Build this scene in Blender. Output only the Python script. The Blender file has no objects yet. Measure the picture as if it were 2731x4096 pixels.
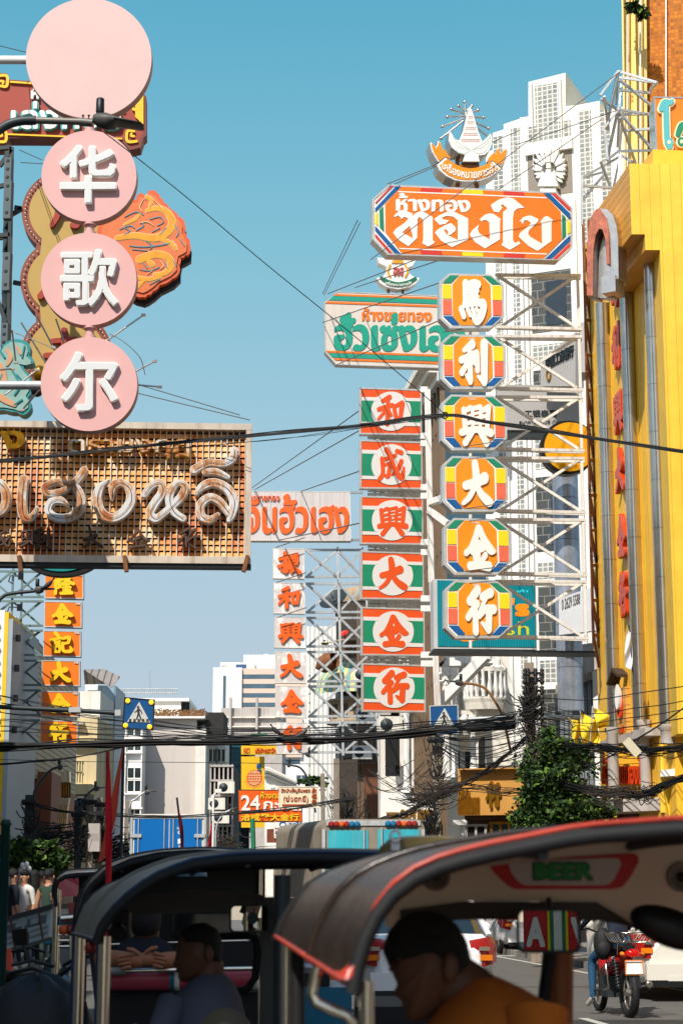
import bpy,bmesh,math,random
import numpy as np
from mathutils import Vector,Matrix
from mathutils.geometry import tessellate_polygon
SC=bpy.context.scene
COL=SC.collection
# ------------------------------------------------------------------ camera, sky, sun
FPX,CXP,CYP=7300.0,1365.5,2048.0           # the photograph's focal length and centre in its own pixels
PITCH=math.atan((3555-2048)/FPX)
CAM=Vector((0,0,1.55))
cd=bpy.data.cameras.new('camera'); cam=bpy.data.objects.new('camera',cd); COL.objects.link(cam)
cam.location=CAM; cam.rotation_euler=(math.pi/2+PITCH,0,0)
cd.sensor_fit='VERTICAL'; cd.sensor_height=36; cd.sensor_width=24; cd.lens=36*FPX/4096
cd.clip_end=2000; cd.clip_start=.1
cd.dof.use_dof=True; cd.dof.focus_distance=42; cd.dof.aperture_fstop=6.5
SC.camera=cam
SUN_AZ,SUN_EL=math.radians(26),math.radians(48)   # sun behind the camera, to its left
w=bpy.data.worlds.new('World'); SC.world=w; w.use_nodes=True
nt=w.node_tree; bg=nt.nodes['Background']
sky=nt.nodes.new('ShaderNodeTexSky'); sky.sky_type='NISHITA'; sky.sun_disc=False
sky.sun_elevation=SUN_EL; sky.sun_rotation=math.pi+SUN_AZ
sky.altitude=0; sky.air_density=1.0; sky.dust_density=.9; sky.ozone_density=1.2
tcw=nt.nodes.new('ShaderNodeTexCoord'); sxw=nt.nodes.new('ShaderNodeSeparateXYZ'); nt.links.new(tcw.outputs['Generated'],sxw.inputs[0])
grad=nt.nodes.new('ShaderNodeValToRGB'); er=grad.color_ramp.elements       # the clear sky's own colour by elevation
er[0].position=0; er[0].color=(.47,.52,.58,1); er[1].position=1; er[1].color=(.03,.17,.36,1)
for ps,c in ((.115,(.43,.535,.625)),(.208,(.375,.56,.66)),(.339,(.215,.505,.625)),(.448,(.108,.41,.57)),(.65,(.05,.27,.47))):
    e=er.new(ps); e.color=(*c,1)
nt.links.new(sxw.outputs[2],grad.inputs[0])
tint=nt.nodes.new('ShaderNodeMix'); tint.data_type='RGBA'; fy=nt.nodes.new('ShaderNodeMapRange'); nt.links.new(sxw.outputs[1],fy.inputs[0])     # towards the sun the sky is the model's own, brighter one
for i_,v_ in ((1,-.5),(2,.2),(3,.25),(4,.92)): fy.inputs[i_].default_value=v_
nt.links.new(fy.outputs[0],tint.inputs[0])
gs=nt.nodes.new('ShaderNodeVectorMath'); gs.operation='SCALE'; gs.inputs[3].default_value=5.75
nt.links.new(grad.outputs[0],gs.inputs[0]); nt.links.new(sky.outputs[0],tint.inputs[6]); nt.links.new(gs.outputs[0],tint.inputs[7])
nt.links.new(tint.outputs[2],bg.inputs[0]); bg.inputs[1].default_value=.14
sl=bpy.data.lights.new('sun','SUN'); sl.energy=4.4; sl.angle=math.radians(.5); sl.color=(1,.945,.86)
so=bpy.data.objects.new('sun',sl); COL.objects.link(so)
sd=Vector((math.sin(SUN_AZ)*math.cos(SUN_EL),math.cos(SUN_AZ)*math.cos(SUN_EL),-math.sin(SUN_EL)))
so.rotation_euler=sd.to_track_quat('-Z','Y').to_euler(); so.location=(-20,-40,60)
vs=SC.view_settings; vs.view_transform='Standard'; vs.look='None'; vs.exposure=0.4; vs.gamma=1; vs.use_curve_mapping=False
SC.cycles.max_bounces=6; SC.cycles.transparent_max_bounces=8; SC.cycles.sample_clamp_indirect=6; SC.cycles.use_denoising=True
R=random.Random(7)
# ------------------------------------------------------------------ photograph pixel -> point at a true distance
_cp,_sp=math.cos(PITCH),math.sin(PITCH)
def ray(px,py):
    x=(px-CXP)/FPX; y=(CYP-py)/FPX
    return Vector((x,_cp-y*_sp,y*_cp+_sp))
def P(px,py,d):
    r=ray(px,py); return CAM+r*(d/r.y)
class Board:
    """an upright plane standing at depth d under pixel (px,py), turned by yaw degrees; u right, v up, n to the viewer"""
    def __init__(s,px,py,d,yaw=0):
        s.o=P(px,py,d); a=math.radians(yaw)
        s.X=Vector((math.cos(a),math.sin(a),0)); s.N=Vector((math.sin(a),-math.cos(a),0))
    def uv(s,px,py):
        r=ray(px,py); t=(s.o-CAM).dot(s.N)/r.dot(s.N); q=CAM+r*t-s.o
        return (q.dot(s.X),q.z)
    def at(s,u,v,n=0): return s.o+s.X*u+Vector((0,0,v))+s.N*n
    def pts(s,lst): return [s.uv(*p) for p in lst]
    def mpp(s): return (s.o-CAM).dot(Vector((0,_cp,_sp)))/FPX   # metres per pixel
def flat(lst): return [(lst[i],lst[i+1]) for i in range(0,len(lst),2)]
# ------------------------------------------------------------------ materials
def lin(c): c /= 255; return c/12.92 if c <= .04045 else ((c+.055)/1.055) ** 2.4
MATS={}
def M(name,rgb,rough=.55,metal=0,var=.1,scale=2.0,streak=0,k=.8,bump=0,emit=0,streakcol=(60,45,35),spec=.4,trans=0):
    if name in MATS: return MATS[name]
    m=bpy.data.materials.new(name); m.use_nodes=True; t=m.node_tree; N=t.nodes; L=t.links
    b=N['Principled BSDF']; c=[lin(x)*k for x in rgb]
    b.inputs['Roughness'].default_value=rough; b.inputs['Metallic'].default_value=metal
    b.inputs['Specular IOR Level'].default_value=spec
    tc=N.new('ShaderNodeTexCoord'); nz=N.new('ShaderNodeTexNoise'); nz.inputs['Scale'].default_value=scale
    nz.inputs['Detail'].default_value=6; nz.inputs['Roughness'].default_value=.65
    L.new(tc.outputs['Object'],nz.inputs['Vector'])
    rp=N.new('ShaderNodeValToRGB'); rp.color_ramp.elements[0].position=.3; rp.color_ramp.elements[1].position=.7
    rp.color_ramp.elements[0].color=[max(0,x*(1-var)) for x in c]+[1]
    rp.color_ramp.elements[1].color=[min(1,x*(1+var*.6)) for x in c]+[1]
    L.new(nz.outputs[0],rp.inputs[0]); out=rp.outputs[0]
    if streak:
        mp=N.new('ShaderNodeMapping'); mp.inputs['Scale'].default_value=(scale*4,scale*4,scale*.22)
        n2=N.new('ShaderNodeTexNoise'); n2.inputs['Scale'].default_value=1; n2.inputs['Detail'].default_value=7
        L.new(tc.outputs['Object'],mp.inputs[0]); L.new(mp.outputs[0],n2.inputs['Vector'])
        r2=N.new('ShaderNodeValToRGB'); r2.color_ramp.elements[0].position=.52; r2.color_ramp.elements[1].position=.75
        r2.color_ramp.elements[0].color=(0,0,0,1); r2.color_ramp.elements[1].color=(streak,streak,streak,1)
        L.new(n2.outputs[0],r2.inputs[0])
        mx=N.new('ShaderNodeMix'); mx.data_type='RGBA'; mx.inputs[7].default_value=[lin(x)*.8 for x in streakcol]+[1]
        L.new(r2.outputs[0],mx.inputs[0]); L.new(out,mx.inputs[6]); out=mx.outputs[2]
    L.new(out,b.inputs['Base Color'])
    if rough<.9:
        mr=N.new('ShaderNodeMapRange'); mr.inputs[3].default_value=max(.03,rough-.08); mr.inputs[4].default_value=min(1,rough+.12)
        L.new(nz.outputs[0],mr.inputs[0]); L.new(mr.outputs[0],b.inputs['Roughness'])
    if bump:
        bp=N.new('ShaderNodeBump'); bp.inputs['Strength'].default_value=bump; bp.inputs['Distance'].default_value=.03
        L.new(nz.outputs[0],bp.inputs['Height']); L.new(bp.outputs[0],b.inputs['Normal'])
    if emit:
        L.new(out,b.inputs['Emission Color']); b.inputs['Emission Strength'].default_value=emit
    if trans:      # cloth that lets some light through
        tr=N.new('ShaderNodeBsdfTranslucent'); L.new(out,tr.inputs[0]); ms=N.new('ShaderNodeMixShader'); ms.inputs[0].default_value=trans
        L.new(b.outputs[0],ms.inputs[1]); L.new(tr.outputs[0],ms.inputs[2]); L.new(ms.outputs[0],N['Material Output'].inputs[0])
    MATS[name]=m; return m
def lines_mat(name,rgb,rgb2,axis,period,width,rough=.5,k=.8,streak=0,shear=0,metal=0,var=.1,**kw):
    """base colour crossed by narrow lines repeating along an object axis (panel joints, corrugation, louvres)"""
    if name in MATS: return MATS[name]
    m=M(name,rgb,rough,k=k,streak=streak,metal=metal,var=var,**kw); t=m.node_tree; N=t.nodes; L=t.links; b=N['Principled BSDF']
    src=b.inputs['Base Color'].links[0].from_socket
    tc=N.new('ShaderNodeTexCoord'); sx=N.new('ShaderNodeSeparateXYZ'); L.new(tc.outputs['Object'],sx.inputs[0])
    v=sx.outputs[axis]
    if shear:
        a,f=shear; mu=N.new('ShaderNodeMath'); mu.operation='MULTIPLY_ADD'; mu.inputs[1].default_value=f
        L.new(sx.outputs[a],mu.inputs[0]); L.new(v,mu.inputs[2]); v=mu.outputs[0]
    dv=N.new('ShaderNodeMath'); dv.operation='DIVIDE'; dv.inputs[1].default_value=period; L.new(v,dv.inputs[0])
    fr=N.new('ShaderNodeMath'); fr.operation='FRACT'; L.new(dv.outputs[0],fr.inputs[0])
    lt=N.new('ShaderNodeMath'); lt.operation='LESS_THAN'; lt.inputs[1].default_value=width; L.new(fr.outputs[0],lt.inputs[0])
    fl=N.new('ShaderNodeMath'); fl.operation='FLOOR'; L.new(dv.outputs[0],fl.inputs[0])
    wn=N.new('ShaderNodeTexWhiteNoise'); wn.noise_dimensions='1D'; L.new(fl.outputs[0],wn.inputs['W'])
    mr=N.new('ShaderNodeMapRange'); mr.inputs[3].default_value=.93; mr.inputs[4].default_value=1.04; L.new(wn.outputs[0],mr.inputs[0])
    vm=N.new('ShaderNodeVectorMath'); vm.operation='SCALE'; L.new(src,vm.inputs[0]); L.new(mr.outputs[0],vm.inputs[3])
    mx=N.new('ShaderNodeMix'); mx.data_type='RGBA'; mx.inputs[7].default_value=[lin(x)*.8 for x in rgb2]+[1]
    L.new(lt.outputs[0],mx.inputs[0]); L.new(vm.outputs[0],mx.inputs[6]); L.new(mx.outputs[2],b.inputs['Base Color'])
    bp=N.new('ShaderNodeBump'); bp.inputs['Strength'].default_value=.6; bp.inputs['Distance'].default_value=.02; bp.invert=True
    L.new(lt.outputs[0],bp.inputs['Height']); L.new(bp.outputs[0],b.inputs['Normal'])
    return m
def brick_mat(name,c1,c2,mortar,bw,bh,msize,rough=.4,offset=0,k=.8,axis='xz',spec=.5):
    if name in MATS: return MATS[name]
    m=bpy.data.materials.new(name); m.use_nodes=True; t=m.node_tree; N=t.nodes; L=t.links; b=N['Principled BSDF']
    tc=N.new('ShaderNodeTexCoord'); sx=N.new('ShaderNodeSeparateXYZ'); cb=N.new('ShaderNodeCombineXYZ'); L.new(tc.outputs['Object'],sx.inputs[0])
    L.new(sx.outputs['XYZ'.index(axis[0].upper())],cb.inputs[0]); L.new(sx.outputs['XYZ'.index(axis[1].upper())],cb.inputs[1])
    br=N.new('ShaderNodeTexBrick'); br.offset=offset; br.squash=1
    for i,c in ((1,c1),(2,c2),(3,mortar)): br.inputs[i].default_value=[lin(x)*k for x in c]+[1]
    br.inputs['Scale'].default_value=1; br.inputs['Brick Width'].default_value=bw; br.inputs['Row Height'].default_value=bh
    br.inputs['Mortar Size'].default_value=msize; br.inputs['Bias'].default_value=-.1
    L.new(cb.outputs[0],br.inputs[0]); L.new(br.outputs[0],b.inputs['Base Color']); b.inputs['Roughness'].default_value=rough
    b.inputs['Specular IOR Level'].default_value=spec
    bp=N.new('ShaderNodeBump'); bp.inputs['Strength'].default_value=.5; bp.inputs['Distance'].default_value=.02
    L.new(br.outputs['Fac'],bp.inputs['Height']); bp.invert=True; L.new(bp.outputs[0],b.inputs['Normal'])
    MATS[name]=m; return m
# ------------------------------------------------------------------ mesh builder
class MB:
    def __init__(s): s.v=[]; s.f=[]; s.m=[]; s.cur=0; s.smooth=set()
    def mat(s,i): s.cur=i; return s
    def add(s,vs,fs,smooth=False):
        b=len(s.v); s.v+=[tuple(p) for p in vs]
        for f in fs:
            if smooth: s.smooth.add(len(s.f))
            s.f.append(tuple(b+i for i in f)); s.m.append(s.cur)
        return s
    def face(s,pts): return s.add(pts,[tuple(range(len(pts)))])
    def hexa(s,a,b):        # two quads (same winding) joined
        return s.add(list(a)+list(b),[(3,2,1,0),(4,5,6,7),(0,1,5,4),(1,2,6,5),(2,3,7,6),(3,0,4,7)])
    def box(s,c,size,rz=0,mat=None):
        x,y,z=[q/2 for q in size]; m=mat or Matrix.Rotation(rz,3,'Z'); c=Vector(c)
        q=lambda a,b,d: c+m @ Vector((a*x,b*y,d*z))
        return s.hexa([q(-1,-1,-1),q(1,-1,-1),q(1,1,-1),q(-1,1,-1)],[q(-1,-1,1),q(1,-1,1),q(1,1,1),q(-1,1,1)])
    def bbox(s,B,u0,v0,u1,v1,n0,n1):   # box in a board's own axes
        a=[B.at(u0,v0,n1),B.at(u0,v0,n0),B.at(u1,v0,n0),B.at(u1,v0,n1)]
        b=[B.at(u0,v1,n1),B.at(u0,v1,n0),B.at(u1,v1,n0),B.at(u1,v1,n1)]
        return s.hexa(a[::-1],b[::-1])
    def beam(s,a,b,w=.05,h=None):
        a,b=Vector(a),Vector(b); h=h or w; d=(b-a)
        if d.length<1e-6: return s
        d.normalize(); up=Vector((0,0,1)) if abs(d.z)<.95 else Vector((0,1,0))
        x=d.cross(up).normalized()*w/2; y=x.cross(d).normalized()*h/2
        return s.hexa([a-x-y,a+x-y,a+x+y,a-x+y],[b-x-y,b+x-y,b+x+y,b-x+y])
    def tube(s,pts,r,n=8,cap=True,sq=1.0):
        pts=[Vector(p) for p in pts]; rs=r if isinstance(r,(list,tuple)) else [r]*len(pts); rings=[]; last=None
        for i,p in enumerate(pts):
            d=(pts[min(i+1,len(pts)-1)]-pts[max(i-1,0)])
            d=d.normalized() if d.length>1e-9 else Vector((0,0,1))
            if last is None:
                up=Vector((0,0,1)) if abs(d.z)<.9 else Vector((0,1,0)); x=d.cross(up).normalized()
            else:
                x=(last-d*last.dot(d)); x=x.normalized() if x.length>1e-6 else d.orthogonal().normalized()
            last=x; y=x.cross(d)
            rings.append([p+(x*math.cos(t)+y*math.sin(t)*sq)*rs[i] for t in [2*math.pi*k/n for k in range(n)]])
        vs=[q for rg in rings for q in rg]; fs=[]
        for i in range(len(pts)-1):
            for k in range(n): fs.append((i*n+k,i*n+(k+1)%n,(i+1)*n+(k+1)%n,(i+1)*n+k))
        s.add(vs,fs,True)
        if cap:
            s.add(rings[0],[tuple(range(n))[::-1]]); s.add(rings[-1],[tuple(range(n))])
        return s
    def loft(s,rings,closed=True,cap=True,smooth=True):
        n=len(rings[0]); vs=[q for r in rings for q in r]; fs=[]; kk=n if closed else n-1
        for i in range(len(rings)-1):
            for k in range(kk): fs.append((i*n+k,i*n+(k+1)%n,(i+1)*n+(k+1)%n,(i+1)*n+k))
        s.add(vs,fs,smooth)
        if cap and closed: s.add(rings[0],[tuple(range(n))[::-1]]); s.add(rings[-1],[tuple(range(n))])
        return s
    def lathe(s,c,prof,n=16,axis=(0,0,1),cap=True):   # prof = [(distance along axis, radius)]
        ax=Vector(axis).normalized(); x=ax.orthogonal().normalized(); y=ax.cross(x); c=Vector(c)
        return s.loft([[c+ax*h+(x*math.cos(2*math.pi*k/n)+y*math.sin(2*math.pi*k/n))*r for k in range(n)] for h,r in prof],cap=cap)
    def ball(s,c,r,n=12,rings=8,rot=None):
        c=Vector(c); r=Vector(r) if hasattr(r,'__len__') else Vector((r,r,r)); rg=[]
        for i in range(rings+1):
            a=math.pi*min(max(i/rings,.02),.98)
            row=[]
            for k in range(n):
                p=Vector((math.sin(a)*math.cos(2*math.pi*k/n)*r.x,math.sin(a)*math.sin(2*math.pi*k/n)*r.y,-math.cos(a)*r.z))
                row.append(c+(rot @ p if rot else p))
            rg.append(row)
        return s.loft(rg)
    def prism(s,B,poly,n0,n1,holes=(),side=None):      # poly in (u,v) of a board, front face at n1
        loops=[list(poly)]+[list(h) for h in holes]
        def area(l): return sum(l[i][0]*l[(i+1)%len(l)][1]-l[(i+1)%len(l)][0]*l[i][1] for i in range(len(l)))
        if area(loops[0])<0: loops[0].reverse()
        for h in loops[1:]:
            if area(h)>0: h.reverse()
        allp=[p for l in loops for p in l]
        tri=tessellate_polygon([[Vector((p[0],p[1],0)) for p in l] for l in loops])
        fs=[]
        for t in tri:
            a,b,c=[allp[i] for i in t]
            cr=(b[0]-a[0])*(c[1]-a[1])-(b[1]-a[1])*(c[0]-a[0])
            if abs(cr)>1e-12: fs.append(tuple(t) if cr>0 else tuple(t[::-1]))
        s.add([B.at(p[0],p[1],n1) for p in allp],fs)
        if abs(n1-n0)>1e-6:
            cur=s.cur
            if side is not None: s.cur=side
            for l in loops:
                k=len(l)
                s.add([B.at(p[0],p[1],n0) for p in l]+[B.at(p[0],p[1],n1) for p in l],[(i,(i+1)%k,k+(i+1)%k,k+i) for i in range(k)])
            s.add([B.at(p[0],p[1],n0) for p in allp],[f[::-1] for f in fs])
            s.cur=cur
        return s
    def build(s,name,mats,parent=None,label=None,cat=None,group=None,kind=None,origin=None):
        me=bpy.data.meshes.new(name); mats=mats if isinstance(mats,(list,tuple)) else [mats]
        root=parent
        while root is not None and root.parent is not None: root=root.parent
        V=s.v
        if root is not None:
            if not root.get('_local'):
                mi=root.matrix_basis.inverted(); V=[tuple(mi @ Vector(p)) for p in V]; org=None
            else: org=None
        else:
            if origin is None:
                a=np.array(V); org=Vector(((a[:,0].min()+a[:,0].max())/2,(a[:,1].min()+a[:,1].max())/2,a[:,2].min()))
            else: org=Vector(origin)
            V=[tuple(Vector(p)-org) for p in V]
        me.from_pydata(V,[],s.f)
        for m in mats: me.materials.append(m)
        me.polygons.foreach_set('material_index',s.m)
        if s.smooth:
            sm=[False]*len(s.f)
            for i in s.smooth: sm[i]=True
            me.polygons.foreach_set('use_smooth',sm)
        me.update()
        o=bpy.data.objects.new(name,me); COL.objects.link(o)
        if parent is not None: o.parent=parent
        else: o.location=org
        tag(o,label,cat,group,kind); return o
def tag(o,label=None,cat=None,group=None,kind=None):
    if label: o['label']=label
    if cat: o['category']=cat
    if group: o['group']=group
    if kind: o['kind']=kind
    return o
def thing(name,label,cat,loc=(0,0,0),rz=0,group=None,local=False):
    o=bpy.data.objects.new(name,None); COL.objects.link(o); o.empty_display_size=.2
    o.location=loc; o.rotation_euler=(0,0,rz)
    if local: o['_local']=1
    return tag(o,label,cat,group)
def copy_tree(o,parent=None):
    c=o.copy(); COL.objects.link(c); c.parent=parent
    for ch in list(o.children): copy_tree(ch,c)
    return c
# ------------------------------------------------------------------ lettering: outlines from the built-in font or from brush strokes
def contours(F,lev):
    """marching squares; returns closed loops (x,y) in cell units, inside on the left"""
    H,W=F.shape; nxt={}
    def ip(a,b): return (lev-a)/(b-a) if abs(b-a)>1e-12 else .5
    ins=F>lev
    code=ins[:-1,:-1]*1+ins[:-1,1:]*2+ins[1:,1:]*4+ins[1:,:-1]*8
    ys,xs=np.nonzero((code>0) & (code<15)); pos={}
    def ed(x,y,e):
        if e == 0: k=(x,y,0); pos[k]=(x+ip(F[y,x],F[y,x+1]),y)
        elif e == 1: k=(x+1,y,1); pos[k]=(x+1,y+ip(F[y,x+1],F[y+1,x+1]))
        elif e == 2: k=(x,y+1,0); pos[k]=(x+ip(F[y+1,x],F[y+1,x+1]),y+1)
        else: k=(x,y,1); pos[k]=(x,y+ip(F[y,x],F[y+1,x]))
        return k
    T={1: [(0,3)],2: [(1,0)],3: [(1,3)],4: [(2,1)],5: [(0,3),(2,1)],6: [(2,0)],7: [(2,3)],8: [(3,2)],9: [(0,2)],10: [(1,0),(3,2)],11: [(1,2)],12: [(3,1)],13: [(0,1)],14: [(3,0)]}
    for y,x in zip(ys.tolist(),xs.tolist()):
        for a,b in T[int(code[y,x])]: nxt[ed(x,y,a)]=ed(x,y,b)
    loops=[]
    while nxt:
        k0,k=next(iter(nxt.items())); del nxt[k0]; lp=[pos[k0]]
        while k != k0 and k in nxt: lp.append(pos[k]); k=nxt.pop(k)
        if len(lp)>5: loops.append(lp)
    return loops
def simplify(lp,tol):
    a=np.array(lp); n=len(a); far=int(np.argmax(((a-a[0]) ** 2).sum(1)))
    def dp(i,j):
        if j-i<2: return [i]
        p,q=a[i],a[j%n]; d=q-p; L=math.hypot(*d) or 1e-9; m=a[i+1:j]-p
        dist=np.abs(m[:,0]*d[1]-m[:,1]*d[0])/L; k=int(np.argmax(dist))
        if dist[k]<tol: return [i]
        k+=i+1; return dp(i,k)+dp(k,j)
    if far<1: return lp
    return [tuple(a[i]) for i in dp(0,far)+dp(far,n)]
def to_polys(loops):
    """group loops (y down, so orientation flips) into (outer, holes)"""
    A=[sum(l[i][0]*l[(i+1)%len(l)][1]-l[(i+1)%len(l)][0]*l[i][1] for i in range(len(l)))/2 for l in loops]
    if not A: return []
    sgn=1 if A[max(range(len(A)),key=lambda i: abs(A[i]))]>0 else -1
    outs=[i for i in range(len(loops)) if A[i]*sgn>0]; res={i: [] for i in outs}
    def inside(p,l):
        c=False
        for i in range(len(l)):
            (x0,y0),(x1,y1)=l[i-1],l[i]
            if (y0>p[1]) != (y1>p[1]) and p[0]<(x1-x0)*(p[1]-y0)/(y1-y0)+x0: c=not c
        return c
    for i in range(len(loops)):
        if A[i]*sgn<0:
            c=[o for o in outs if abs(A[o])>abs(A[i]) and inside(loops[i][0],loops[o])]
            if c: res[min(c,key=lambda o: abs(A[o]))].append(loops[i])
    return [(loops[o],res[o]) for o in outs]
_TX={}
def text_polys(txt,bold=.02,nib=0,shear=0,rnd=1.0,res=56):
    """polygons of a line of writing, normalised to a 1 x 1 box, plus its aspect; bold and nib widen the built-in face"""
    key=(txt,bold,nib,shear,rnd,res)
    if key in _TX: return _TX[key]
    c=bpy.data.curves.new('t','FONT'); c.body=txt; c.size=1; c.fill_mode='NONE'; c.resolution_u=6
    o=bpy.data.objects.new('t',c); COL.objects.link(o)
    me=bpy.data.meshes.new_from_object(o.evaluated_get(bpy.context.evaluated_depsgraph_get()))
    pts=np.array([v.co[:2] for v in me.vertices]); ed=[tuple(e.vertices) for e in me.edges]
    bpy.data.objects.remove(o); bpy.data.meshes.remove(me); bpy.data.curves.remove(c)
    pts[:,0]+=shear*pts[:,1]
    nb={}
    for a,b in ed: nb.setdefault(a,[]).append(b); nb.setdefault(b,[]).append(a)
    seen=set(); loops=[]
    for st in nb:
        if st in seen: continue
        lp=[st]; seen.add(st); cur=st
        while True:
            q=[k for k in nb[cur] if k not in seen]
            if not q: break
            q.sort(key=lambda k: abs(k-cur)); cur=q[0]; seen.add(cur); lp.append(cur)
        if len(lp)>2: loops.append(lp)
    pad=.08+bold+nib; x0,y0=pts.min(0)-pad; x1,y1=pts.max(0)+pad
    W,H=int((x1-x0)*res)+2,int((y1-y0)*res)+2; win=np.zeros((H,W),np.int16); X=np.arange(W)
    for lp in loops:
        q=[((pts[i][0]-x0)*res,(pts[i][1]-y0)*res) for i in lp]
        for i in range(len(q)):
            (ax,ay),(bx,by)=q[i-1],q[i]
            if ay == by: continue
            sg=1 if by>ay else -1; lo,hi=min(ay,by),max(ay,by)
            r=np.arange(max(0,math.ceil(lo)),min(H,math.ceil(hi)))
            if len(r) == 0: continue
            xc=ax+(r-ay)*(bx-ax)/(by-ay); win[r]+=(sg*(X[None,:]>xc[:,None])).astype(np.int16)
    mk=(win != 0).astype(float); outm=mk.copy()
    def sh(a,dx,dy):
        b=np.zeros_like(a); ys,yd=(slice(0,H-dy),slice(dy,H)) if dy >= 0 else (slice(-dy,H),slice(0,H+dy))
        xs,xd=(slice(0,W-dx),slice(dx,W)) if dx >= 0 else (slice(-dx,W),slice(0,W+dx)); b[yd,xd]=a[ys,xs]; return b
    rb=bold*res; ib=int(rb+.99)
    for dx in range(-ib,ib+1):
        for dy in range(-ib,ib+1):
            if dx*dx+dy*dy <= rb*rb+.3: outm=np.maximum(outm,sh(mk,dx,dy))
    if nib:
        base=outm.copy(); kk=int(nib*res)
        for q in range(-kk,kk+1): outm=np.maximum(outm,sh(base,q,int(q*.75)))
    for _ in range(max(1,int(2*rnd))):
        p=np.pad(outm,1); outm=(p[1:-1,1:-1]*2+p[:-2,1:-1]+p[2:,1:-1]+p[1:-1,:-2]+p[1:-1,2:])/6
    lps=[simplify(l,.22) for l in contours(np.pad(outm,1),.5)]; lps=[l for l in lps if len(l)>2]
    allp=np.array([p for l in lps for p in l]); mn=allp.min(0); sz=allp.max(0)-mn
    pol=to_polys([[((p[0]-mn[0])/sz[0],(p[1]-mn[1])/sz[1]) for p in l] for l in lps])
    _TX[key]=(pol,sz[0]/sz[1]); return _TX[key]
def stroke_polys(strokes,grow=0,res=1.0,jit=0):
    """brush strokes [[(x,y,w),...],...] (y down) -> polygons in the same coordinates"""
    al=np.array([p[:2] for s_ in strokes for p in s_]); mw=max(p[2] for s_ in strokes for p in s_)
    pad=mw/2+grow+4/res; x0,y0=al.min(0)-pad; x1,y1=al.max(0)+pad
    W,H=int((x1-x0)*res)+2,int((y1-y0)*res)+2
    gx,gy=np.meshgrid(np.arange(W)/res+x0,np.arange(H)/res+y0); F=np.full((H,W),-99.)
    for st in strokes:
        # smooth the polyline (Catmull-Rom)
        q=[np.array(p,float) for p in st]
        if len(q)>2:
            e=[q[0]]+q+[q[-1]]; q2=[]
            for i in range(1,len(e)-2):
                for t in (0,.25,.5,.75):
                    a,b,c,d=e[i-1],e[i],e[i+1],e[i+2]
                    q2.append(.5*(2*b+(c-a)*t+(2*a-5*b+4*c-d)*t*t+(3*b-a-3*c+d)*t ** 3))
            q=q2+[q[-1]]
        for a,b in zip(q[:-1],q[1:]):
            dx,dy=b[0]-a[0],b[1]-a[1]; L2=dx*dx+dy*dy or 1e-9
            t=np.clip(((gx-a[0])*dx+(gy-a[1])*dy)/L2,0,1)
            d=np.hypot(gx-a[0]-t*dx,gy-a[1]-t*dy); F=np.maximum(F,(a[2]+(b[2]-a[2])*t)/2+grow-d)
    lps=[simplify(l,.12) for l in contours(F,0)]
    return to_polys([[(p[0]/res+x0,p[1]/res+y0) for p in l] for l in lps if len(l)>2])
def S(txt):    # "x,y,w x,y,w; ..." -> strokes
    return [[tuple(float(v) for v in p.split(',')) for p in s_.split()] for s_ in txt.split(';') if s_.strip()]
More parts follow.
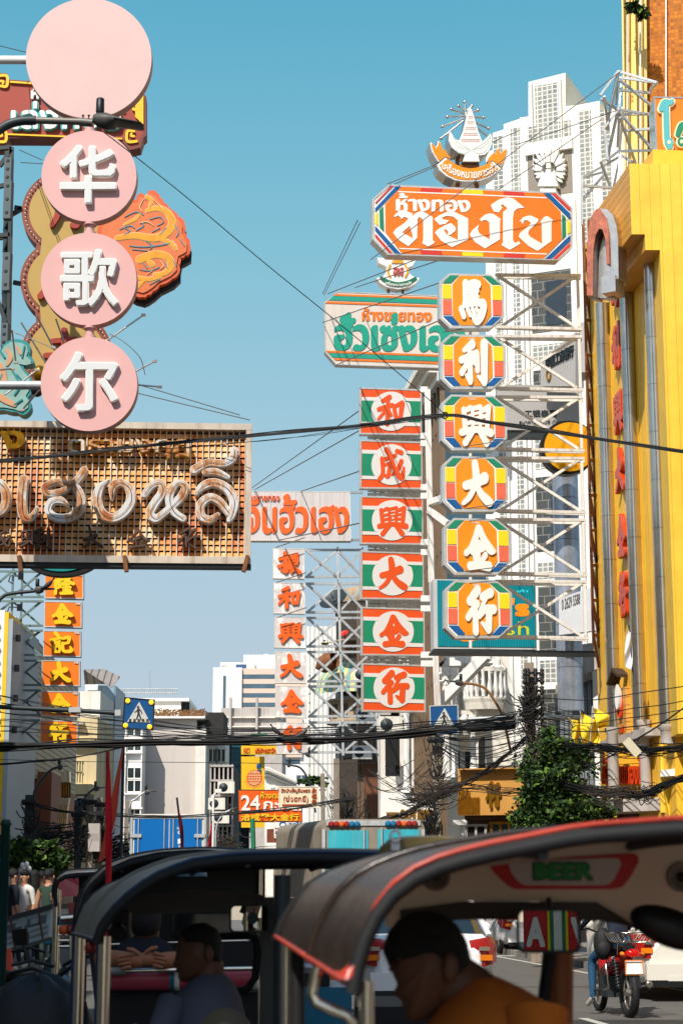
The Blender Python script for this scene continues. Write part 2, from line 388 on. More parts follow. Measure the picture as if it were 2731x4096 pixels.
BR={'大': "42,2,20 46,28,23 40,54,17 24,78,15 4,92,11;11,52,20 40,46,22 74,34,27;48,52,16 64,72,20 88,88,23 97,88,9",
 '金': "47,8,20 36,30,17 21,52,14 7,63,15;50,8,17 66,34,20 85,54,22 98,58,10;36,45,13 58,40,12;27,60,15 62,52,14;46,38,12 47,92,13;33,66,12 38,80,13;69,67,15 58,80,13;20,92,20 45,90,19 80,92,22",
 '行': "40,6,22 16,30,21;38,36,19 10,66,16;33,50,17 35,96,19;56,20,18 82,11,22;66,24,12 50,48,9;46,60,18 66,47,18 92,47,21;78,52,20 76,90,21;76,92,18 56,78,9",
 '興': "9,20,15 14,62,15;14,22,10 30,15,13;16,37,9 30,34,9;18,51,9 32,48,9;37,16,10 39,61,10;36,17,10 64,12,11;65,14,11 63,60,10;44,28,6 57,26,6;44,38,5 57,36,5;44,39,5 45,50,5;57,38,5 57,50,5;45,51,5 57,49,5;72,20,11 91,13,15;91,14,15 86,62,14;72,34,9 86,32,9;72,48,9 86,46,9;2,71,17 50,64,15 98,71,19;37,70,15 14,95,17;61,68,14 84,94,19",
 '馬': "22,8,19 23,54,19;22,14,14 48,8,19 64,10,19;32,27,12 60,24,15;32,41,12 60,39,15;46,12,12 46,56,14;20,57,17 56,52,16 80,54,22;82,56,21 82,66,21 72,84,24 58,96,17 44,82,9;8,68,17 16,84,15;29,68,12 37,81,11;44,66,10 53,79,11;58,66,10 66,75,9",
 '利': "13,22,11 40,8,22;4,45,17 54,28,17;32,26,15 34,92,18;34,95,15 20,80,8;28,46,13 6,74,17;38,42,14 50,50,16;57,32,14 58,68,15;80,6,25 81,90,21;80,95,19 60,82,8",
 '和': "18,18,15 42,6,18;4,46,17 52,32,15;37,12,14 34,94,17;30,48,13 2,78,11;38,46,12 49,66,11;58,36,15 66,72,15;58,38,13 88,25,17;89,28,19 82,74,15;64,76,13 84,74,13",
 '成': "30,6,19 46,30,16 60,66,17 84,94,19 93,62,9;16,38,13 62,24,13;14,34,16 17,78,15 6,96,16;20,54,10 44,48,13;43,49,14 36,88,15 22,84,8;84,42,16 72,66,15 50,84,9;68,10,15 84,15,16",
 '振': "32,4,19 33,92,19;8,32,17 44,23,16;4,68,17 44,52,14;33,94,15 12,84,10;52,19,16 86,8,15;54,31,12 86,24,14;52,22,13 50,60,14 40,90,13;58,44,10 88,38,14;86,40,13 84,54,12;58,60,11 84,53,11;60,46,12 59,94,13;59,92,13 74,82,10;64,62,15 96,94,21",
 '隆': "13,28,15 11,94,14;16,28,12 36,22,15 24,44,12 35,56,14 20,66,10;54,2,14 42,24,12;54,14,12 80,11,14 62,32,12 40,44,12;54,22,12 96,42,17;48,50,10 76,46,12;46,64,10 82,60,12;49,77,10 80,74,11;38,92,15 88,88,17;63,44,12 63,90,12",
 '記': "22,2,17 34,15,18;0,38,15 46,25,13;18,47,9 42,42,11;16,58,9 42,54,10;15,70,11 22,94,12;15,70,10 44,66,11;44,66,12 40,94,11;22,95,11 40,94,11;56,28,13 86,21,17 82,48,13;58,53,12 82,48,12;56,50,13 58,86,15 78,92,15 97,86,17 92,68,8",
 '土': "50,5,16 50,85,16;22,42,16 78,36,16;6,90,18 94,88,20",'上': "46,5,16 46,85,16;48,44,14 80,40,16;6,90,18 94,88,20",
 '月': "26,8,16 26,60,16 10,92,12;28,12,13 76,8,16;77,10,17 76,86,17 62,92,12;30,34,11 74,32,11;30,56,11 74,54,11",'人': "48,5,18 40,50,18 8,92,14;50,40,16 92,92,20"}
def put_polys(mb,B,polys,f,n0,n1,side=None):
    for outer,holes in polys: mb.prism(B,[f(*p) for p in outer],n0,n1,[[f(*p) for p in h] for h in holes],side)
def put_text(mb,B,txt,x0,y0,x1,y1,n0,n1,side=None,tilt=0,**kw):
    """writing filling the pixel box x0..x1, y0(top)..y1(bottom) of a board; tilt = drop in pixels from left to right"""
    pol,_=text_polys(txt,**kw)
    def f(a,b): return B.uv(x0+(x1-x0)*a,y1+(y0-y1)*b+tilt*a)
    put_polys(mb,B,pol,f,n0,n1,side)
def put_brush(mb,B,ch,x0,y0,x1,y1,n0,n1,side=None,grow=0,tilt=0):
    pol=stroke_polys(S(BR[ch]),grow)
    def f(a,b): return B.uv(x0+(x1-x0)*a/100,y0+(y1-y0)*b/100+tilt*a/100)
    put_polys(mb,B,pol,f,n0,n1,side)
def px_prism(mb,B,pts,n0,n1,side=None): mb.prism(B,B.pts(pts),n0,n1,(),side)
def ell(B,px,py,rx,ry,n=64,a0=0,a1=360):
    return [B.uv(px+rx*math.cos(math.radians(a0+(a1-a0)*i/(n if a1-a0 == 360 else n-1))),py-ry*math.sin(math.radians(a0+(a1-a0)*i/(n if a1-a0 == 360 else n-1)))) for i in range(n)]
def sag(pts,n=14):
    """smooth curve through pixel+depth points"""
    q=[np.array(p,float) for p in pts]; e=[2*q[0]-q[1]]+q+[2*q[-1]-q[-2]]; out=[]
    for i in range(1,len(e)-2):
        for t in np.linspace(0,1,n,endpoint=False):
            a,b,c,d=e[i-1],e[i],e[i+1],e[i+2]; out.append(.5*(2*b+(c-a)*t+(2*a-5*b+4*c-d)*t*t+(3*b-a-3*c+d)*t ** 3))
    return out+[q[-1]]
# ================================================================== MATERIALS
m_white=M('white_paint',(250,247,240),.5,var=.05,scale=.6,streak=.10)
m_whitew=M('weathered_white',(243,236,222),.6,var=.12,scale=.8,streak=.3,streakcol=(120,105,85))
m_cream=M('cream_render',(226,205,160),.8,var=.15,scale=.7,streak=.45,bump=.2)
m_beige=M('beige_render',(214,203,193),.85,var=.06,scale=.5,streak=.18)
m_conc=M('grey_concrete',(196,186,178),.9,var=.15,scale=.8,streak=.3,bump=.3)
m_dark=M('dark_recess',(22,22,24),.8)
m_black=M('black_metal',(16,16,18),.45)
m_steel=M('galvanised_steel',(205,208,208),.45,.35,var=.15,scale=4,streak=.25,streakcol=(120,70,40))
m_wsteel=M('white_painted_steel',(240,236,226),.5,var=.1,scale=3,streak=.55,streakcol=(150,80,35))
m_rsteel=M('rusty_steel',(140,88,52),.8,var=.35,scale=5,streak=.5)
m_dsteel=M('dark_steel',(52,60,62),.5,.2,var=.15)
m_chrome=M('chrome',(238,226,206),.2,1,var=.04)
m_brushed=M('brushed_metal',(214,206,196),.32,.9,var=.1,scale=6)
m_glass=M('dark_window_glass',(38,46,50),.08,var=.3,scale=1.5,spec=.8)
m_bglass=M('blue_window_glass',(70,98,116),.06,var=.35,scale=.6,spec=.8)
m_red=M('red_paint',(214,40,30),.45,var=.1)
m_yel=M('yellow_paint',(255,206,30),.5,var=.1)
m_gold=M('gold_leaf',(214,152,40),.28,.85,var=.2,scale=8)
m_wood=M('brown_panel',(120,72,45),.7,var=.2)
m_cable=M('black_cable',(20,19,18),.6,var=.3,scale=6)
m_conpole=M('concrete_pole',(150,138,122),.9,var=.2,scale=3,streak=.4)
# ================================================================== THE GROUND
mb=MB(); mb.face([(-300,-80,0),(300,-80,0),(300,700,0),(-300,700,0)])
mb.build('ground',M('dusty_ground',(120,114,106),.95,var=.2,scale=.4),kind='structure')
def xr(y): return 10.55-.114*y          # right-hand building line
def xl(y): return -9.24-.026*y          # left-hand building line
mb=MB(); mb.face([(xl(-60)+2.4,-60,.004),(xr(-60)-1.6,-60,.004),(xr(110)-1.4,110,.004),(xl(110)+2.4,110,.004)])
m_asph=M('asphalt',(112,108,102),.85,var=.22,scale=1.3,bump=.25,k=.62)
mb.build('road',m_asph,kind='structure')
mb=MB()
mb.hexa([(xr(-60)-1.6,-60,0),(xr(-60)+2,-60,0),(xr(110)+2,110,0),(xr(110)-1.4,110,0)],[(xr(-60)-1.6,-60,.13),(xr(-60)+2,-60,.13),(xr(110)+2,110,.13),(xr(110)-1.4,110,.13)])
mb.build('pavement',brick_mat('paving',(150,142,132),(130,122,114),(95,90,84),.4,.4,.02,.9,.5,axis='xy'),kind='structure')
mb=MB()
mb.hexa([(xl(-60)-2,-60,0),(xl(-60)+2.4,-60,0),(xl(110)+2.4,110,0),(xl(110)-2,110,0)],[(xl(-60)-2,-60,.13),(xl(-60)+2.4,-60,.13),(xl(110)+2.4,110,.13),(xl(110)-2,110,.13)])
mb.build('pavement',MATS['paving'],kind='structure')
mb=MB()
def strip(x0,y0,x1,y1,w):
    d=Vector((x1-x0,y1-y0,0)).normalized(); q=Vector((-d.y,d.x,0))*w/2; z=Vector((0,0,.009))
    a,b=Vector((x0,y0,0)),Vector((x1,y1,0)); mb.face([a-q+z,a+q+z,b+q+z,b-q+z][::-1])
for i,(xo,ln) in enumerate(((-1.9,0),(-5.0,1),(-8.2,1))):
    if not ln: strip(xr(6)+xo-.1,6,xr(100)+xo,100,.12)
    else:
        for y in range(8,100,6): strip(xr(y)+xo,y,xr(y+3)+xo,y+3,.12)
for k in range(2): strip(4.2-k*6.5,44+k*.2,4.2-k*6.5-3.2,44.4,.5)
mb.build('road_marking',M('worn_road_paint',(196,192,182),.8,var=.25,scale=5),kind='structure')
mb=MB()
for x,y,sx,sy in ((3.6,22.4,.9,.35),(4.1,21.2,1.6,.25),(2.4,24.5,.5,.8)):
    mb.face([(x-sx,y-sy,.007),(x+sx,y-sy*.8,.007),(x+sx*.8,y+sy,.007),(x-sx*1.1,y+sy*.9,.007)])
mb.build('asphalt_patch',M('dark_patch',(70,67,62),.9,var=.2,scale=4,k=.5),kind='structure')
# ================================================================== BUILDINGS
class Bld:
    def __init__(s,name,label,cat,px,py,d,yaw=0,group=None):
        s.B=Board(px,py,d,yaw); o=s.B.o; s.root=thing(name,label,cat,(o.x,o.y,0),group=group)
        s.gz=-o.z
    def part(s,nm,mats,parent=None): return MB()
    def wall(s,px0,py0,px1,depth,mat,n=0,name='wall',py1=None,parent=None):
        u0,v1=s.B.uv(px0,py0); u1,_=s.B.uv(px1,py0); v0=s.gz if py1 is None else s.B.uv(px0,py1)[1]
        mb=MB(); mb.bbox(s.B,u0,v0,u1,v1,n-depth,n); return mb.build(name,mat,parent or s.root)
    def poly(s,pts,depth,mat,n=0,name='wall',parent=None):
        mb=MB(); px_prism(mb,s.B,pts,n-depth,n); return mb.build(name,mat,parent or s.root)
    def win(s,px0,py0,px1,py1,mat=None,frame=None,nx=2,ny=1,name='window',n=0,fw=.06):
        (u0,v1),(u1,v0)=s.B.uv(px0,py0),s.B.uv(px1,py1)
        mb=MB(); mb.bbox(s.B,u0,v0,u1,v1,n-.1,n+.015); w=mb.build(name,mat or m_glass,s.root)
        if frame:
            mb=MB()
            for i in range(nx+1):
                u=u0+(u1-u0)*i/nx; mb.bbox(s.B,u-fw/2,v0,u+fw/2,v1,n+.0,n+.07)
            for i in range(ny+1):
                v=v0+(v1-v0)*i/ny; mb.bbox(s.B,u0-fw,v-fw/2,u1+fw,v+fw/2,n+.002,n+.085)
            mb.build('frame',frame,w)
        return w
# --- the near left row, outside the picture: it shades the foreground
def shop_row(nm,label,y0,y1,h,mat,side):
    f=(lambda y: xl(y)) if side<0 else (lambda y: xr(y)); r=thing(nm,label,'building',(f((y0+y1)/2),(y0+y1)/2,0))
    mb=MB(); w=10*side
    mb.hexa([(f(y0),y0,0),(f(y1),y1,0),(f(y1)+w,y1,0),(f(y0)+w,y0,0)],[(f(y0),y0,h),(f(y1),y1,h),(f(y1)+w,y1,h),(f(y0)+w,y0,h)])
    mb.build('wall',mat,r)
    for z in np.arange(4.2,h-1.5,3.2):
        for y in np.arange(y0+2,y1-1.5,3.6):
            mb=MB(); mb.box((f(y),y,z+.9),(.16,1.7,1.6)); q=mb.build('window',m_glass,r)
            mb=MB(); mb.box((f(y)-side*.05,y,z),(.3,1.9,.1)); mb.box((f(y)-side*.05,y,z+.9),(.2,.07,1.6)); mb.build('frame',m_white,q)
    mb=MB(); mb.box((f((y0+y1)/2),(y0+y1)/2,3.4),(1.6,y1-y0-.6,.12)); mb.build('canopy',m_dsteel,r)
shop_row('tall_shophouse','tall cream building on the near left pavement shading the parked tuk-tuks',-13.2,3,27,m_cream,-1)
shop_row('shophouse','lower white shophouse behind the tall cream building on near left',-45,-13.6,14,m_whitew,-1)
shop_row('shophouse','beige shophouse beside the tall cream building on the left',3.4,17,15,m_beige,-1)
shop_row('shophouse','grey shophouse row on the left before the white and yellow tower',17.4,49,12,m_conc,-1)
shop_row('shophouse','grey shophouse row on the right before the yellow gold shop',-20,31,13,m_conc,1)
# --- left edge: white tower with a yellow strip
b=Bld('corner_building','white tower with a yellow vertical strip at left edge of street','building',20,2900,54)
b.wall(-500,2440,21,5,m_white); b.wall(21,2448,37,4.9,m_yel,name='strip'); b.wall(37,2475,54,4.8,M('blue_grey_clad',(168,182,190),.5,var=.08),name='cladding')
for y in range(2500,3300,95): b.win(-60,y,-8,y+50,frame=m_white)
# --- striped beige building along the street
b=Bld('striped_building','beige building with slanting ribbed cladding behind the orange signs','building',50,2900,58,92.4)
B=b.B; uA=0; uB=20.2; z0=b.gz
def sheet(u0,u1,v0,v1,n0,n1,nm,mat,parent=None):
    mb=MB(); mb.bbox(B,u0,v0,u1,v1,n0,n1); return mb.build(nm,mat,parent or b.root)
sheet(0,uB,5.35+z0,10.1+z0,-8,0,'ribbed_wall',lines_mat('ribbed_beige',(222,205,172),(150,125,95),2,.2,.22,.7))
sheet(0,uB,z0,5.35+z0,-8,-.1,'wall',M('pink_beige',(205,172,148),.85,var=.1,scale=1,streak=.4,streakcol=(150,90,70)))
sheet(7,12,z0,5.6+z0,-.1,.5,'shopfront',M('red_brown_tile',(150,84,58),.6,var=.12,scale=2,streak=.2))
sheet(12.2,16,z0,5.2+z0,-.1,.4,'shopfront',M('orange_brown',(168,104,62),.6,var=.12,scale=2))
b2=thing('red_fascia','red vertical fascia board standing beside the orange sign column','sign',P(124,2800,61))
mb=MB(); q=Board(124,2800,61); px_prism(mb,q,flat([110,2725,127,2725,127,2905,110,2905]),-.2,0); mb.build('panel',m_red,b2)
mb=MB(); px_prism(mb,q,flat([135,2800,160,2795,162,2920,137,2925]),-.15,.02); mb.build('white_panel',m_white,b2)
# --- mirrored totem sign
t=thing('totem_sign','bent mirrored gold and white totem sign on the brown shopfront','sign',P(250,3400,64))
q=Board(250,3200,64)
seg=[(262,3085,34),(262,3130,36),(262,3190,34),(255,3222,36),(250,3268,36),(244,3320,36),(238,3362,36),(232,3400,30)]
mats=[m_chrome,m_dark,M('gold_white_mosaic',(236,220,190),.3,.4,var=.5,scale=9),m_gold]
for i in range(len(seg)-1):
    (x0,y0,w0),(x1,y1,w1)=seg[i],seg[i+1]
    mb=MB(); px_prism(mb,q,[(x0-w0/2,y0+1),(x0+w0/2,y0+1),(x1+w1/2,y1-1),(x1-w1/2,y1-1)],-.3,0)
    pp=mb.build('panel',mats[(0,1,2,2,3,2,2)[i]],t)
    mb=MB()
    for k in range(4):
        xx=x0-w0/2+w0*(k+.5)/4; px_prism(mb,q,[(xx-2,y0+3),(xx+2,y0+3),(xx+2+x1-x0,y1-3),(xx-2+x1-x0,y1-3)],0,.04)
    mb.build('rib',m_gold if i%2 else m_chrome,pp)
# --- cream shophouse
b=Bld('shophouse','weathered cream shophouse with green window shutters and balcony','building',340,3100,82)
b.wall(286,2868,392,6,m_cream); b.wall(300,2755,392,5,m_whitew,n=-1,name='penthouse',py1=2868)
for y in (3045,3090,3250):
    for x in (297,318): b.win(x,y,x+9,y+44,M('green_shutter',(58,84,76),.7),m_cream,nx=1)
b.wall(294,3140,378,.8,m_cream,n=.8,name='balcony',py1=3180); b.wall(290,2955,386,.5,m_cream,n=.5,name='cornice',py1=2965)
b.wall(288,2890,340,.4,m_conc,n=.4,name='ledge',py1=2900); b.wall(300,3195,372,.9,m_dsteel,n=1,name='awning',py1=3205)
for x in (300,330,360): b.win(x,3300,x+22,3390,m_dark)
# --- blue-grey clad tower
b=Bld('clad_tower','narrow tower with pale blue metal cladding and a slanted roof sheet','building',400,3000,88)
b.wall(340,2736,392,4,m_white,n=-.2); b.wall(392,2742,464,4,lines_mat('blue_cladding',(150,176,192),(92,112,128),0,.62,.04,.4),name='cladding')
b.win(350,2880,368,2905,frame=m_white); b.win(346,2960,384,2975,m_conc)
mb=MB(); mb.add([P(335,2680,87),P(418,2678,87),P(482,2708,86),P(448,2752,85),P(340,2738,88),P(425,2736,88)],[(0,4,5,1),(1,5,3,2)])
mb.add([P(335,2678,87.05),P(418,2676,87.05),P(482,2706,86.05),P(448,2750,85.05)],[(0,1,2,3)])
mb.build('roof_sheet',lines_mat('grey_sheet',(150,140,132),(90,84,80),0,.35,.2,.6),b.root)
# --- white windowed building closing the street
b=Bld('office_building','white office building with rows of dark windows behind red flag','building',520,3100,104)
b.wall(462,2870,573,8,m_white)
for y0,y1 in ((2905,2945),(2962,3004),(3070,3114),(3121,3168),(3236,3268),(3284,3342)):
    for x0,x1 in ((464,504),(511,566)): b.win(x0,y0,x1,y1,m_glass,m_white,nx=2,ny=1)
for x in (505,570): b.wall(x,2872,x+5,.25,m_white,n=.25,name='pilaster')
for y in (2950,3008,3172,3230): b.wall(462,y,573,.3,m_white,n=.3,name='ledge',py1=y+7)
# --- beige block with roof terrace
b=Bld('apartment_block','wide blank beige block with roof terrace and railing behind crossing sign','building',680,3050,106)
b.wall(573,2876,786,9,m_beige); b.wall(786,2918,826,8.8,m_whitew,n=.35,name='stair_tower')
b.wall(566,2868,822,9,m_white,n=.5,name='roof_slab',py1=2876)
mb=MB(); rr=random.Random(3)
for k in range(90):
    p=P(rr.uniform(622,815),2868,106); mb.tube([p,p+Vector((rr.uniform(-.3,.3),0,rr.uniform(.1,.5))),p+Vector((rr.uniform(-.6,.6),0,rr.uniform(0,.45)))],.025,4)
mb.build('roof_plants',M('dry_vine',(140,98,55),.9,var=.4,scale=6),b.root)
b.wall(466,2778,746,6,m_white,n=-2,name='terrace_slab',py1=2790)
b.wall(470,2790,712,5.5,m_whitew,n=-2.2,name='terrace_wall',py1=2868)
b.win(500,2806,560,2840,m_conc,n=-2.2); b.win(712,2792,744,2868,m_dark,n=-2.4)
mb=MB()
for x in range(482,712,8): mb.tube([P(x,2778,108),P(x,2756,108)],.025,4)
for y in (2755,2772): mb.tube([P(480,y,108),P(712,y,108)],.03,4)
mb.build('railing',m_steel,b.root)
mb=MB(); mb.tube([P(600,2755,108),P(600,2682,108)],.03,4); mb.build('mast',m_steel,b.root)
for x0,x1 in ((826,858),(860,893)): b.win(x0,2985,x1,3040,m_glass,m_whitew,n=-2)
b.wall(820,2846,893,4,M('shade_net',(52,50,46),.9,var=.3,scale=3),n=-.5,name='shade_net',py1=2935)
b.wall(826,2930,895,6,m_whitew,n=-2,name='rear_wing')
# --- grey grid building
b=Bld('grid_building','grey concrete building with a grid of open balconies','building',880,3200,100)
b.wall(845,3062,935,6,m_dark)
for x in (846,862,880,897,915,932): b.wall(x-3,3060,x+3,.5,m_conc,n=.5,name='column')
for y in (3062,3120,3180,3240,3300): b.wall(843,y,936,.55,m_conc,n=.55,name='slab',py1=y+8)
# --- far white tower
b=Bld('hotel_tower','far white tower with four bands of dark windows on the skyline','building',970,2750,225)
m_far=M('far_white',(246,244,240),.6,var=.04,scale=.1); m_pink=M('pale_pink',(232,205,185),.7,var=.05,scale=.1)
b.wall(853,2670,968,18,m_far); b.wall(968,2672,1340,18,m_pink,n=-.4)
for y in (2696,2734,2771,2809,3035): b.win(969,y,1100,y+18,m_bglass,n=-.4)
b.win(893,2703,903,2832,m_bglass)
b.wall(970,2607,1102,12,m_far,n=-3,name='penthouse',py1=2672); b.wall(877,2642,1016,8,m_whitew,n=-2,name='roof_room',py1=2672)
b.win(940,2650,982,2670,M('blue_tile',(50,90,130),.6),n=-1.98); b.win(880,2652,905,2668,m_conc,n=-1.98)
b.wall(1050,2600,1068,2,m_far,n=-4,name='tank',py1=2610)
for x in (1031,1086): 
    mb=MB(); mb.tube([P(x,2610,230),P(x,2588,230)],.05,4); mb.build('mast',m_steel,b.root)
b=Bld('concrete_block','raw grey concrete wall below the far white tower','building',1000,2900,150)
b.wall(885,2832,1130,10,m_conc); 
for x in (918,1024): b.wall(x,2792,x+9,1,m_conc,n=.5,name='column',py1=2990)
for y in (2868,2905): b.wall(890,y,1125,.3,m_whitew,n=.3,name='ledge',py1=y+5)
# --- dark glass block with teal curtain
b=Bld('glass_block','dark block with teal glass side wall in the middle of street','building',930,3200,112)
b.wall(893,2938,926,6,M('black_clad',(34,34,38),.6)); b.wall(926,2950,968,6,lines_mat('teal_glass',(38,92,104),(18,48,56),2,1.1,.05,.1),n=.2,name='glass_wall'); b.wall(960,2942,1000,5,m_dark,n=-.5,name='rear_wall')
# --- classical white building, far centre
b=Bld('classical_building','small white building with a deep moulded cornice behind yellow signs','building',1110,3150,135)
b.poly(flat([1058,3075,1075,3075,1180,3128,1180,3660,1058,3660]),8,m_whitew)
for k in range(3): b.poly(flat([1056,3070+k*14,1075,3070+k*14,1184+3*k,3122+k*12,1184+3*k,3130+k*12,1075,3078+k*14,1056,3078+k*14]),.6,m_whitew,n=.9-.25*k,name='cornice')
for x in (1085,1110,1135,1160): b.win(x,3150,x+12,3200,m_glass,m_whitew)
b=Bld('white_block','plain white block with one dark window behind the temple sign','building',1160,3100,170)
b.wall(1100,2870,1345,10,m_far); b.win(1132,3038,1200,3056,m_bglass); b.win(1185,3100,1226,3124,m_bglass,m_white)
b.wall(1125,2870,1210,.2,m_pink,n=.3,name='band',py1=3030)
# --- corrugated white wall
b=Bld('corrugated_building','white ribbed sheet wall beside the grey lattice frame','building',1290,2900,116)
b.wall(1227,2505,1346,8,lines_mat('white_ribbed',(247,243,234),(190,184,172),0,.28,.25,.5))
for y in range(2700,3180,36): b.win(1235,y,1240,y+6,m_dsteel)
# --- rotunda with striped awning
b=Bld('rotunda_building','old corner building with round balconies and a striped awning','building',1420,3000,92)
cen=P(1445,3000,93.5); cen.z=0; s1=92/7300
zz=lambda y: P(1400,y,92).z
m_old=M('old_stone',(176,154,126),.9,var=.2,scale=1,streak=.4,bump=.2)
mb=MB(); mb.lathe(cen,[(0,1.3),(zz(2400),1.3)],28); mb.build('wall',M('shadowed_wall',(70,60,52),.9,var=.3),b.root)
for y0,y1,r in ((2560,2632,1.3),(2800,2878,1.62),(3040,3110,1.05)):
    mb=MB(); mb.lathe(cen,[(zz(y1)-.12,r+.15),(zz(y1),r+.2),(zz(y1),r),(zz(y0),r),(zz(y0),r+.14),(zz(y0)+.12,r+.14),(zz(y0)+.12,r-.2)],28); bal=mb.build('balcony',m_old,b.root)
    mb=MB()
    for k in range(7):
        a=math.radians(190+k*24); c=cen+Vector((math.cos(a),math.sin(a),0))*(r+.02); mb.box((c.x,c.y,(zz(y0)+zz(y1))/2),(.05,.36,zz(y0)-zz(y1)-.3),a)
    mb.build('grille',M('grille_brown',(95,72,52),.8),bal)
mb=MB(); n=26; top,bot=zz(2622),zz(2772)
for k in range(n):
    mb.mat(k%2)
    for (t0,t1) in ((0,.35),(.35,.7),(.7,1)):
        f=lambda t,a: cen+Vector((math.cos(a),math.sin(a),0))*(.9+1.55*math.sin(t*1.5))+Vector((0,0,top+(bot-top)*(t ** 1.5)))
        a0,a1=[math.radians(175+150*q/n) for q in (k,k+1)]; mb.face([f(t0,a0),f(t1,a0),f(t1,a1),f(t0,a1)])
mb.build('awning',[M('awning_yellow',(232,206,140),.8),M('awning_teal',(120,178,170),.8)],b.root)
mb=MB(); mb.lathe(cen,[(zz(2400),1.35),(zz(2350),1.4),(zz(2330),.5),(zz(2328),.05)],24); mb.build('roof',m_old,b.root)
for y0,y1 in ((2640,2790),(2890,3030)):
    for k in range(4):
        a=math.radians(205+k*32); c=cen+Vector((math.cos(a),math.sin(a),0))*1.3; mb=MB(); mb.box((c.x,c.y,(zz(y0)+zz(y1))/2),(.1,.5,zz(y0)-zz(y1)),a); mb.build('window',m_glass,b.root)
mb=MB(); mb.lathe(P(1300,2655,91),[(-.6,.02),(-.2,.42),(.2,.5),(.6,.42)],14,(1,-.6,.4),cap=False); mb.build('hanging_drum',m_rsteel,b.root)
# --- satellite dishes near it
for i,(x,y,r,lb,mt) in enumerate(((1338,2405,.75,'large dark mesh satellite dish on old roof',m_dsteel),(1378,2535,.22,'small red satellite dish beside upper balcony',m_red))):
    mb=MB(); c=P(x,y,90); ax=Vector((-.4,-.6,.7)).normalized(); mb.lathe(c,[(.25*r,r),(.12*r,r*.8),(.03*r,r*.4),(0,.02),(-.03,.02),(0.0,r*.42),(.08*r,r*.82),(.22*r,r)],18,ax,cap=False)
    mb.tube([c,c+ax*r*.7],.02,5); mb.tube([c,c+Vector((.1,.6,-.9))],.04,5); mb.build('satellite_dish',mt,label=lb,cat='satellite dish')
# --- brown panelled front
b=Bld('brown_building','tall dark brown slatted facade beside the round balconies','building',1475,2900,86)
b.wall(1428,2420,1522,5,lines_mat('brown_slats',(118,92,70),(62,48,36),0,.22,.2,.6))
b.poly(flat([1440,3060,1522,3052,1522,3330,1488,3300]),.3,m_wood,n=.15,name='lower_panel')
# --- dark curtain wall along the street, white cornice
b=Bld('curtain_wall_building','blue glass building with brown mullions and white cornice behind round signs','building',1772,2000,62.5,-83.5)
B=b.B; zt=b.gz+19.0
mb=MB(); mb.bbox(B,-14,b.gz,.6,zt,-3,0); mb.build('glass_wall',m_bglass,b.root)
mb=MB()
for k in range(19): u=.5-k*.75; mb.bbox(B,u-.07,b.gz,u+.07,zt,.0,.16)
for k in range(8): v=zt-1.5-k*2.2; mb.bbox(B,-14,v-.06,.6,v+.06,.0,.1)
mb.build('mullions',M('brown_mullion',(128,104,80),.5),b.root)
mb=MB()
for k in range(3): mb.bbox(B,-14.2,zt+.28*k,.8,zt+.28*k+.28,-3,.3+.28*k)
mb.build('cornice',m_whitew,b.root)
# --- white columned facade
b=Bld('columned_building','white classical facade with tall fluted columns and arched window','building',1680,2900,70,0)
b.wall(1520,2430,1772,5,m_whitew,n=-.6)
b.win(1540,2700,1600,3100,m_dark,n=-.6); b.win(1690,2640,1712,3150,m_glass,n=-.6); b.win(1640,2640,1655,3150,m_glass,n=-.6)
def column(px,y0,y1,wpx,d,parent,mat,cap=True):
    c=P(px,y1,d); h=P(px,y0,d).z-c.z; r=wpx/2*d/7300; mb=MB(); n=20; rings=[]
    for z,k in ((0,1.35),(.12,1.35),(.16,1.15),(.3,1.0),(h*.5,.97),(h-.55,.88),(h-.5,1.05),(h-.4,.95),(h-.2,1.3),(h-.1,1.5),(h,1.5)):
        rings.append([c+Vector((math.cos(2*math.pi*q/n)*r*k*(1 if q%2 else .93),math.sin(2*math.pi*q/n)*r*k*(1 if q%2 else .93),z)) for q in range(n)])
    mb.loft(rings,smooth=False)
    if cap:
        for sx in (-1,1): mb.tube([c+Vector((sx*r*1.25,-r,h-.3+.12*math.sin(a)))+Vector((.12*math.cos(a)*sx,0,0)) for a in np.linspace(0,5.5,9)],.035,5)
    return mb.build('column',mat,parent)
for x,y0 in ((1627,2620),(1675,2620),(1735,2590)): column(x,y0,3160,26,69,b.root,m_white)
ar=[b.B.uv(1632+26*math.cos(a),2540-26*math.sin(a)) for a in np.linspace(0,math.pi,14)]
mb=MB(); mb.prism(b.B,[b.B.uv(1658,2590)]+ar+[b.B.uv(1606,2590)],-.7,-.55); aw=mb.build('arched_window',m_glass,b.root)
mb=MB(); mb.tube([b.B.at(*p,-.5) for p in [b.B.uv(1661,2590)]+[b.B.uv(1632+29*math.cos(a),2540-29*math.sin(a)) for a in np.linspace(0,math.pi,14)]+[b.B.uv(1603,2590)]],.09,6); mb.build('arch_moulding',m_white,aw)
for y in (2600,2850,3160): b.wall(1600,y,1765,.8,m_white,n=.4,name='entablature',py1=y+16)
b.wall(1520,3175,1760,1,m_white,n=.9,name='shop_fascia',py1=3290)
b.wall(1520,2424,1560,5,m_conc,n=.1,name='side_wall',py1=2860)
b.wall(1765,2560,1775,1,m_whitew,n=.6,name='pier')
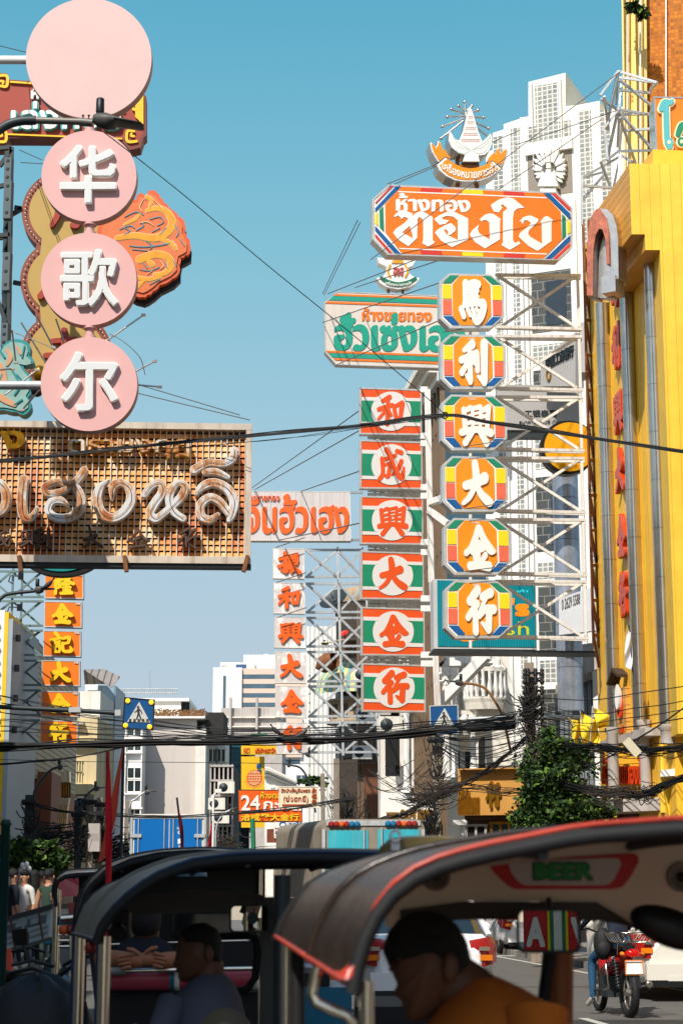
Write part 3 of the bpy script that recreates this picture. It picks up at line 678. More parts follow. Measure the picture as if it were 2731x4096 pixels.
# --- ornate white building with balustrades
b=Bld('ornate_building','ornate white old building with curved balustrade balcony and corinthian columns','building',1880,2900,54,-6)
b.wall(1770,2560,2040,5,m_whitew,n=-1.4)
for x in (1800,1845,1925): b.win(x,2660,x+26,2860,m_glass,m_whitew,n=-1.4,ny=3)
for x in (1800,1850,1905): b.win(x,2900,x+30,3080,m_dark,n=-1.4)
for x,y0,y1,wd in ((1785,2670,3120,30),(1819,2672,3110,28),(1893,2680,2810,22),(1990,2640,2900,22),(1893,2860,3090,24)): column(x,y0,y1,wd,53,b.root,m_white)
b.wall(1772,2635,1850,1.6,m_white,n=.3,name='entablature',py1=2668); b.wall(1850,2630,1995,1.4,m_white,n=.1,name='entablature',py1=2655)
def balcony(px,d,y0,y1,r,parent):
    c=P(px,y1,d); h=P(px,y0,d).z-c.z; n=20; arc=[math.radians(180+180*k/n) for k in range(n+1)]
    mb=MB(); pr=[(-.75,r*.35),(-.5,r*.6),(-.32,r*.75),(-.3,r*.95),(-.1,r),(0,r*1.06),(.05,r*1.06),(.05,r*.9)]
    mb.loft([[c+Vector((math.cos(a)*q,math.sin(a)*q*.8,z)) for a in arc] for z,q in pr],closed=False,smooth=False)
    bl0=mb.build('balcony',m_whitew,parent); mb=MB(); mb.loft([[c+Vector((math.cos(a)*q,math.sin(a)*q*.8,z)) for a in arc] for z,q in ((h-.12,r*.88),(h-.12,r*1.05),(h,r*1.05),(h,r*.88))],closed=False,smooth=False)
    mb.build('coping',m_whitew,bl0); bl=bl0
    mb=MB()
    for k in range(1,n,2):
        a=arc[k]; q=c+Vector((math.cos(a)*r*.97,math.sin(a)*r*.78,.05)); mb.lathe(q,[(0,.06),(.1,.05),(.25*h,.085),(.5*h,.05),(h-.25,.045),(h-.16,.06)],8)
    mb.build('balusters',m_white,bl)
balcony(1940,53.2,2675,2800,.62,b.root)
balcony(1840,53.6,2850,2905,.8,b.root)
b.wall(1870,2905,2040,.8,m_white,n=.3,name='ledge',py1=2918)
mb=MB(); mb.beam(P(1755,2815,52),P(1945,2620,51),.22,.3); mb.build('brace',m_white,label='white diagonal steel brace in front of the ornate old building',cat='brace')
# gold shop fascia at its foot
b=Bld('jewellery_shopfront','golden brown shop fascia with gold slats below ornate building','shopfront',1950,3180,47,-20)
m_ochre=M('ochre_panel',(206,148,66),.6,var=.12,scale=1.5)
b.wall(1830,3075,2100,1.2,m_ochre,py1=3262,name='fascia'); b.wall(1840,3262,2100,4,lines_mat('brown_shutter',(112,84,66),(60,44,34),2,.12,.2,.6,streak=.3),n=-.4,name='shutter'); b.win(1850,3300,1930,3500,m_dark,m_conc,n=-.38); b.win(1950,3290,2060,3500,m_glass,m_gold,n=-.38,nx=3)
mb=MB()
for k in range(17): x=1832+k*5.2; px_prism(mb,b.B,flat([x,3190+rr.uniform(-5,5),x+3,3190,x+3,3256,x,3258]),0,.05)
mb.build('slats',m_gold,b.root)
mb=MB(); put_brush(mb,b.B,'行',1942,3130,2005,3230,0,.08); mb.build('lettering',m_gold,b.root)
mb=MB(); put_text(mb,b.B,'ทองใบ',1835,3150,1880,3190,0,.05,bold=.03); mb.build('lettering',m_gold,b.root)
mb=MB(); mb.bbox(b.B,b.B.uv(1838,3075)[0],b.B.uv(1838,3082)[1],b.B.uv(2100,3075)[0],b.B.uv(2100,3072)[1],-.2,.25); mb.build('trim',m_ochre,b.root)
# --- cafe fascia
b=Bld('cafe_shopfront','white cafe fascia with gold letters behind the turquoise truck','shopfront',1620,3260,62)
b.wall(1520,3200,1735,.6,m_white,py1=3285,name='fascia'); b.wall(1520,3285,1735,3,M('shop_grey',(120,110,100),.7,streak=.3),n=-.3,name='shop_wall'); b.win(1530,3300,1620,3500,m_glass,m_wood,n=-.28,nx=3); b.win(1640,3300,1730,3500,m_dark,m_wood,n=-.28)
mb=MB(); put_text(mb,b.B,'CAFE',1598,3238,1662,3278,0,.06,bold=.04); mb.build('lettering',m_gold,b.root)
mb=MB()
for k in range(12): x=1668+k*5; px_prism(mb,b.B,flat([x,3238,x+3.2,3238,x+3.2,3278,x,3278]),0,.05)
for k in range(8): x=1545+k*6; px_prism(mb,b.B,flat([x,3248,x+4,3248,x+4,3280,x,3280]),0,.05)
mb.build('slats',m_gold,b.root)
# --- tall white building with glass-block bands
b=Bld('glass_brick_building','tall stepped white building with glass brick window bands and crest','building',2110,1500,55,-24)
B=b.B
m_gb=brick_mat('glass_bricks',(168,168,160),(126,132,130),(236,232,222),.155,.155,.018,.2)
b.poly(flat([1942,3700,1942,610,1969,600,1969,532,2013,518,2013,497,2078,475,2078,470,2112,466,2112,328,2260,291,2260,425,2316,419,2397,403,2397,440,2500,425,2500,3700]),6,m_white)
def gbk(x0,y0,x1,y1,mat=None,n=0):
    (u0,v1),(u1,v0)=B.uv(x0,y0),B.uv(x1,y1); mb=MB(); mb.bbox(B,u0,v0,u1,v1,-.2+n,.012+n); return mb.build('glass_block_window',mat or m_gb,b.root)
def ulim(x,y): return B.uv(x,y)[0]
def band(xa,xb,yref,y0,y1):
    ua,ub=ulim(xa,yref),ulim(xb,yref); mb=MB(); mb.bbox(B,ua,B.uv(xa,y1)[1],ub,B.uv(xa,y0)[1],-.2,.012); mb.build('glass_block_window',m_gb,b.root)
band(1974,2014,700,548,2990); band(2044,2080,700,512,3050); band(2319,2369,700,443,3000); band(2404,2444,700,440,1500)
gbk(2138,345,2241,700); gbk(2107,510,2283,583,n=.004)
mb=MB(); 
for q in ((2128,335,2138,690),(2241,320,2252,600),(2100,585,2292,597)): (u0,v1),(u1,v0)=B.uv(q[0],q[1]),B.uv(q[2],q[3]); mb.bbox(B,u0,v0,u1,v1,0,.14)
mb.build('frame',m_white,b.root)
(u0,v1),(u1,v0)=B.uv(2108,605),B.uv(2290,770); mb=MB(); mb.bbox(B,u0,v0,u1,v1,-.1,.01); mb.build('niche',M('niche_grey',(150,140,128),.8),b.root)
# feathered crest in the niche
crest=MB(); cx_,cy_=2202,690
for k in range(19):
    a=math.radians(-38+256*k/18); rx,ry=66+20*math.sin(max(a,0)),74+42*max(0,math.sin(a)) ** 2
    tip=(cx_+rx*math.cos(a),cy_-ry*math.sin(a)); bx,by=cx_+30*math.cos(a),cy_-36*math.sin(a); dx,dy=-math.sin(a)*7,-math.cos(a)*7
    mid=(bx+(tip[0]-bx)*.65,by+(tip[1]-by)*.65)
    crest.prism(B,B.pts([(bx-dx*.5,by-dy*.5),(mid[0]-dx,mid[1]-dy),tip,(mid[0]+dx,mid[1]+dy),(bx+dx*.5,by+dy*.5)]),.02,.16+(k%2)*.05)
for y,w in ((612,2),(640,4),(665,8),(690,10),(705,16),(722,24),(740,36),(768,30)):
    crest.prism(B,B.pts([(cx_-w,y),(cx_+w,y),(cx_+w*1.1,y+18),(cx_-w*1.1,y+18)]),.02,.26+w*.002)
crest.prism(B,ell(B,cx_-22,730,9,32,16),.02,.3); crest.prism(B,ell(B,cx_+22,730,9,32,16),.02,.305)
crest.build('crest',m_white,b.root)
m_etch=brick_mat('etched_glass',(84,84,78),(60,66,66),(150,146,138),.34,.27,.012,.25,.5)
for y0,y1,mt in ((1095,1335,m_etch),(1385,1455,m_gb),(1485,1560,m_etch),(1762,1880,m_gb),(1912,2210,m_etch),(2255,2318,m_gb),(2350,2620,m_etch),(2645,2730,m_gb),(2760,3100,m_etch)):
    ua,ub=ulim(2127,1300),ulim(2292,1300); mb=MB(); mb.bbox(B,ua,B.uv(2127,y1)[1],ub,B.uv(2127,y0)[1],-.2,.012); w_=mb.build('window',mt,b.root)
    if mt is m_etch:
        mb=MB(); mb.bbox(B,ua+(ub-ua)*.35,B.uv(2127,y1)[1]+.2,ub-.2,B.uv(2127,y0+40)[1],.0,.03); mb.build('pane',m_glass,w_)
mb=MB(); 
for x in (2022,2092,2112,2297,2310): u=ulim(x,1300); mb.bbox(B,u-.05,b.gz,u+.05,B.uv(x,800)[1],0,.12)
mb.build('pilaster',m_white,b.root)
# --- grey corrugated low building
b=Bld('warehouse_wall','grey building with corrugated lower wall behind yellow flags','building',2250,2900,52,-40)
b.poly(flat([2238,2590,2440,2560,2440,3900,2238,3900]),4,m_conc)
b.poly(flat([2246,2770,2428,2700,2428,3400,2246,3400]),.1,lines_mat('grey_corrugated',(138,144,146),(80,86,88),0,.12,.3,.5,streak=.2),n=.1,name='corrugated_sheet')
b.poly(flat([2240,2745,2434,2668,2434,2702,2240,2775]),.3,M('rust_band',(170,150,132),.8,streak=.4),n=.25,name='ledge')
b.wall(2398,2690,2420,.4,m_white,n=.4,name='pilaster')
# --- yellow gold shop with steel columns
b=Bld('gold_shop','bright yellow panelled gold shop with three polished steel columns','building',2650,2300,35.2,-83.5)
B=b.B
m_ypan=lines_mat('yellow_panels_street',(252,188,54),(205,140,30),1,.22,.05,.4,var=.14,k=1.05)
m_ypan2=lines_mat('yellow_panels',(255,205,62),(232,166,38),0,.205,.05,.45,var=.12,k=.86,streak=.12,streakcol=(214,140,40))
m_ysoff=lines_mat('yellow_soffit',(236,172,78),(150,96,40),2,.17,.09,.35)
u_far=B.uv(2376,2300)[0]
mb=MB(); mb.bbox(B,u_far,b.gz,.35,P(2376,1010,41).z-B.o.z,-7,0); mb.build('street_wall',m_ypan,b.root)
F2=Board(2660,2300,33.99,0)      # face towards the viewer
(u0,v1),(u1,v0)=F2.uv(2686,2300)[:1]+(P(2580,1000,34).z-F2.o.z,),F2.uv(3100,2935)
mb=MB(); mb.bbox(F2,u0,v0,u1,v1,-6,0); mb.build('end_wall',m_ypan2,b.root)
F3=Board(2523,900,34.0,0)
oz=F3.uv(2523,655)[1]; ob=F3.uv(2523,937)[1]; ur=F3.uv(3150,700)[0]
mb=MB(); o3=F3.o; fx=lambda y: o3.x-.114*(y-34)
zT,zB=o3.z+oz,o3.z+ob; zM=P(2580,1000,34).z
x1=P(2577,940,34).x
mb.mat(0).face([(o3.x,34,zB),(x1,34,zB),(x1,34,zM),(o3.x+ur,34,zM),(o3.x+ur,34,zT),(o3.x,34,zT)])
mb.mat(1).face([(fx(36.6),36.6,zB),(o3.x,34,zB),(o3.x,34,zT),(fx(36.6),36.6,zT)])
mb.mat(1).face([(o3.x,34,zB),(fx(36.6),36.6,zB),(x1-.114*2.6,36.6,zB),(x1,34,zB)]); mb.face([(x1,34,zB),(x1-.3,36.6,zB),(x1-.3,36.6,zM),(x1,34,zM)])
mb.face([(x1,34,zM),(x1-.3,36.6,zM),(o3.x+ur,36.6,zM),(o3.x+ur,34,zM)])
mb.mat(0).face([(o3.x,34,zT),(o3.x+ur,34,zT),(o3.x+ur,36.6,zT),(fx(36.6),36.6,zT)]); mb.face([(o3.x+ur,36.6,zB),(fx(36.6),36.6,zB),(fx(36.6),36.6,zT),(o3.x+ur,36.6,zT)])
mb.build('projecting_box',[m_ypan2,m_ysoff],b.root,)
for px,yt,yb,r in ((2447,1215,2960,.15),(2549,1040,2935,.15),(2655,985,2912,.15)):
    xx=B.at(B.uv(px+14,2300)[0],0,.12); d=xx.y; zt_,zb_=P(px,yt,d).z,P(px,yb,d).z; mb=MB(); n=10
    for k in range(n): mb.lathe((xx.x,xx.y,0),[(zb_+(zt_-zb_)*(k+.004)/n,r-.002*(k%2)),(zb_+(zt_-zb_)*(k+.996)/n,r-.002*(k%2))],32)
    co=mb.build('steel_column',M('polished_steel',(206,196,182),.16,.88,var=.12,scale=2),b.root)
    mb=MB(); mb.lathe((xx.x,xx.y,0),[(zb_-.3,r*.9),(zb_-.05,r*.9),(zb_,r*1.25),(zb_+.06,r*1.25)],20); mb.build('base',m_conc,co)
# arch canopy
A=Board(2410,1000,34.7,-30)
o1=flat([2350,1185,2350,1000,2354,930,2366,872,2384,842,2404,834,2428,838,2450,862,2464,905,2470,960,2472,1115,2440,1115,2440,1000,2432,945,2416,920,2398,918,2384,945,2376,1000,2374,1185])
mb=MB(); px_prism(mb,A,o1,-.45,0); ac=mb.build('arch_canopy',m_brushed,b.root)
mb=MB(); px_prism(mb,A,flat([2350,1185,2350,1000,2354,930,2366,872,2384,842,2400,836,2424,870,2436,930,2440,1060,2428,1060,2424,960,2412,922,2398,918,2384,945,2376,1000,2374,1185]),-.3,.06); mb.build('painted_face',M('painted_arch',(196,112,84),.45,var=.6,scale=4),ac)
mb=MB(); px_prism(mb,A,flat([2374,1180,2378,1000,2398,925,2425,1000,2438,1115,2438,1180]),-.4,-.2); mb.build('inner_panel',m_brushed,ac)
mb=MB(); A2=Board(2420,1170,34.6,-30); (u0,v1),(u1,v0)=A2.uv(2404,1110),A2.uv(2462,1165); mb.bbox(A2,u0,v0,u1,v1,-.45,.02); mb.build('canopy_base',m_brushed,b.root)
# red characters seen edge-on along the street wall
for ch,y in zip('馬利興大金行',(1218,1455,1700,1935,2182,2410)):
    ua,ub=B.uv(2460+(y-1100)*.026,y)[0],B.uv(2493+(y-1100)*.026,y)[0]
    va,vb=P(2455,y+85,39).z-B.o.z,P(2455,y-78,39).z-B.o.z
    pol=stroke_polys(S(BR[ch]))
    mb=MB(); put_polys(mb,B,pol,lambda a,c: (ua+(ub-ua)*a/100,vb+(va-vb)*c/100),.03,.13); mb.build('character',M('red_lacquer',(222,70,28),.25),b.root)
# ledge, crest board and base fascia
def onwall(x0,y0,x1,y1,n0,n1,nm,mat,parent=None):
    ua,ub=B.uv(x0,y0)[0],B.uv(x1,y1)[0]; dm=38.5; va,vb=P(x0,y1,dm).z-B.o.z,P(x0,y0,dm).z-B.o.z
    mb=MB(); mb.bbox(B,ua,va,ub,vb,n0,n1); return mb.build(nm,mat,parent or b.root)
onwall(2400,2955,2640,2985,-.2,.3,'ledge',m_conc)
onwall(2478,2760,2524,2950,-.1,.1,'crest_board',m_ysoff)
G=Board(2508,2820,38.2,-60)
mb=MB(); mb.prism(G,ell(G,2506,2830,14,42,24),.1,.2); mb.build('crest',M('red_lacquer',(222,70,28)),b.root)
mb=MB(); mb.prism(G,ell(G,2507,2790,8,50,20),.2,.28); mb.build('crest',m_white,b.root)
mb=MB(); px_prism(mb,G,flat([2482,2740,2504,2675,2528,2700,2528,2712,2504,2690,2486,2745]),.1,.4); mb.build('gable',M('dark_wood',(70,55,44),.7),b.root)
mb=MB(); put_text(mb,G,'ทองใบ',2484,2905,2532,2932,.1,.2,bold=.03); mb.build('lettering',MATS['red_lacquer'],b.root)
H=Board(2520,3100,37.0,-42)
(u0,v1),(u1,v0)=H.uv(2415,2990),H.uv(2640,3200)
mb=MB(); mb.bbox(H,u0,v0,u1,v1,-2.5,0); mb.build('lower_fascia',lines_mat('yellow_slats',(240,178,48),(150,98,24),2,.16,.12,.45),b.root)
mb=MB(); put_text(mb,H,'ห้างทองทองใบ',2422,3030,2592,3138,0,.16,bold=.03); mb.build('lettering',MATS['red_lacquer'],b.root)
(u0,v1),(u1,v0)=H.uv(2405,3205),H.uv(3000,3235); mb=MB(); mb.bbox(H,u0,v0,u1,v1,-2.4,.5); mb.build('shop_canopy',m_conc,b.root)
(u0,v1),(u1,v0)=H.uv(2410,3240),H.uv(3000,3560); mb=MB(); mb.bbox(H,u0,b.gz-H.o.z+B.o.z,u1,v1,-3,-.5); mb.build('shop_interior',lines_mat('shop_shutter',(96,62,44),(40,28,22),0,.3,.15,.7),b.root)
mb=MB()
for x,y0,y1 in ((2455,2910,3200),(2584,2880,3190)): c=P(x,y1,36.4); mb.lathe((c.x,c.y,0),[(c.z,.11),(P(x,y0+30,36.4).z,.11),(P(x,y0+15,36.4).z,.15),(P(x,y0,36.4).z,.15)],16)
mb.build('porch_column',m_conc,b.root)
K=Board(2680,3000,35.6,-10); mb=MB(); px_prism(mb,K,flat([2640,2920,2900,2860,2900,3250,2640,3250]),-.5,0); mb.build('side_fascia',m_ypan2,b.root)
mb=MB(); px_prism(mb,K,flat([2640,3090,2900,3060,2900,3100,2640,3115]),0,.7); mb.build('awning',m_white,b.root)
mb=MB(); px_prism(mb,K,flat([2665,3125,2900,3090,2900,3250,2700,3260]),0,.05); mb.build('shop_opening',m_wood,b.root)
mb=MB(); mb.beam(P(2655,3090,35.4),P(2690,3270,35.4),.16,.1); mb.build('brace',m_yel,b.root)
# --- tall tower, upper right: yellow slab and tiled mosaic
b=Bld('mosaic_tower','tall tower of brown mosaic tiles with a pale yellow edge','building',2540,600,50,-14)
b.poly(flat([2484,-300,2581,-300,2590,1100,2500,1100]),5,M('pale_yellow',(255,224,130),.6,var=.08,scale=1,streak=.35,streakcol=(150,110,50)),n=0,name='yellow_wall')
b.poly(flat([2583,-300,3200,-300,3200,1100,2592,1100]),5,brick_mat('mosaic_tiles',(226,132,24),(160,86,14),(190,116,44),.115,.115,.012,.5,spec=.15),n=-.3,name='tile_wall')
b.poly(flat([2528,-300,2534,-300,2560,1100,2552,1100]),.25,M('pale_yellow',(255,224,130)),n=.25,name='fin'); b.poly(flat([2484,-300,2490,-300,2512,1100,2504,1100]),.3,MATS['pale_yellow'],n=.35,name='fin')
mb=MB()
for x in (2510,2562,2660): mb.tube([b.B.at(*b.B.uv(x,y),.25 if x<2600 else -.2) for y in (-200,300,700)],.03,6)
mb.build('drain_pipe',m_whitew,b.root)
for x,y in ((2505,220),(2538,60),(2520,380)): b.win(x,y,x+12,y+26,m_ysoff)
# ================================================================== SIGNS
m_cab=M('cabinet_metal',(222,216,206),.3,.45,var=.15,scale=5,streak=.15)
m_orange=M('sign_orange',(246,124,14),.35,var=.06,scale=1.2)
m_orange2=M('sign_amber',(252,150,10),.35,var=.07,scale=1.5)
m_sred=M('sign_red',(222,58,40),.4,var=.06)
m_sgreen=M('sign_green',(22,140,98),.4,var=.08)
m_sblue=M('sign_blue',(6,92,158),.4,var=.08)
m_syel=M('sign_yellow',(255,222,16),.4,var=.05)
m_salmon=M('sign_salmon',(244,112,78),.4,var=.12)
m_swhite=M('sign_white',(250,246,236),.4,var=.03)
m_tgreen=M('sign_teal_green',(20,160,132),.45,var=.08)
m_cream2=M('sign_cream',(228,214,200),.5,var=.06,scale=1,streak=.1)
m_vermil=M('vermilion',(246,100,14),.4,var=.08,scale=3)
def outline_sign(name,label,cat,B,outline_px,depth,frame_mat,face_mat,rim=.05,group=None,cut=None):
    """a box sign: metal cabinet with a raised rim, and a face set inside it"""
    root=thing(name,label,cat,B.at(0,0,-depth/2),group=group)
    uv=B.pts(outline_px); c=(sum(p[0] for p in uv)/len(uv),sum(p[1] for p in uv)/len(uv))
    def inset(k):   # move every edge inward by k
        n=len(uv); out=[]; ar=sum(uv[i][0]*uv[(i+1)%n][1]-uv[(i+1)%n][0]*uv[i][1] for i in range(n)); sg=1 if ar>0 else -1
        for i in range(n):
            a,p,q=Vector(uv[i-1]),Vector(uv[i]),Vector(uv[(i+1)%n]); d1,d2=(p-a).normalized(),(q-p).normalized()
            n1,n2=Vector((-d1.y,d1.x))*sg,Vector((-d2.y,d2.x))*sg; bi=(n1+n2); bi=bi/max(.2,bi.dot(n1)); out.append(tuple(p+bi*k))
        return out
    mb=MB(); mb.prism(B,uv,-depth,0,[inset(rim)]); mb.prism(B,inset(rim*.99),-depth+.01,-.06); mb.build('cabinet',frame_mat,root)
    mb=MB(); mb.prism(B,inset(rim+.001),-.055,-.012); f=mb.build('face',face_mat,root)
    return root,inset
# ------------------------------------------------------------------ four pink discs on one pole (left)
m_pink=M('pink_enamel',(246,188,182),.45,var=.04,scale=.8,k=.72)
m_pinkb=M('pale_pink_enamel',(246,206,198),.45,var=.05,scale=1.5,k=.70)
D=22
PB=Board(357,900,D,0)
m_disc_rim=M('pink_rim',(196,140,128),.5,var=.1)
discs=[(356,233,251,240,None,'large blank pale pink round sign at top of its pole'),(357,704,190,182,'华','pink round sign with white character 华 below the blank disc'),
         (356,1116,191,185,'歌','pink round sign with white character 歌, third from the top'),(357,1536,193,188,'尔','lowest pink round sign with white character 尔 over rusty signboard')]
FONTCH={'华': (243,587,470,822),'歌': (244,1003,477,1233),'尔': (243,1412,477,1652)}
DRAW={'华': "610,1158,56 560,1235,60 490,1310,56;577,1270,60 577,1405,58;735,1165,58 735,1340,58 780,1375,58 860,1370,58 895,1330,56 900,1295,56;735,1250,56 900,1250,56;485,1455,58 915,1455,58;703,1395,56 700,1625,56"}
for i,(cx,cy,rx,ry,ch,lb) in enumerate(discs):
    root=thing('disc_sign',lb,'sign',P(cx,cy,D),group='round pink signs on one pole')
    mb=MB(); mb.prism(PB,ell(PB,cx,cy,rx,ry,96),-.17,0,(),0); mb.build('disc',m_pinkb if ch is None else m_pink,root)
    mb=MB(); mb.prism(PB,ell(PB,cx,cy,rx+.5,ry+.5,96),-.15,-.03,[ell(PB,cx,cy,rx-3,ry-3,96)]); mb.build('rim',m_disc_rim,root)
    if ch:
        x0,y0,x1,y1=FONTCH[ch]
        for nm,bold,n0,n1,mt in (('character_edge',.03,.0,.065,m_swhite),('character',.012,.06,.074,M('sign_grey_white',(232,232,230),.4,var=.03))):
            g=0 if bold>.02 else 4; mb=MB(); put_text(mb,PB,ch,x0+g,y0+g,x1-g,y1-g,n0,n1,bold=bold,rnd=.5,res=90)
            last=mb.build(nm,mt,root if nm == 'character_edge' else last)
        mb=MB(); c0,c1=P(357,cy-ry+4,D),P(357,discs[i-1][1]+discs[i-1][3]-2,D); off=Vector((0,.085,0)); mb.tube([c0+off,c1+off],.055,20); mb.lathe(c0+off,[(0,.075),(.05,.075)],20); mb.lathe(c1+off-Vector((0,0,.03)),[(0,.09),(.03,.09)],20)
        mb.build('connecting_rod',m_pink,root)
    if i in (0,3):
        y=240 if i == 0 else 1541; mb=MB(); mb.tube([P(-900,y,D+.09),P(cx-rx+3,y,D+.09)],.055,20); mb.build('arm',m_white if i == 0 else m_steel,root)
# ------------------------------------------------------------------ dark red Thai sign behind the top disc
B=Board(300,430,31,3)
out=flat([-260,290,26,292,32,300,38,318,520,352,540,372,560,362,586,385,586,540,574,552,562,590,520,600,498,575,470,555,40,552,30,565,20,590,-260,592])
root,ins=outline_sign('signboard','dark red Thai signboard with yellow scroll corners behind the blank pink disc','sign',B,out,.35,M('brown_red',(130,58,42),.5),M('sign_maroon',(170,62,40),.5,var=.08),.06)
mb=MB()
for seg in (flat([42,326,42,333,520,366,520,359]),flat([30,536,30,542,490,560,490,554])): px_prism(mb,B,seg,0,.03)
for (x,y,sx,sy) in ((15,328,1,1),(525,545,-1,-1),(10,545,1,-1),(548,420,-1,1)):
    for st in stroke_polys([[(x-22*sx,y-22*sy,11),(x+14*sx,y-22*sy,11),(x+14*sx,y+18*sy,11),(x-12*sx,y+18*sy,10)],[(x-12*sx,y-2*sy,9),(x,y,9),(x-2*sx,y+9*sy,8)]]): mb.prism(B,B.pts(st[0]),0,.03,[B.pts(h) for h in st[1]])
px_prism(mb,B,flat([542,388,575,384,575,500,542,470]),0,.028)
mb.build('scroll_border',m_yel,root)
mb=MB(); put_text(mb,B,'เล่งหงษ์',44,408,500,528,0,.05,bold=.055); tl=mb.build('lettering_edge',M('cyan_enamel',(70,190,190),.5),root)
mb=MB(); put_text(mb,B,'เล่งหงษ์',48,412,496,524,.04,.08,bold=.025); mb.build('lettering',m_swhite,tl)
mb=MB(); put_text(mb,B,'ห้าง',126,352,220,400,0,.06,bold=.04); mb.build('lettering',m_swhite,root)
# ------------------------------------------------------------------ mustard triple-lobed sign with bulbs
B=Board(265,1130,28,4)
lob=[(272,850,184,172),(262,1122,180,168),(268,1412,182,168)]
from math import cos,sin,radians
def lobes(k):
    L_,R_=[],[]
    for i,(cx,cy,rx,ry) in enumerate(lob):
        a0=90 if i == 0 else 132; a1=270 if i == 2 else 228
        for q in range(25):
            a=radians(a0+(a1-a0)*q/24); L_.append((cx+(rx-k)*cos(a),cy-(ry-k)*sin(a)))
        for q in range(25):
            a=radians(a0+(a1-a0)*q/24); R_.append((cx-(rx-k)*cos(a),cy-(ry-k)*sin(a)))
    return L_+R_[::-1]
root=thing('lobed_sign','mustard three-lobed sign edged with round bulbs behind the pink discs','sign',P(265,1400,28))
mb=MB(); px_prism(mb,B,lobes(0),-.35,0); mb.build('cabinet',M('brown_band',(150,78,56),.5,var=.12),root)
mb=MB(); px_prism(mb,B,lobes(30),-.04,.015); mb.build('face',M('mustard',(200,164,88),.55,var=.06),root)
bb=MB(); pts=lobes(15); acc=0; last_=pts[0]
for p in pts+pts[:1]:
    acc+=math.hypot(p[0]-last_[0],p[1]-last_[1]); last_=p
    if acc>13 and p[0]<445: bb.ball(B.at(*B.uv(*p),.03),.016,6,4); acc=0
bb.build('bulbs',M('bulb_glass',(232,206,190),.2),root)
for ch,x0,y0,x1,y1 in (('月',195,770,350,920),('人',150,1040,330,1205),('土',180,1320,340,1440)):
    mb=MB(); put_brush(mb,B,ch,x0,y0,x1,y1,.01,.1); mb.build('character',M('dark_red_enamel',(176,60,40),.45,var=.2,scale=4),root)
# ------------------------------------------------------------------ flaming dragon panel
B=Board(590,980,27,5)
out=[(395,905),(420,880),(455,868),(500,830),(528,800),(548,802),(556,775),(575,778),(585,800),(592,770),(608,762),(628,772),(640,790),(655,810),(676,830),(684,842),(700,848),(712,868),(728,875),(740,900),(738,930),(748,950),(760,975),(758,1010),(742,1020),(722,1030),(716,1060),(716,1090),(690,1115),(640,1140),(612,1165),(590,1180),(572,1188),(540,1180),(480,1150),(420,1050),(395,940)]
def wavy(pts,amp):
    r2=[]
    for i in range(len(pts)):
        a,c=pts[i],pts[(i+1)%len(pts)]; L_=math.hypot(c[0]-a[0],c[1]-a[1]); nx,ny=(c[1]-a[1])/L_,-(c[0]-a[0])/L_
        for t in (0,.25,.5,.75): k=math.sin(math.pi*t)*amp; r2.append((a[0]+(c[0]-a[0])*t+nx*k,a[1]+(c[1]-a[1])*t+ny*k))
    return r2
root=thing('dragon_sign','orange scalloped panel with a golden dragon beside pink discs','sign',P(590,1188,27))
mb=MB(); px_prism(mb,B,[(x+8,y+20) for x,y in out],-.3,-.16); mb.build('backing',m_black,root)
mb=MB(); px_prism(mb,B,wavy(out,5),-.14,0); mb.build('cabinet',M('flame_orange',(236,104,56),.4,var=.1),root)
cxm,cym=590,980
mb=MB(); px_prism(mb,B,[(cxm+(x-cxm)*.93,cym+(y-cym)*.93) for x,y in out],0,.02); mb.build('face',M('flame_salmon',(240,128,72),.4,var=.14,scale=3),root)
def strokes_px(nm,st,n0,n1,mt,par,grow=0):
    mb=MB()
    for o_,h_ in stroke_polys(S(st),grow): mb.prism(B,B.pts(o_),n0,n1,[B.pts(h) for h in h_])
    return mb.build(nm,mt,par)
drg="470,955,18 540,945,24 620,955,28 672,930,30 690,890,28 668,850,24 630,835,20 590,845,14;560,1040,30 620,1020,28 670,1030,26 685,1065,24 660,1095,18 620,1100,12;500,900,8 540,880,12 560,860,10;545,1110,12 590,1120,16 640,1110,12;550,1150,16 580,1120,10;590,790,16 608,805,14 600,825,10;610,1060,20 590,1040,14;650,960,16 690,980,18 705,1000,10"
strokes_px('dragon_edge',drg,.015,.022,M('flame_light',(250,214,160),.4),root,2.5)
d_=strokes_px('dragon',drg,.02,.028,M('dragon_gold',(250,172,50),.35,var=.2,scale=6),root)
strokes_px('flames',"480,920,3 520,905,4 540,915,3;500,870,3 545,850,4 575,862,3;600,880,3 640,870,4 655,890,3 630,905,3;500,940,3 520,925,4 500,915,3;545,925,3 575,905,4 565,890,3;585,965,3 610,985,4 600,1000,3;640,940,3 665,915,4;575,1055,3 590,1075,4;660,1050,3 670,1075,4;520,985,4 570,990,5 630,985,5 680,975,4;530,1000,3 590,1005,4;700,900,3 715,930,4 705,950,3;720,960,3 738,985,4;690,1040,3 705,1065,4;560,1080,3 600,1085,4 640,1070,3;640,1120,3 600,1140,3;470,1000,3 500,1020,4;610,930,3 640,915,3",.02,.031,M('flame_blue',(110,150,165),.4,var=.2),root)
strokes_px('claw_lines',"575,800,2 560,830,3 570,850,2;615,800,2 640,825,3 660,845,2;560,895,2 590,890,3 615,905,2;640,1045,2 655,1065,3 640,1080,2;590,1100,2 610,1085,2;690,960,2 700,985,3",.02,.033,M('flame_light',(250,214,160)),root)
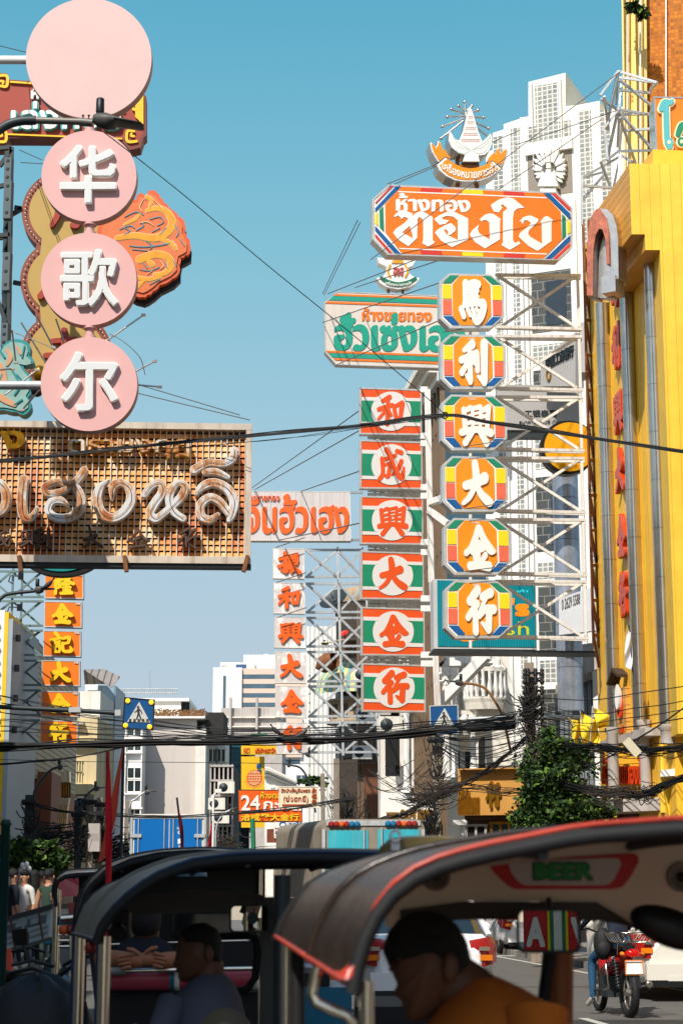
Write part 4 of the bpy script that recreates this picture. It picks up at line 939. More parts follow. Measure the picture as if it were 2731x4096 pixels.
# ------------------------------------------------------------------ teal bird-shaped panel
B=Board(60,1500,25.5,3)
root=thing('bird_sign','teal and peach phoenix-shaped panel at left edge beneath the steel mast','sign',P(60,1670,25.5))
o1=flat([-160,1400,8,1398,20,1375,55,1358,95,1362,118,1375,122,1398,115,1420,134,1438,134,1452,112,1458,85,1452,100,1480,128,1515,130,1560,112,1590,124,1612,122,1640,98,1660,70,1648,20,1640,-160,1640])
mb=MB(); px_prism(mb,B,wavy(o1,3),-.25,0); mb.build('cabinet',M('teal_enamel',(40,150,150),.45,var=.1),root)
mb=MB(); px_prism(mb,B,[(x-8 if x>40 else x,1510+(y-1510)*.93) for x,y in o1],0,.015); mb.build('face',M('pale_teal',(150,190,180),.45,var=.2,scale=4),root)
strokes_px('feathers',"-60,1420,30 0,1470,34 20,1540,30;30,1400,14 45,1430,18 30,1460,12;70,1390,10 85,1415,12;-40,1560,26 20,1600,26 60,1620,18",.01,.03,M('peach',(224,164,120),.5,var=.15),root)
strokes_px('outlines',"50,1480,6 80,1540,8 60,1580,6;90,1600,6 60,1620,6;0,1400,6 20,1430,8;100,1385,5 90,1430,6;10,1500,5 -20,1580,7;70,1500,5 110,1545,6",.01,.035,M('teal_enamel',(40,150,150)),root)
t=thing('lantern','gold tasselled lantern hanging between the bird panel and lowest pink disc','lantern',P(158,1500,24.5))
mb=MB(); mb.ball(P(160,1495,24.5),(.1,.1,.12),12,8); mb.tube([P(150,1485,24.5),P(152,1465,24.5),P(166,1465,24.5),P(168,1485,24.5)],.012,6); mb.build('body',m_gold,t)
mb=MB(); mb.ball(P(150,1560,24.5),(.09,.09,.1),12,8); mb.tube([P(158,1515,24.5),P(150,1550,24.5)],.012,6); mb.build('knob',m_black,t)
# ------------------------------------------------------------------ the rusty grid signboard
B=Board(500,1970,27.5,3)
m_rust=M('rust_sheet',(226,214,190),.7,.1,var=.2,scale=1.2)
def rust(name,a,bcol,ccol,scale,p0,p1,met=0):
    m=bpy.data.materials.new(name); m.use_nodes=True; t=m.node_tree; N=t.nodes; L=t.links; b=N['Principled BSDF']
    tc=N.new('ShaderNodeTexCoord'); mp=N.new('ShaderNodeMapping'); mp.inputs['Scale'].default_value=(scale,scale,scale*.45); L.new(tc.outputs['Object'],mp.inputs[0])
    nz=N.new('ShaderNodeTexNoise'); nz.inputs['Scale'].default_value=1; nz.inputs['Detail'].default_value=8; nz.inputs['Roughness'].default_value=.7; L.new(mp.outputs[0],nz.inputs[0])
    rp=N.new('ShaderNodeValToRGB'); e=rp.color_ramp.elements; e[0].position=p0; e[1].position=p1
    e[0].color=[lin(x)*.8 for x in a]+[1]; e[1].color=[lin(x)*.8 for x in ccol]+[1]; q=e.new((p0+p1)/2); q.color=[lin(x)*.8 for x in bcol]+[1]
    L.new(nz.outputs[0],rp.inputs[0]); L.new(rp.outputs[0],b.inputs['Base Color']); b.inputs['Roughness'].default_value=.6; b.inputs['Metallic'].default_value=met
    bp=N.new('ShaderNodeBump'); bp.inputs['Strength'].default_value=.3; bp.inputs['Distance'].default_value=.02; L.new(nz.outputs[0],bp.inputs['Height']); L.new(bp.outputs[0],b.inputs['Normal'])
    return m
m_slat=rust('rusty_slats',(250,232,200),(246,168,66),(200,98,28),1.8,.35,.6)
m_lett=rust('rusty_letters',(228,224,220),(210,156,104),(176,84,26),3.4,.45,.62,.1)
root=thing('grid_signboard','large rusty metal grid signboard with big rusted Thai letters','sign',P(500,2270,27.5))
X0,X1,Y0,Y1=-420,1003,1676,2268
(u0,v1),(u1,v0)=B.uv(X0,Y0),B.uv(X1,Y1)
mb=MB(); mb.bbox(B,u0,v0+.1,u1,v1-.1,-.34,-.27); mb.build('backing',M('dark_rust',(84,56,38),.8,var=.3,scale=5),root)
mb=MB(); n=20
for k in range(n):
    v=v0+.17+(v1-v0-.29)*k/n; h=(v1-v0-.29)/n
    mb.add([B.at(u0,v,-.13),B.at(u1-.08,v,-.13),B.at(u1-.08,v+h*.74,-.15),B.at(u0,v+h*.74,-.15),B.at(u0,v,-.15),B.at(u1-.08,v,-.15),B.at(u1-.08,v+h*.74,-.19),B.at(u0,v+h*.74,-.19)],[(0,1,2,3),(7,6,5,4),(0,4,5,1),(2,6,7,3)])
mb.build('slats',m_slat,root)
mb=MB(); n=int((u1-u0)/.0945)
for k in range(n):
    u=u1-.1-k*.0945; mb.tube([B.at(u,v0+.06,-.115),B.at(u,v1-.08,-.115)],.011,6)
mb.build('vertical_bars',M('pale_bar',(240,226,206),.5,.2,var=.25,scale=3,streak=.5,streakcol=(150,90,40)),root)
mb=MB(); mb.bbox(B,u0,v1-.1,u1,v1,-.28,0); mb.bbox(B,u0,v0+.05,u1,v0+.16,-.28,0); mb.bbox(B,u1-.09,v0+.161,u1-.002,v1-.101,-.28,-.003)
mb.build('frame',M('frame_metal',(222,206,186),.5,.3,var=.2,scale=2,streak=.6,streakcol=(120,80,50)),root)
mb=MB(); mb.bbox(B,u0,v0-.01,u1+.005,v0+.046,-.27,-.03); mb.build('lower_lip',m_black,root)
mb=MB()
for px in (80,500,992): mb.beam(B.at(*B.uv(px,2226),.06),B.at(*B.uv(px+(8 if px<900 else -18),2290),.06),.06,.1)
mb.build('bracket',m_rsteel,root)
zx=lambda x,y: (x*.6505,1780+y*.6505)
GL={'จ': "-120,240,44 -60,225,50 10,245,56 44,310,60 30,390,52 -20,430,40;-120,240,40 -110,300,44 -60,330,36",
 'เ': "150,215,58 138,330,62 146,430,58 182,455,42 214,425,34 232,385,16",'ฮ': "520,160,50 482,215,46 430,250,44 350,225,34 278,262,44 300,302,42 390,285,38 450,245,44 498,320,56 492,395,56 430,448,52 345,448,50 300,405,46 318,352,46 370,340,46 418,368,20",
 'ง': "672,218,12 618,265,50 600,340,60 625,420,60 690,452,56 760,420,60 806,350,62 800,275,56 748,235,46 698,258,52 690,330,18",'ห': "890,308,40 935,252,46 985,238,50 1000,290,54 955,360,56 925,420,56 955,455,52 1000,430,44 1080,360,50 1130,300,52 1135,250,44 1090,240,42 1050,295,50 1045,360,52 1075,420,48 1125,455,46",
 'ล': "1210,300,30 1250,255,50 1320,235,54 1400,275,58 1440,350,58 1425,430,50 1410,465,30;1405,420,44 1350,350,50 1290,325,50 1235,370,54 1240,440,52 1290,462,46 1340,430,24",'ี': "1440,35,44 1430,88,48 1370,118,46 1280,112,48 1195,155,54;1262,168,38 1330,168,44 1400,200,30"}
for k,st in GL.items():
    q=[[(*zx(a,c),w_*.6505) for a,c,w_ in s_] for s_ in S(st)]
    mb=MB()
    for o_,h_ in stroke_polys(q,.6): mb.prism(B,B.pts(o_),-.08,.04,[B.pts(h) for h in h_])
    e_=mb.build('letter_edge',M('worn_enamel_white',(240,230,216),.4,.3,var=.1),root)
    mb=MB()
    for o_,h_ in stroke_polys(q,-2.6): mb.prism(B,B.pts(o_),-.05,.06,[B.pts(h) for h in h_])
    mb.build('letter',m_lett,e_)
    mb=MB()
    for s_ in q:
        mb.tube([B.at(*B.uv(a+2,c+1),.075) for a,c,w_ in sag(s_,5)],.004,5)
    mb.build('neon_tube',m_dsteel,e_)
mb=MB(); put_text(mb,B,'ตรามงกุฎ',272,1756,762,1838,-.08,.03,bold=.03,res=70); e_=mb.build('lettering_edge',m_gold,root)
mb=MB(); put_text(mb,B,'ตรามงกุฎ',276,1760,758,1834,-.02,.05,bold=.0,res=70); mb.build('lettering',m_lett,e_)
mb=MB(); put_text(mb,B,'ง',4,1725,100,1797,-.08,.05,bold=.04,res=70); mb.build('lettering',m_gold,root)
for ch,x0 in (('成',-40),('興',75),('利',130),('大',325),('金',508),('行',712)):
    st=S(BR[ch]); rr=random.Random(x0+50); st=[[(a+rr.uniform(-7,7),c+rr.uniform(-7,7),w_*.55) for a,c,w_ in s_] for s_ in st]
    mb=MB()
    for o_,h_ in stroke_polys(st): mb.prism(B,[B.uv(x0+a*.88,2112+c*.82) for a,c in o_],-.07,.03,[[B.uv(x0+a*.88,2112+c*.82) for a,c in h] for h in h_])
    mb.build('broken_character',M('scorched_metal',(96,70,54),.6,.3,var=.4,scale=9),root)
# teal round sign hiding behind its lower edge
B=Board(245,2180,30,0)
root=thing('round_sign','teal round sign with black rim peeking below the rusty signboard','sign',P(245,2300,30))
mb=MB(); mb.prism(B,ell(B,245,2165,190,140,64),-.2,0); mb.build('rim',m_black,root)
mb=MB(); mb.prism(B,ell(B,245,2160,175,126,64),-.02,.02); mb.build('face',M('teal_face',(20,150,148),.4),root)
# ------------------------------------------------------------------ generic square character panels
def floodarm(mb,a,b_): mb.beam(a,b_,.04)
# orange panels, left
m_opanel=M('orange_panel',(254,126,10),.4,var=.06,scale=1.5,streak=.08)
m_oyel=M('yellow_letter',(255,206,10),.4,var=.05)
cols=[('隆',180,2290,335,2393,'top orange panel with yellow character 隆 under the rusty signboard'),('金',178,2404,328,2508,'orange panel with yellow character 金, second from the top on left'),('記',174,2521,324,2625,'orange panel with yellow character 記 on left lattice frame'),
        ('大',168,2640,321,2742,'orange panel with yellow character 大 on left lattice frame'),('金',165,2763,317,2865,'orange panel with yellow character 金 just above the black cables'),('行',162,2880,312,2982,'lowest orange panel with yellow character 行 crossed by black cables')]
B=Board(240,2600,56,2)
for ch,x0,y0,x1,y1,lb in cols:
    root,ins=outline_sign('character_sign',lb,'sign',B,[(x0,y0),(x1,y0+3),(x1,y1+3),(x0,y1)],.3,m_steel,m_opanel,.03,'orange character panels on the left lattice')
    w_=(x1-x0); cx=(x0+x1)/2+0; mb=MB(); put_brush(mb,B,ch,cx-42,y0+12,cx+42,y1-12,.02,.14,grow=.5,tilt=2); mb.build('character',m_oyel,root)
    mb=MB(); put_text(mb,B,'ทอง',x1-22,y0+8,x1-6,y0+15,-.01,.02,bold=.03); mb.build('lettering',m_swhite,root)
# white peeling panels, centre
m_peel=rust('peeling_white',(214,204,198),(224,214,206),(252,248,240),2.2,.5,.56)
wc=[('振',2193,2312,'top weathered white panel with orange character 振'),('和',2330,2452,'peeling white panel with orange character 和 below the top one'),('興',2467,2589,'peeling white panel with orange character 興'),('大',2605,2730,'peeling white panel with orange character 大 beside the far tower'),('金',2743,2868,'peeling white panel with orange character 金 beside the far tower'),('行',2889,3014,'lowest white panel with orange character 行 crossed by cables')]
B=Board(1160,2600,77.4,3)
for i,(ch,y0,y1,lb) in enumerate(wc):
    x0=1092+i*2.6; x1=1217+i*2.8
    root,ins=outline_sign('character_sign',lb,'sign',B,[(x0,y0),(x1,y0+2),(x1,y1+3),(x0,y1+1)],.35,m_whitew,m_peel,.02,'white character panels in the street centre')
    mb=MB(); put_brush(mb,B,ch,x0+20,y0+16,x1-16,y1-18,.0,.07,tilt=2); mb.build('character',m_vermil,root)
# red green white panels
gc=[('和',1445,1555,1682,1731,'red and green panel with character 和, topmost of its stack'),('成',1446,1765,1684,1948,'red and green panel with character 成, second of its stack'),('興',1448,1989,1687,2170,'red and green panel with character 興, third of its stack'),
      ('大',1449,2209,1690,2390,'red and green panel with character 大, fourth of its stack'),('金',1451,2433,1693,2615,'red and green panel with character 金, fifth of its stack'),('行',1454,2658,1697,2840,'red and green panel with character 行, lowest of its stack')]
B=Board(1570,2200,52,6)
for ch,x0,y0,x1,y1,lb in gc:
    t=9; root,ins=outline_sign('character_sign',lb,'sign',B,[(x0-7,y0-6),(x1+4,y0+2),(x1+5,y1+t),(x0-7,y1+6)],.25,m_cab,M('sign_red2',(238,84,14),.4,var=.05),.045,'red and green character panels')
    h=y1-y0; q=lambda fx,fy: (x0+(x1-x0)*fx,y0+h*fy+4*fx)
    mb=MB()
    for f0,f1 in ((.185,.825),): px_prism(mb,B,[q(.005,f0),q(.995,f0+.008),q(.995,f1+.006),q(.005,f1)],-.011,.004)
    mb.prism(B,ell(B,(x0+x1)/2,(y0+y1)/2+2,(x1-x0)*.335,h*.445,56),-.011,.006)
    mb.build('white_band',M('panel_white',(232,224,214),.4,var=.03),root)
    cxq,cyq,rx,ry=(x0+x1)/2,(y0+y1)/2+2,(x1-x0)*.335,h*.445
    for sg in (-1,1):
        e_=[(cxq+sg*rx*cos(a)*1.012,cyq-ry*sin(a)) for a in np.linspace(-.82,.82,14)]
        mb=MB(); xe=x0+1 if sg<0 else x1-1; px_prism(mb,B,[(xe,q(0 if sg<0 else 1,.265)[1])]+[(x,min(max(y,q(.5,.265)[1]),q(.5,.745)[1])) for x,y in e_[::-1]]+[(xe,q(0 if sg<0 else 1,.745)[1])],-.011,.009); mb.build('green_band',m_sgreen,root)
    mb=MB(); put_brush(mb,B,ch,x0+66,y0+27,x1-62,y1-28,.006,.016); mb.build('character',MATS['sign_red2'],root)
# octagon panels
oc=[('馬',1756,1094,2015,1302,'octagonal orange panel with white 馬, topmost of its stack'),('利',1760,1338,2021,1545,'octagonal orange panel with white 利, second of its stack'),('興',1763,1579,2026,1790,'octagonal orange panel with white 興 crossed by a thick cable'),
      ('大',1768,1825,2030,2036,'octagonal orange panel with white 大, fourth of its stack'),('金',1774,2073,2041,2288,'octagonal orange panel with white 金 above the teal screen'),('行',1777,2322,2046,2542,'octagonal orange panel with white 行 in front of the teal screen')]
B=Board(1890,1800,37.7,6)
for ch,x0,y0,x1,y1,lb in oc:
    W_,H_=x1-x0,y1-y0; tl=5
    q=lambda fx,fy: (x0+W_*fx,y0+H_*fy+tl*fx)
    ocp=[q(.15,-.01),q(.79,-.005),q(1,.20),q(1.005,.80),q(.80,1.03),q(.16,1.05),q(0,.86),q(0,.16)]
    root,ins=outline_sign('octagon_sign',lb,'sign',B,ocp,.28,m_cab,m_swhite,.055,'octagonal gold shop panels')
    mb=MB(); px_prism(mb,B,[q(.315,.035),q(.655,.035),q(.785,.2),q(.80,.78),q(.685,.975),q(.325,.985),q(.21,.83),q(.205,.2)],-.012,.004); mb.build('orange_panel',m_orange2,root)
    for nm,mt,ps in (('green_panel',m_sgreen,([q(.165,.03),q(.295,.03),q(.185,.175),q(.06,.185)],[q(.675,.03),q(.785,.03),q(.945,.185),q(.815,.185)])),
                       ('yellow_panel',m_syel,([q(.05,.21),q(.185,.21),q(.19,.48),q(.055,.48)],[q(.815,.215),q(.965,.215),q(.965,.49),q(.82,.49)])),
                       ('salmon_panel',m_salmon,([q(.055,.505),q(.19,.505),q(.195,.785),q(.06,.785)],[q(.825,.51),q(.968,.51),q(.968,.785),q(.83,.785)])),
                       ('blue_panel',m_sblue,([q(.06,.815),q(.205,.815),q(.31,.985),q(.20,.985)],[q(.82,.815),q(.955,.815),q(.82,.975),q(.70,.98)]))):
        for p_ in ps: mb=MB(); px_prism(mb,B,p_,-.012,.004); mb.build(nm,mt,root)
    e_=(q(.30,.12),q(.76,.92)); mb=MB(); put_brush(mb,B,ch,e_[0][0],e_[0][1],e_[1][0],e_[1][1]+4,.0,.04,tilt=3,grow=.3); mb.build('character',m_swhite,root)
    if ch != '馬':
        mb=MB(); put_text(mb,B,'ทองใบ',*q(.42,.045),*q(.53,.085),.0,.012,bold=.0); mb.build('lettering',m_swhite,root)
# ------------------------------------------------------------------ the large orange board
B=Board(1880,880,38.3,7.5)
zz_=lambda l: [(1460+x*.5421,720+y*.5421) for x,y in flat(l)]
o8=zz_([175,32,1410,88,1528,205,1528,495,1425,592,165,552,52,435,52,140])
root,ins=outline_sign('signboard','largest orange octagonal signboard with white Thai lettering and striped corners','sign',B,o8,.32,m_cab,m_swhite,.045)
mb=MB(); px_prism(mb,B,zz_([270,50,1310,97,1440,235,1448,440,1308,582,275,545,150,385,148,178]),-.012,.003); mb.build('orange_panel',m_orange,root)
mb=MB()
for p_ in ([245,82,1335,128,1335,136,240,90],[250,502,1340,543,1336,551,255,510]): px_prism(mb,B,zz_(p_),-.01,.008)
mb.build('white_line',m_swhite,root)
for nm,mt,ps in (('red_bar',m_sred,([192,43,207,44,78,175,74,165],[1370,96,1400,97,1510,205,1510,232],[74,395,74,420,180,540,205,541],[1510,462,1510,490,1412,584,1385,583],[415,58,575,64,558,92,402,86],[1015,83,1165,90,1178,118,1022,112],[405,518,560,524,572,555,415,549],[1025,542,1180,548,1170,576,1018,570])),
                   ('blue_bar',m_sblue,([225,47,262,48,75,236,74,208],[1315,97,1358,97,1510,248,1510,292],[74,338,74,372,218,541,262,543],[1510,406,1510,448,1372,582,1325,582])),
                   ('green_bar',m_sgreen,([105,222,132,195,138,382,108,348],[1450,250,1476,275,1480,410,1452,440])),('yellow_bar',m_syel,([74,255,92,236,96,340,74,318],[1488,288,1512,312,1512,385,1490,402],[716,70,866,76,870,106,714,100],[714,530,868,536,870,566,716,560]))):
    for p_ in ps: mb=MB(); px_prism(mb,B,zz_(p_),-.012,.006); mb.build(nm,mt,root)
TH={'ท': ([208,268,250,228,285,222,350,250,345,268,375,245,405,232,430,236,497,275,497,440,500,452,513,452,505,470,462,492,420,468,427,440,428,300,415,285,397,275,385,290,382,430,318,490,240,440,205,390,225,362,290,318,318,285,290,272,265,290,258,275,240,262,222,276],[327,340,272,388,352,432,345,395]),
 'อ': ([507,290,545,262,600,238,655,235,758,285,758,440,640,497,560,450,513,390,535,365,590,335,632,318,665,350,665,375,630,405,606,410,612,385,598,368,577,366,600,405,682,445,682,300,650,272,600,266,562,280,575,292,618,300,590,325,548,332,525,310],None),
 'ง': ([842,292,880,258,915,248,945,252,998,290,992,305,992,440,882,507,810,460,768,405,790,370,838,330,828,365,840,395,918,442,915,315,895,298,875,295,858,308],None),
 'ใ': ([925,185,985,145,1050,128,1090,138,1172,205,1120,212,1095,235,1088,280,1088,440,1095,460,1112,466,1130,452,1142,472,1065,517,1003,482,1015,460,1015,238,1048,212,1015,182,998,186,1010,205,985,240,950,235,935,212],None),
 'บ': ([1135,308,1165,275,1215,262,1277,290,1270,310,1205,375,1200,400,1215,420,1302,472,1300,330,1290,308,1320,272,1345,268,1386,300,1372,315,1372,452,1270,525,1205,490,1130,420,1140,392,1200,345,1222,318,1195,298,1170,300,1160,328,1148,308],None)}
for k,(o_,h_) in TH.items():
    mb=MB(); mb.prism(B,B.pts(zz_(o_)),-.01,.014,[B.pts(zz_(h_))] if h_ else ()); mb.build('letter',m_swhite,root)
mb=MB(); put_text(mb,B,'ห้างทอง',1582,772,1880,845,-.01,.013,tilt=6,bold=.012,nib=.035,res=70); mb.build('lettering',m_swhite,root)
# emblem on top of it
B=Board(1880,640,38.6,7.5)
e4=lambda l: [(1690+x*.2296,380+y*.2296) for x,y in flat(l)]
root=thing('emblem_sign','white spired crown emblem over an orange ribbon on the large board','emblem',P(1880,740,38))
band=[-1]
def arc_pts(r,a0,a1,n=24): return [(830+r*cos(radians(a)),660+r*.98*sin(radians(a))) for a in np.linspace(a0,a1,n)]
rib=[(255,1220)]+arc_pts(840,133,47)[0:0]+[(300,1310),(420,1410),(560,1475),(700,1500),(850,1500),(1000,1485),(1150,1430),(1270,1350),(1345,1280),(1200,1150),(1080,1225),(940,1270),(820,1285),(680,1260),(540,1200),(400,1095)]
sh_=lambda l,k=1: [(1690+x*.2296,380+y*.2296) for x,y in l]
lf=flat([240,1110,175,1000,135,860,150,830,225,930,262,880,275,805,310,840,345,960,385,965,410,985,430,1050,495,1095,470,1120,400,1090,280,1170])
rf=flat([1110,1150,1130,1110,1215,1010,1245,1020,1250,1060,1290,960,1330,905,1345,1040,1400,980,1450,935,1465,960,1440,1080,1400,1200,1340,1240,1210,1165,1130,1165])
mb=MB(); 
for l in (rib,lf,rf): px_prism(mb,B,sh_([(830+(x-830)*1.035,1150+(y-1150)*1.045) for x,y in l]),-.45,0)
mb.build('ribbon_cabinet',m_brushed,root)
mb=MB(); 
for l in (rib,lf,rf): px_prism(mb,B,sh_([(830+(x-830)*1.015,1150+(y-1150)*1.02) for x,y in l]),-.01,.015)
mb.build('ribbon_edge',m_swhite,root)
for l in (rib,lf,rf): mb=MB(); px_prism(mb,B,sh_([(sum(p[0] for p in l)/len(l)+(x-sum(p[0] for p in l)/len(l))*.93,sum(p[1] for p in l)/len(l)+(y-sum(p[1] for p in l)/len(l))*.9) for x,y in l]),.01,.03); mb.build('ribbon',m_orange2,root)
pol,asp=text_polys('เครื่องหมายการค้า',bold=.03,res=60)
def arcf(a,c):
    x=330+940*a; base=1290+195*(1-((x-830)/530) ** 2)-20+a*0; return B.uv(1690+x*.2296,380+(base-c*165)*.2296)
mb=MB(); put_polys(mb,B,pol,arcf,.025,.045); mb.build('lettering',m_swhite,root)
sp=flat([818,205,870,330,960,640,1030,820,1100,760,1170,680,1195,720,1200,850,1150,980,1060,1050,960,1060,985,1165,690,1165,730,1050,620,1020,500,920,450,800,465,640,500,680,560,780,630,800,700,620,770,330])
mb=MB(); px_prism(mb,B,sh_([(830+(x-830)*1.02,y+4) for x,y in sp]),-.4,.0); mb.build('crown_cabinet',m_brushed,root)
mb=MB(); px_prism(mb,B,sh_(sp),-.005,.03); cr=mb.build('crown',m_swhite,root)
mb=MB()
for y,w_ in ((400,40),(490,60),(590,95),(690,130),(800,165)):
    for dy in (-20,20): px_prism(mb,B,sh_([(830-w_,y+dy),(830+w_,y+dy),(830+w_,y+dy+4),(830-w_,y+dy+4)]),.03,.036)
    for k in range(int(w_/9)): x=830-w_+18*k; px_prism(mb,B,sh_([(x,y+8),(x+9,y-8),(x+11,y-8),(x+2,y+8)]),.03,.036)
mb.build('red_tracery',M('tracery_red',(226,150,130),.5),cr)
mb=MB()
for sx in (-1,1):
    for st in stroke_polys([[(840+sx*20,960,6),(840+sx*150,890,6),(840+sx*280,800,6),(840+sx*330,720,5)],[(840+sx*20,970,6),(840+sx*120,1030,6),(840+sx*230,1000,6),(840+sx*310,880,6),(840+sx*330,730,5)],[(840+sx*60,955,5),(840+sx*200,920,5),(840+sx*300,820,4)]]): mb.prism(B,B.pts(sh_(st[0])),.03,.036,[B.pts(sh_(h)) for h in st[1]])
mb.build('leaf_tracery',M('tracery_green',(196,208,198),.5),cr)
mb=MB()
for x0,y0,x1,y1 in ((775,300,760,60),(800,210,890,125),(755,215,650,125),(760,262,530,185),(840,250,995,200),(760,302,455,318),(880,318,1090,330),(740,345,370,488),(735,385,345,695),(905,395,1175,520),(930,480,1205,690)):
    mb.tube([B.at(*B.uv(1690+x0*.2296,380+y0*.2296),-.2),B.at(*B.uv(1690+x1*.2296,380+y1*.2296),-.2)],.022,6); mb.ball(B.at(*B.uv(1690+x1*.2296,380+y1*.2296),-.2),.04,6,4)
mb.build('lamp_rays',m_brushed,root)
mb=MB()
for x in (640,980): mb.beam(B.at(*B.uv(1690+x*.2296,380+1000*.2296),-.25),B.at(*B.uv(1690+x*.2296,745),-.25),.09)
px_prism(mb,B,sh_(flat([650,1180,1000,1180,1000,1265,650,1265])),-.3,-.1); mb.build('post',m_rsteel,root)
# ------------------------------------------------------------------ cream and green board
B=Board(1530,1310,52.6,6)
z2=lambda l: [(1280+x*.3189,1140+y*.3189) for x,y in flat(l)]
o_=z2([222,80,2000,150,2000,1060,200,1000,60,838,50,225])
root,ins=outline_sign('signboard','cream Thai signboard with green letters and orange stripes left of octagons','sign',B,o_,.3,m_cab,m_cream2,.03)
def stripe(y0a,y0b,t,xa,xb=1990): # y at x=200 and slope
    return z2([xa,y0a,xb,y0a+.036*(xb-xa),xb,y0a+.036*(xb-xa)+t,xa-(t if y0a<500 else -t),y0a+t])
mb=MB(); 
for p_ in (stripe(112,0,22,190),stripe(205,0,24,88),stripe(823,0,24,70),stripe(920,0,24,168)): px_prism(mb,B,p_,-.011,.005)
mb.build('orange_stripe',m_orange,root)
mb=MB(); 
for p_ in (stripe(138,0,52,160),stripe(857,0,50,105)): px_prism(mb,B,p_,-.011,.006)
mb.build('green_stripe',m_tgreen,root)
mb=MB(); put_text(mb,B,'ห้างขายทอง',1447,1228,1726,1284,-.01,.01,tilt=4,bold=.0,nib=.05,res=70); mb.build('lettering',m_orange,root)
mb=MB(); put_text(mb,B,'ฮั่วเซ่งเฮง',1333,1248,1860,1404,-.01,.012,tilt=6,bold=.012,nib=.045,res=80); mb.build('lettering',m_tgreen,root)
# crest above it
root=thing('crest_sign','small white crest sign with gold emblem and green ribbon below large board','emblem',P(1590,1165,52.6)); B=Board(1590,1090,52.6,6)
mb=MB(); px_prism(mb,B,flat([1508,1030,1662,1040,1650,1062,1632,1070,1634,1090,1650,1105,1678,1112,1664,1132,1640,1148,1592,1157,1545,1148,1520,1132,1504,1112,1532,1104,1545,1088,1545,1066,1515,1052]),-.35,0); mb.build('cabinet',m_swhite,root)
mb=MB(); mb.prism(B,ell(B,1590,1066,26,36,24,20,160),0,.03); mb.prism(B,ell(B,1590,1032,16,16,20),0,.035)
for sx in (-1,1):
    for st in stroke_polys([[(1590+sx*30,1108,7),(1590+sx*40,1085,8),(1590+sx*30,1060,6)]]): mb.prism(B,B.pts(st[0]),0,.03)
mb.build('emblem',M('emblem_gold',(240,170,30),.4),root)
mb=MB(); put_text(mb,B,'ฮชฮ',1572,1070,1612,1104,0,.04,bold=.0,nib=.03); mb.build('lettering',m_sred,root)
mb=MB()
for st in stroke_polys([[(1524,1112,12),(1550,1128,16),(1590,1138,17),(1632,1130,16),(1660,1114,12)]]): mb.prism(B,B.pts(st[0]),0,.03)
mb.build('ribbon',M('ribbon_green',(16,116,84),.4),root)
pol,_=text_polys('เครื่องหมายการค้า',bold=.02,res=50); mb=MB(); put_polys(mb,B,pol,lambda a,c: B.uv(1540+104*a,1146-c*13-9*(2*a-1) ** 2),.03,.045); mb.build('lettering',m_swhite,root)
mb=MB()
for x in (1556,1614): mb.beam(B.at(*B.uv(x,1150),-.2),B.at(*B.uv(x,1176),-.2),.08)
mb.build('post',m_rsteel,root)
# ------------------------------------------------------------------ white Thai board in the centre
B=Board(1200,2060,78,1)
root,ins=outline_sign('signboard','white Thai signboard with orange letters right of the rusty grid','sign',B,flat([960,1964,1400,1966,1404,2163,960,2162]),.5,m_whitew,M('white_sheet',(216,206,202),.5,var=.05,scale=.6,streak=.25,streakcol=(150,130,110)),.02)
mb=MB(); put_text(mb,B,'จินฮั้วเฮง',978,1976,1395,2136,-.01,.045,bold=.0,nib=.04,res=80); mb.build('lettering',m_vermil,root)
mb=MB(); put_text(mb,B,'ห้างขายทอง',985,1974,1118,2004,-.01,.06,bold=.01,nib=.02,res=60); mb.build('lettering',m_vermil,root)
mb=MB()
for x in (1084,1182,1280,1376): (u,v1),(_,v0)=B.uv(x,1970),B.uv(x,2158); mb.bbox(B,u-.012,v0,u+.012,v1,-.02,-.005)
mb.build('panel_joint',m_conc,root)
# ------------------------------------------------------------------ teal screen
B=Board(1935,2450,46,4)
root=thing('display_screen','teal display screen with orange letters behind the lowest octagon','screen',P(1935,2610,46))
(u0,v1),(u1,v0)=B.uv(1732,2316),B.uv(2146,2598)
mb=MB(); mb.bbox(B,u0,v0,u1,v1,-.7,-.02); mb.build('cabinet',M('grey_cabinet',(206,206,204),.5),root)
m_led=lines_mat('led_teal',(0,134,144),(0,92,104),0,.045,.35,.3)
b_=m_led.node_tree.nodes['Principled BSDF']; src=b_.inputs['Base Color'].links[0].from_socket; m_led.node_tree.links.new(src,b_.inputs['Emission Color']); b_.inputs['Emission Strength'].default_value=.35
mb=MB(); mb.bbox(B,u0+.1,v0+.06,u1-.02,v1-.03,-.03,0); mb.build('screen',m_led,root)
def emi(n_,c,e=.5): return M(n_,c,.4,emit=e)
mb=MB(); put_text(mb,B,"'s",2032,2392,2116,2466,0,.012,bold=.05); mb.build('lettering',emi('led_orange',(238,130,10)),root)
mb=MB(); put_text(mb,B,'sh',2022,2486,2114,2540,0,.012,bold=.0); mb.build('lettering',emi('led_lime',(190,180,30)),root)
mb=MB(); put_text(mb,B,'g',1838,2520,1900,2566,0,.012,bold=.05); mb.build('lettering',MATS['led_orange'],root)
mb=MB(); put_text(mb,B,'สินค้า',2030,2358,2110,2370,0,.012,bold=.02); mb.build('lettering',emi('led_cyan',(60,210,220)),root)
(u0,v1),(u1,v0)=B.uv(1728,2600),B.uv(2430,2614); mb=MB(); mb.bbox(B,u0,v0,u1,v1,-.8,.1); mb.build('ledge',m_dsteel,root)
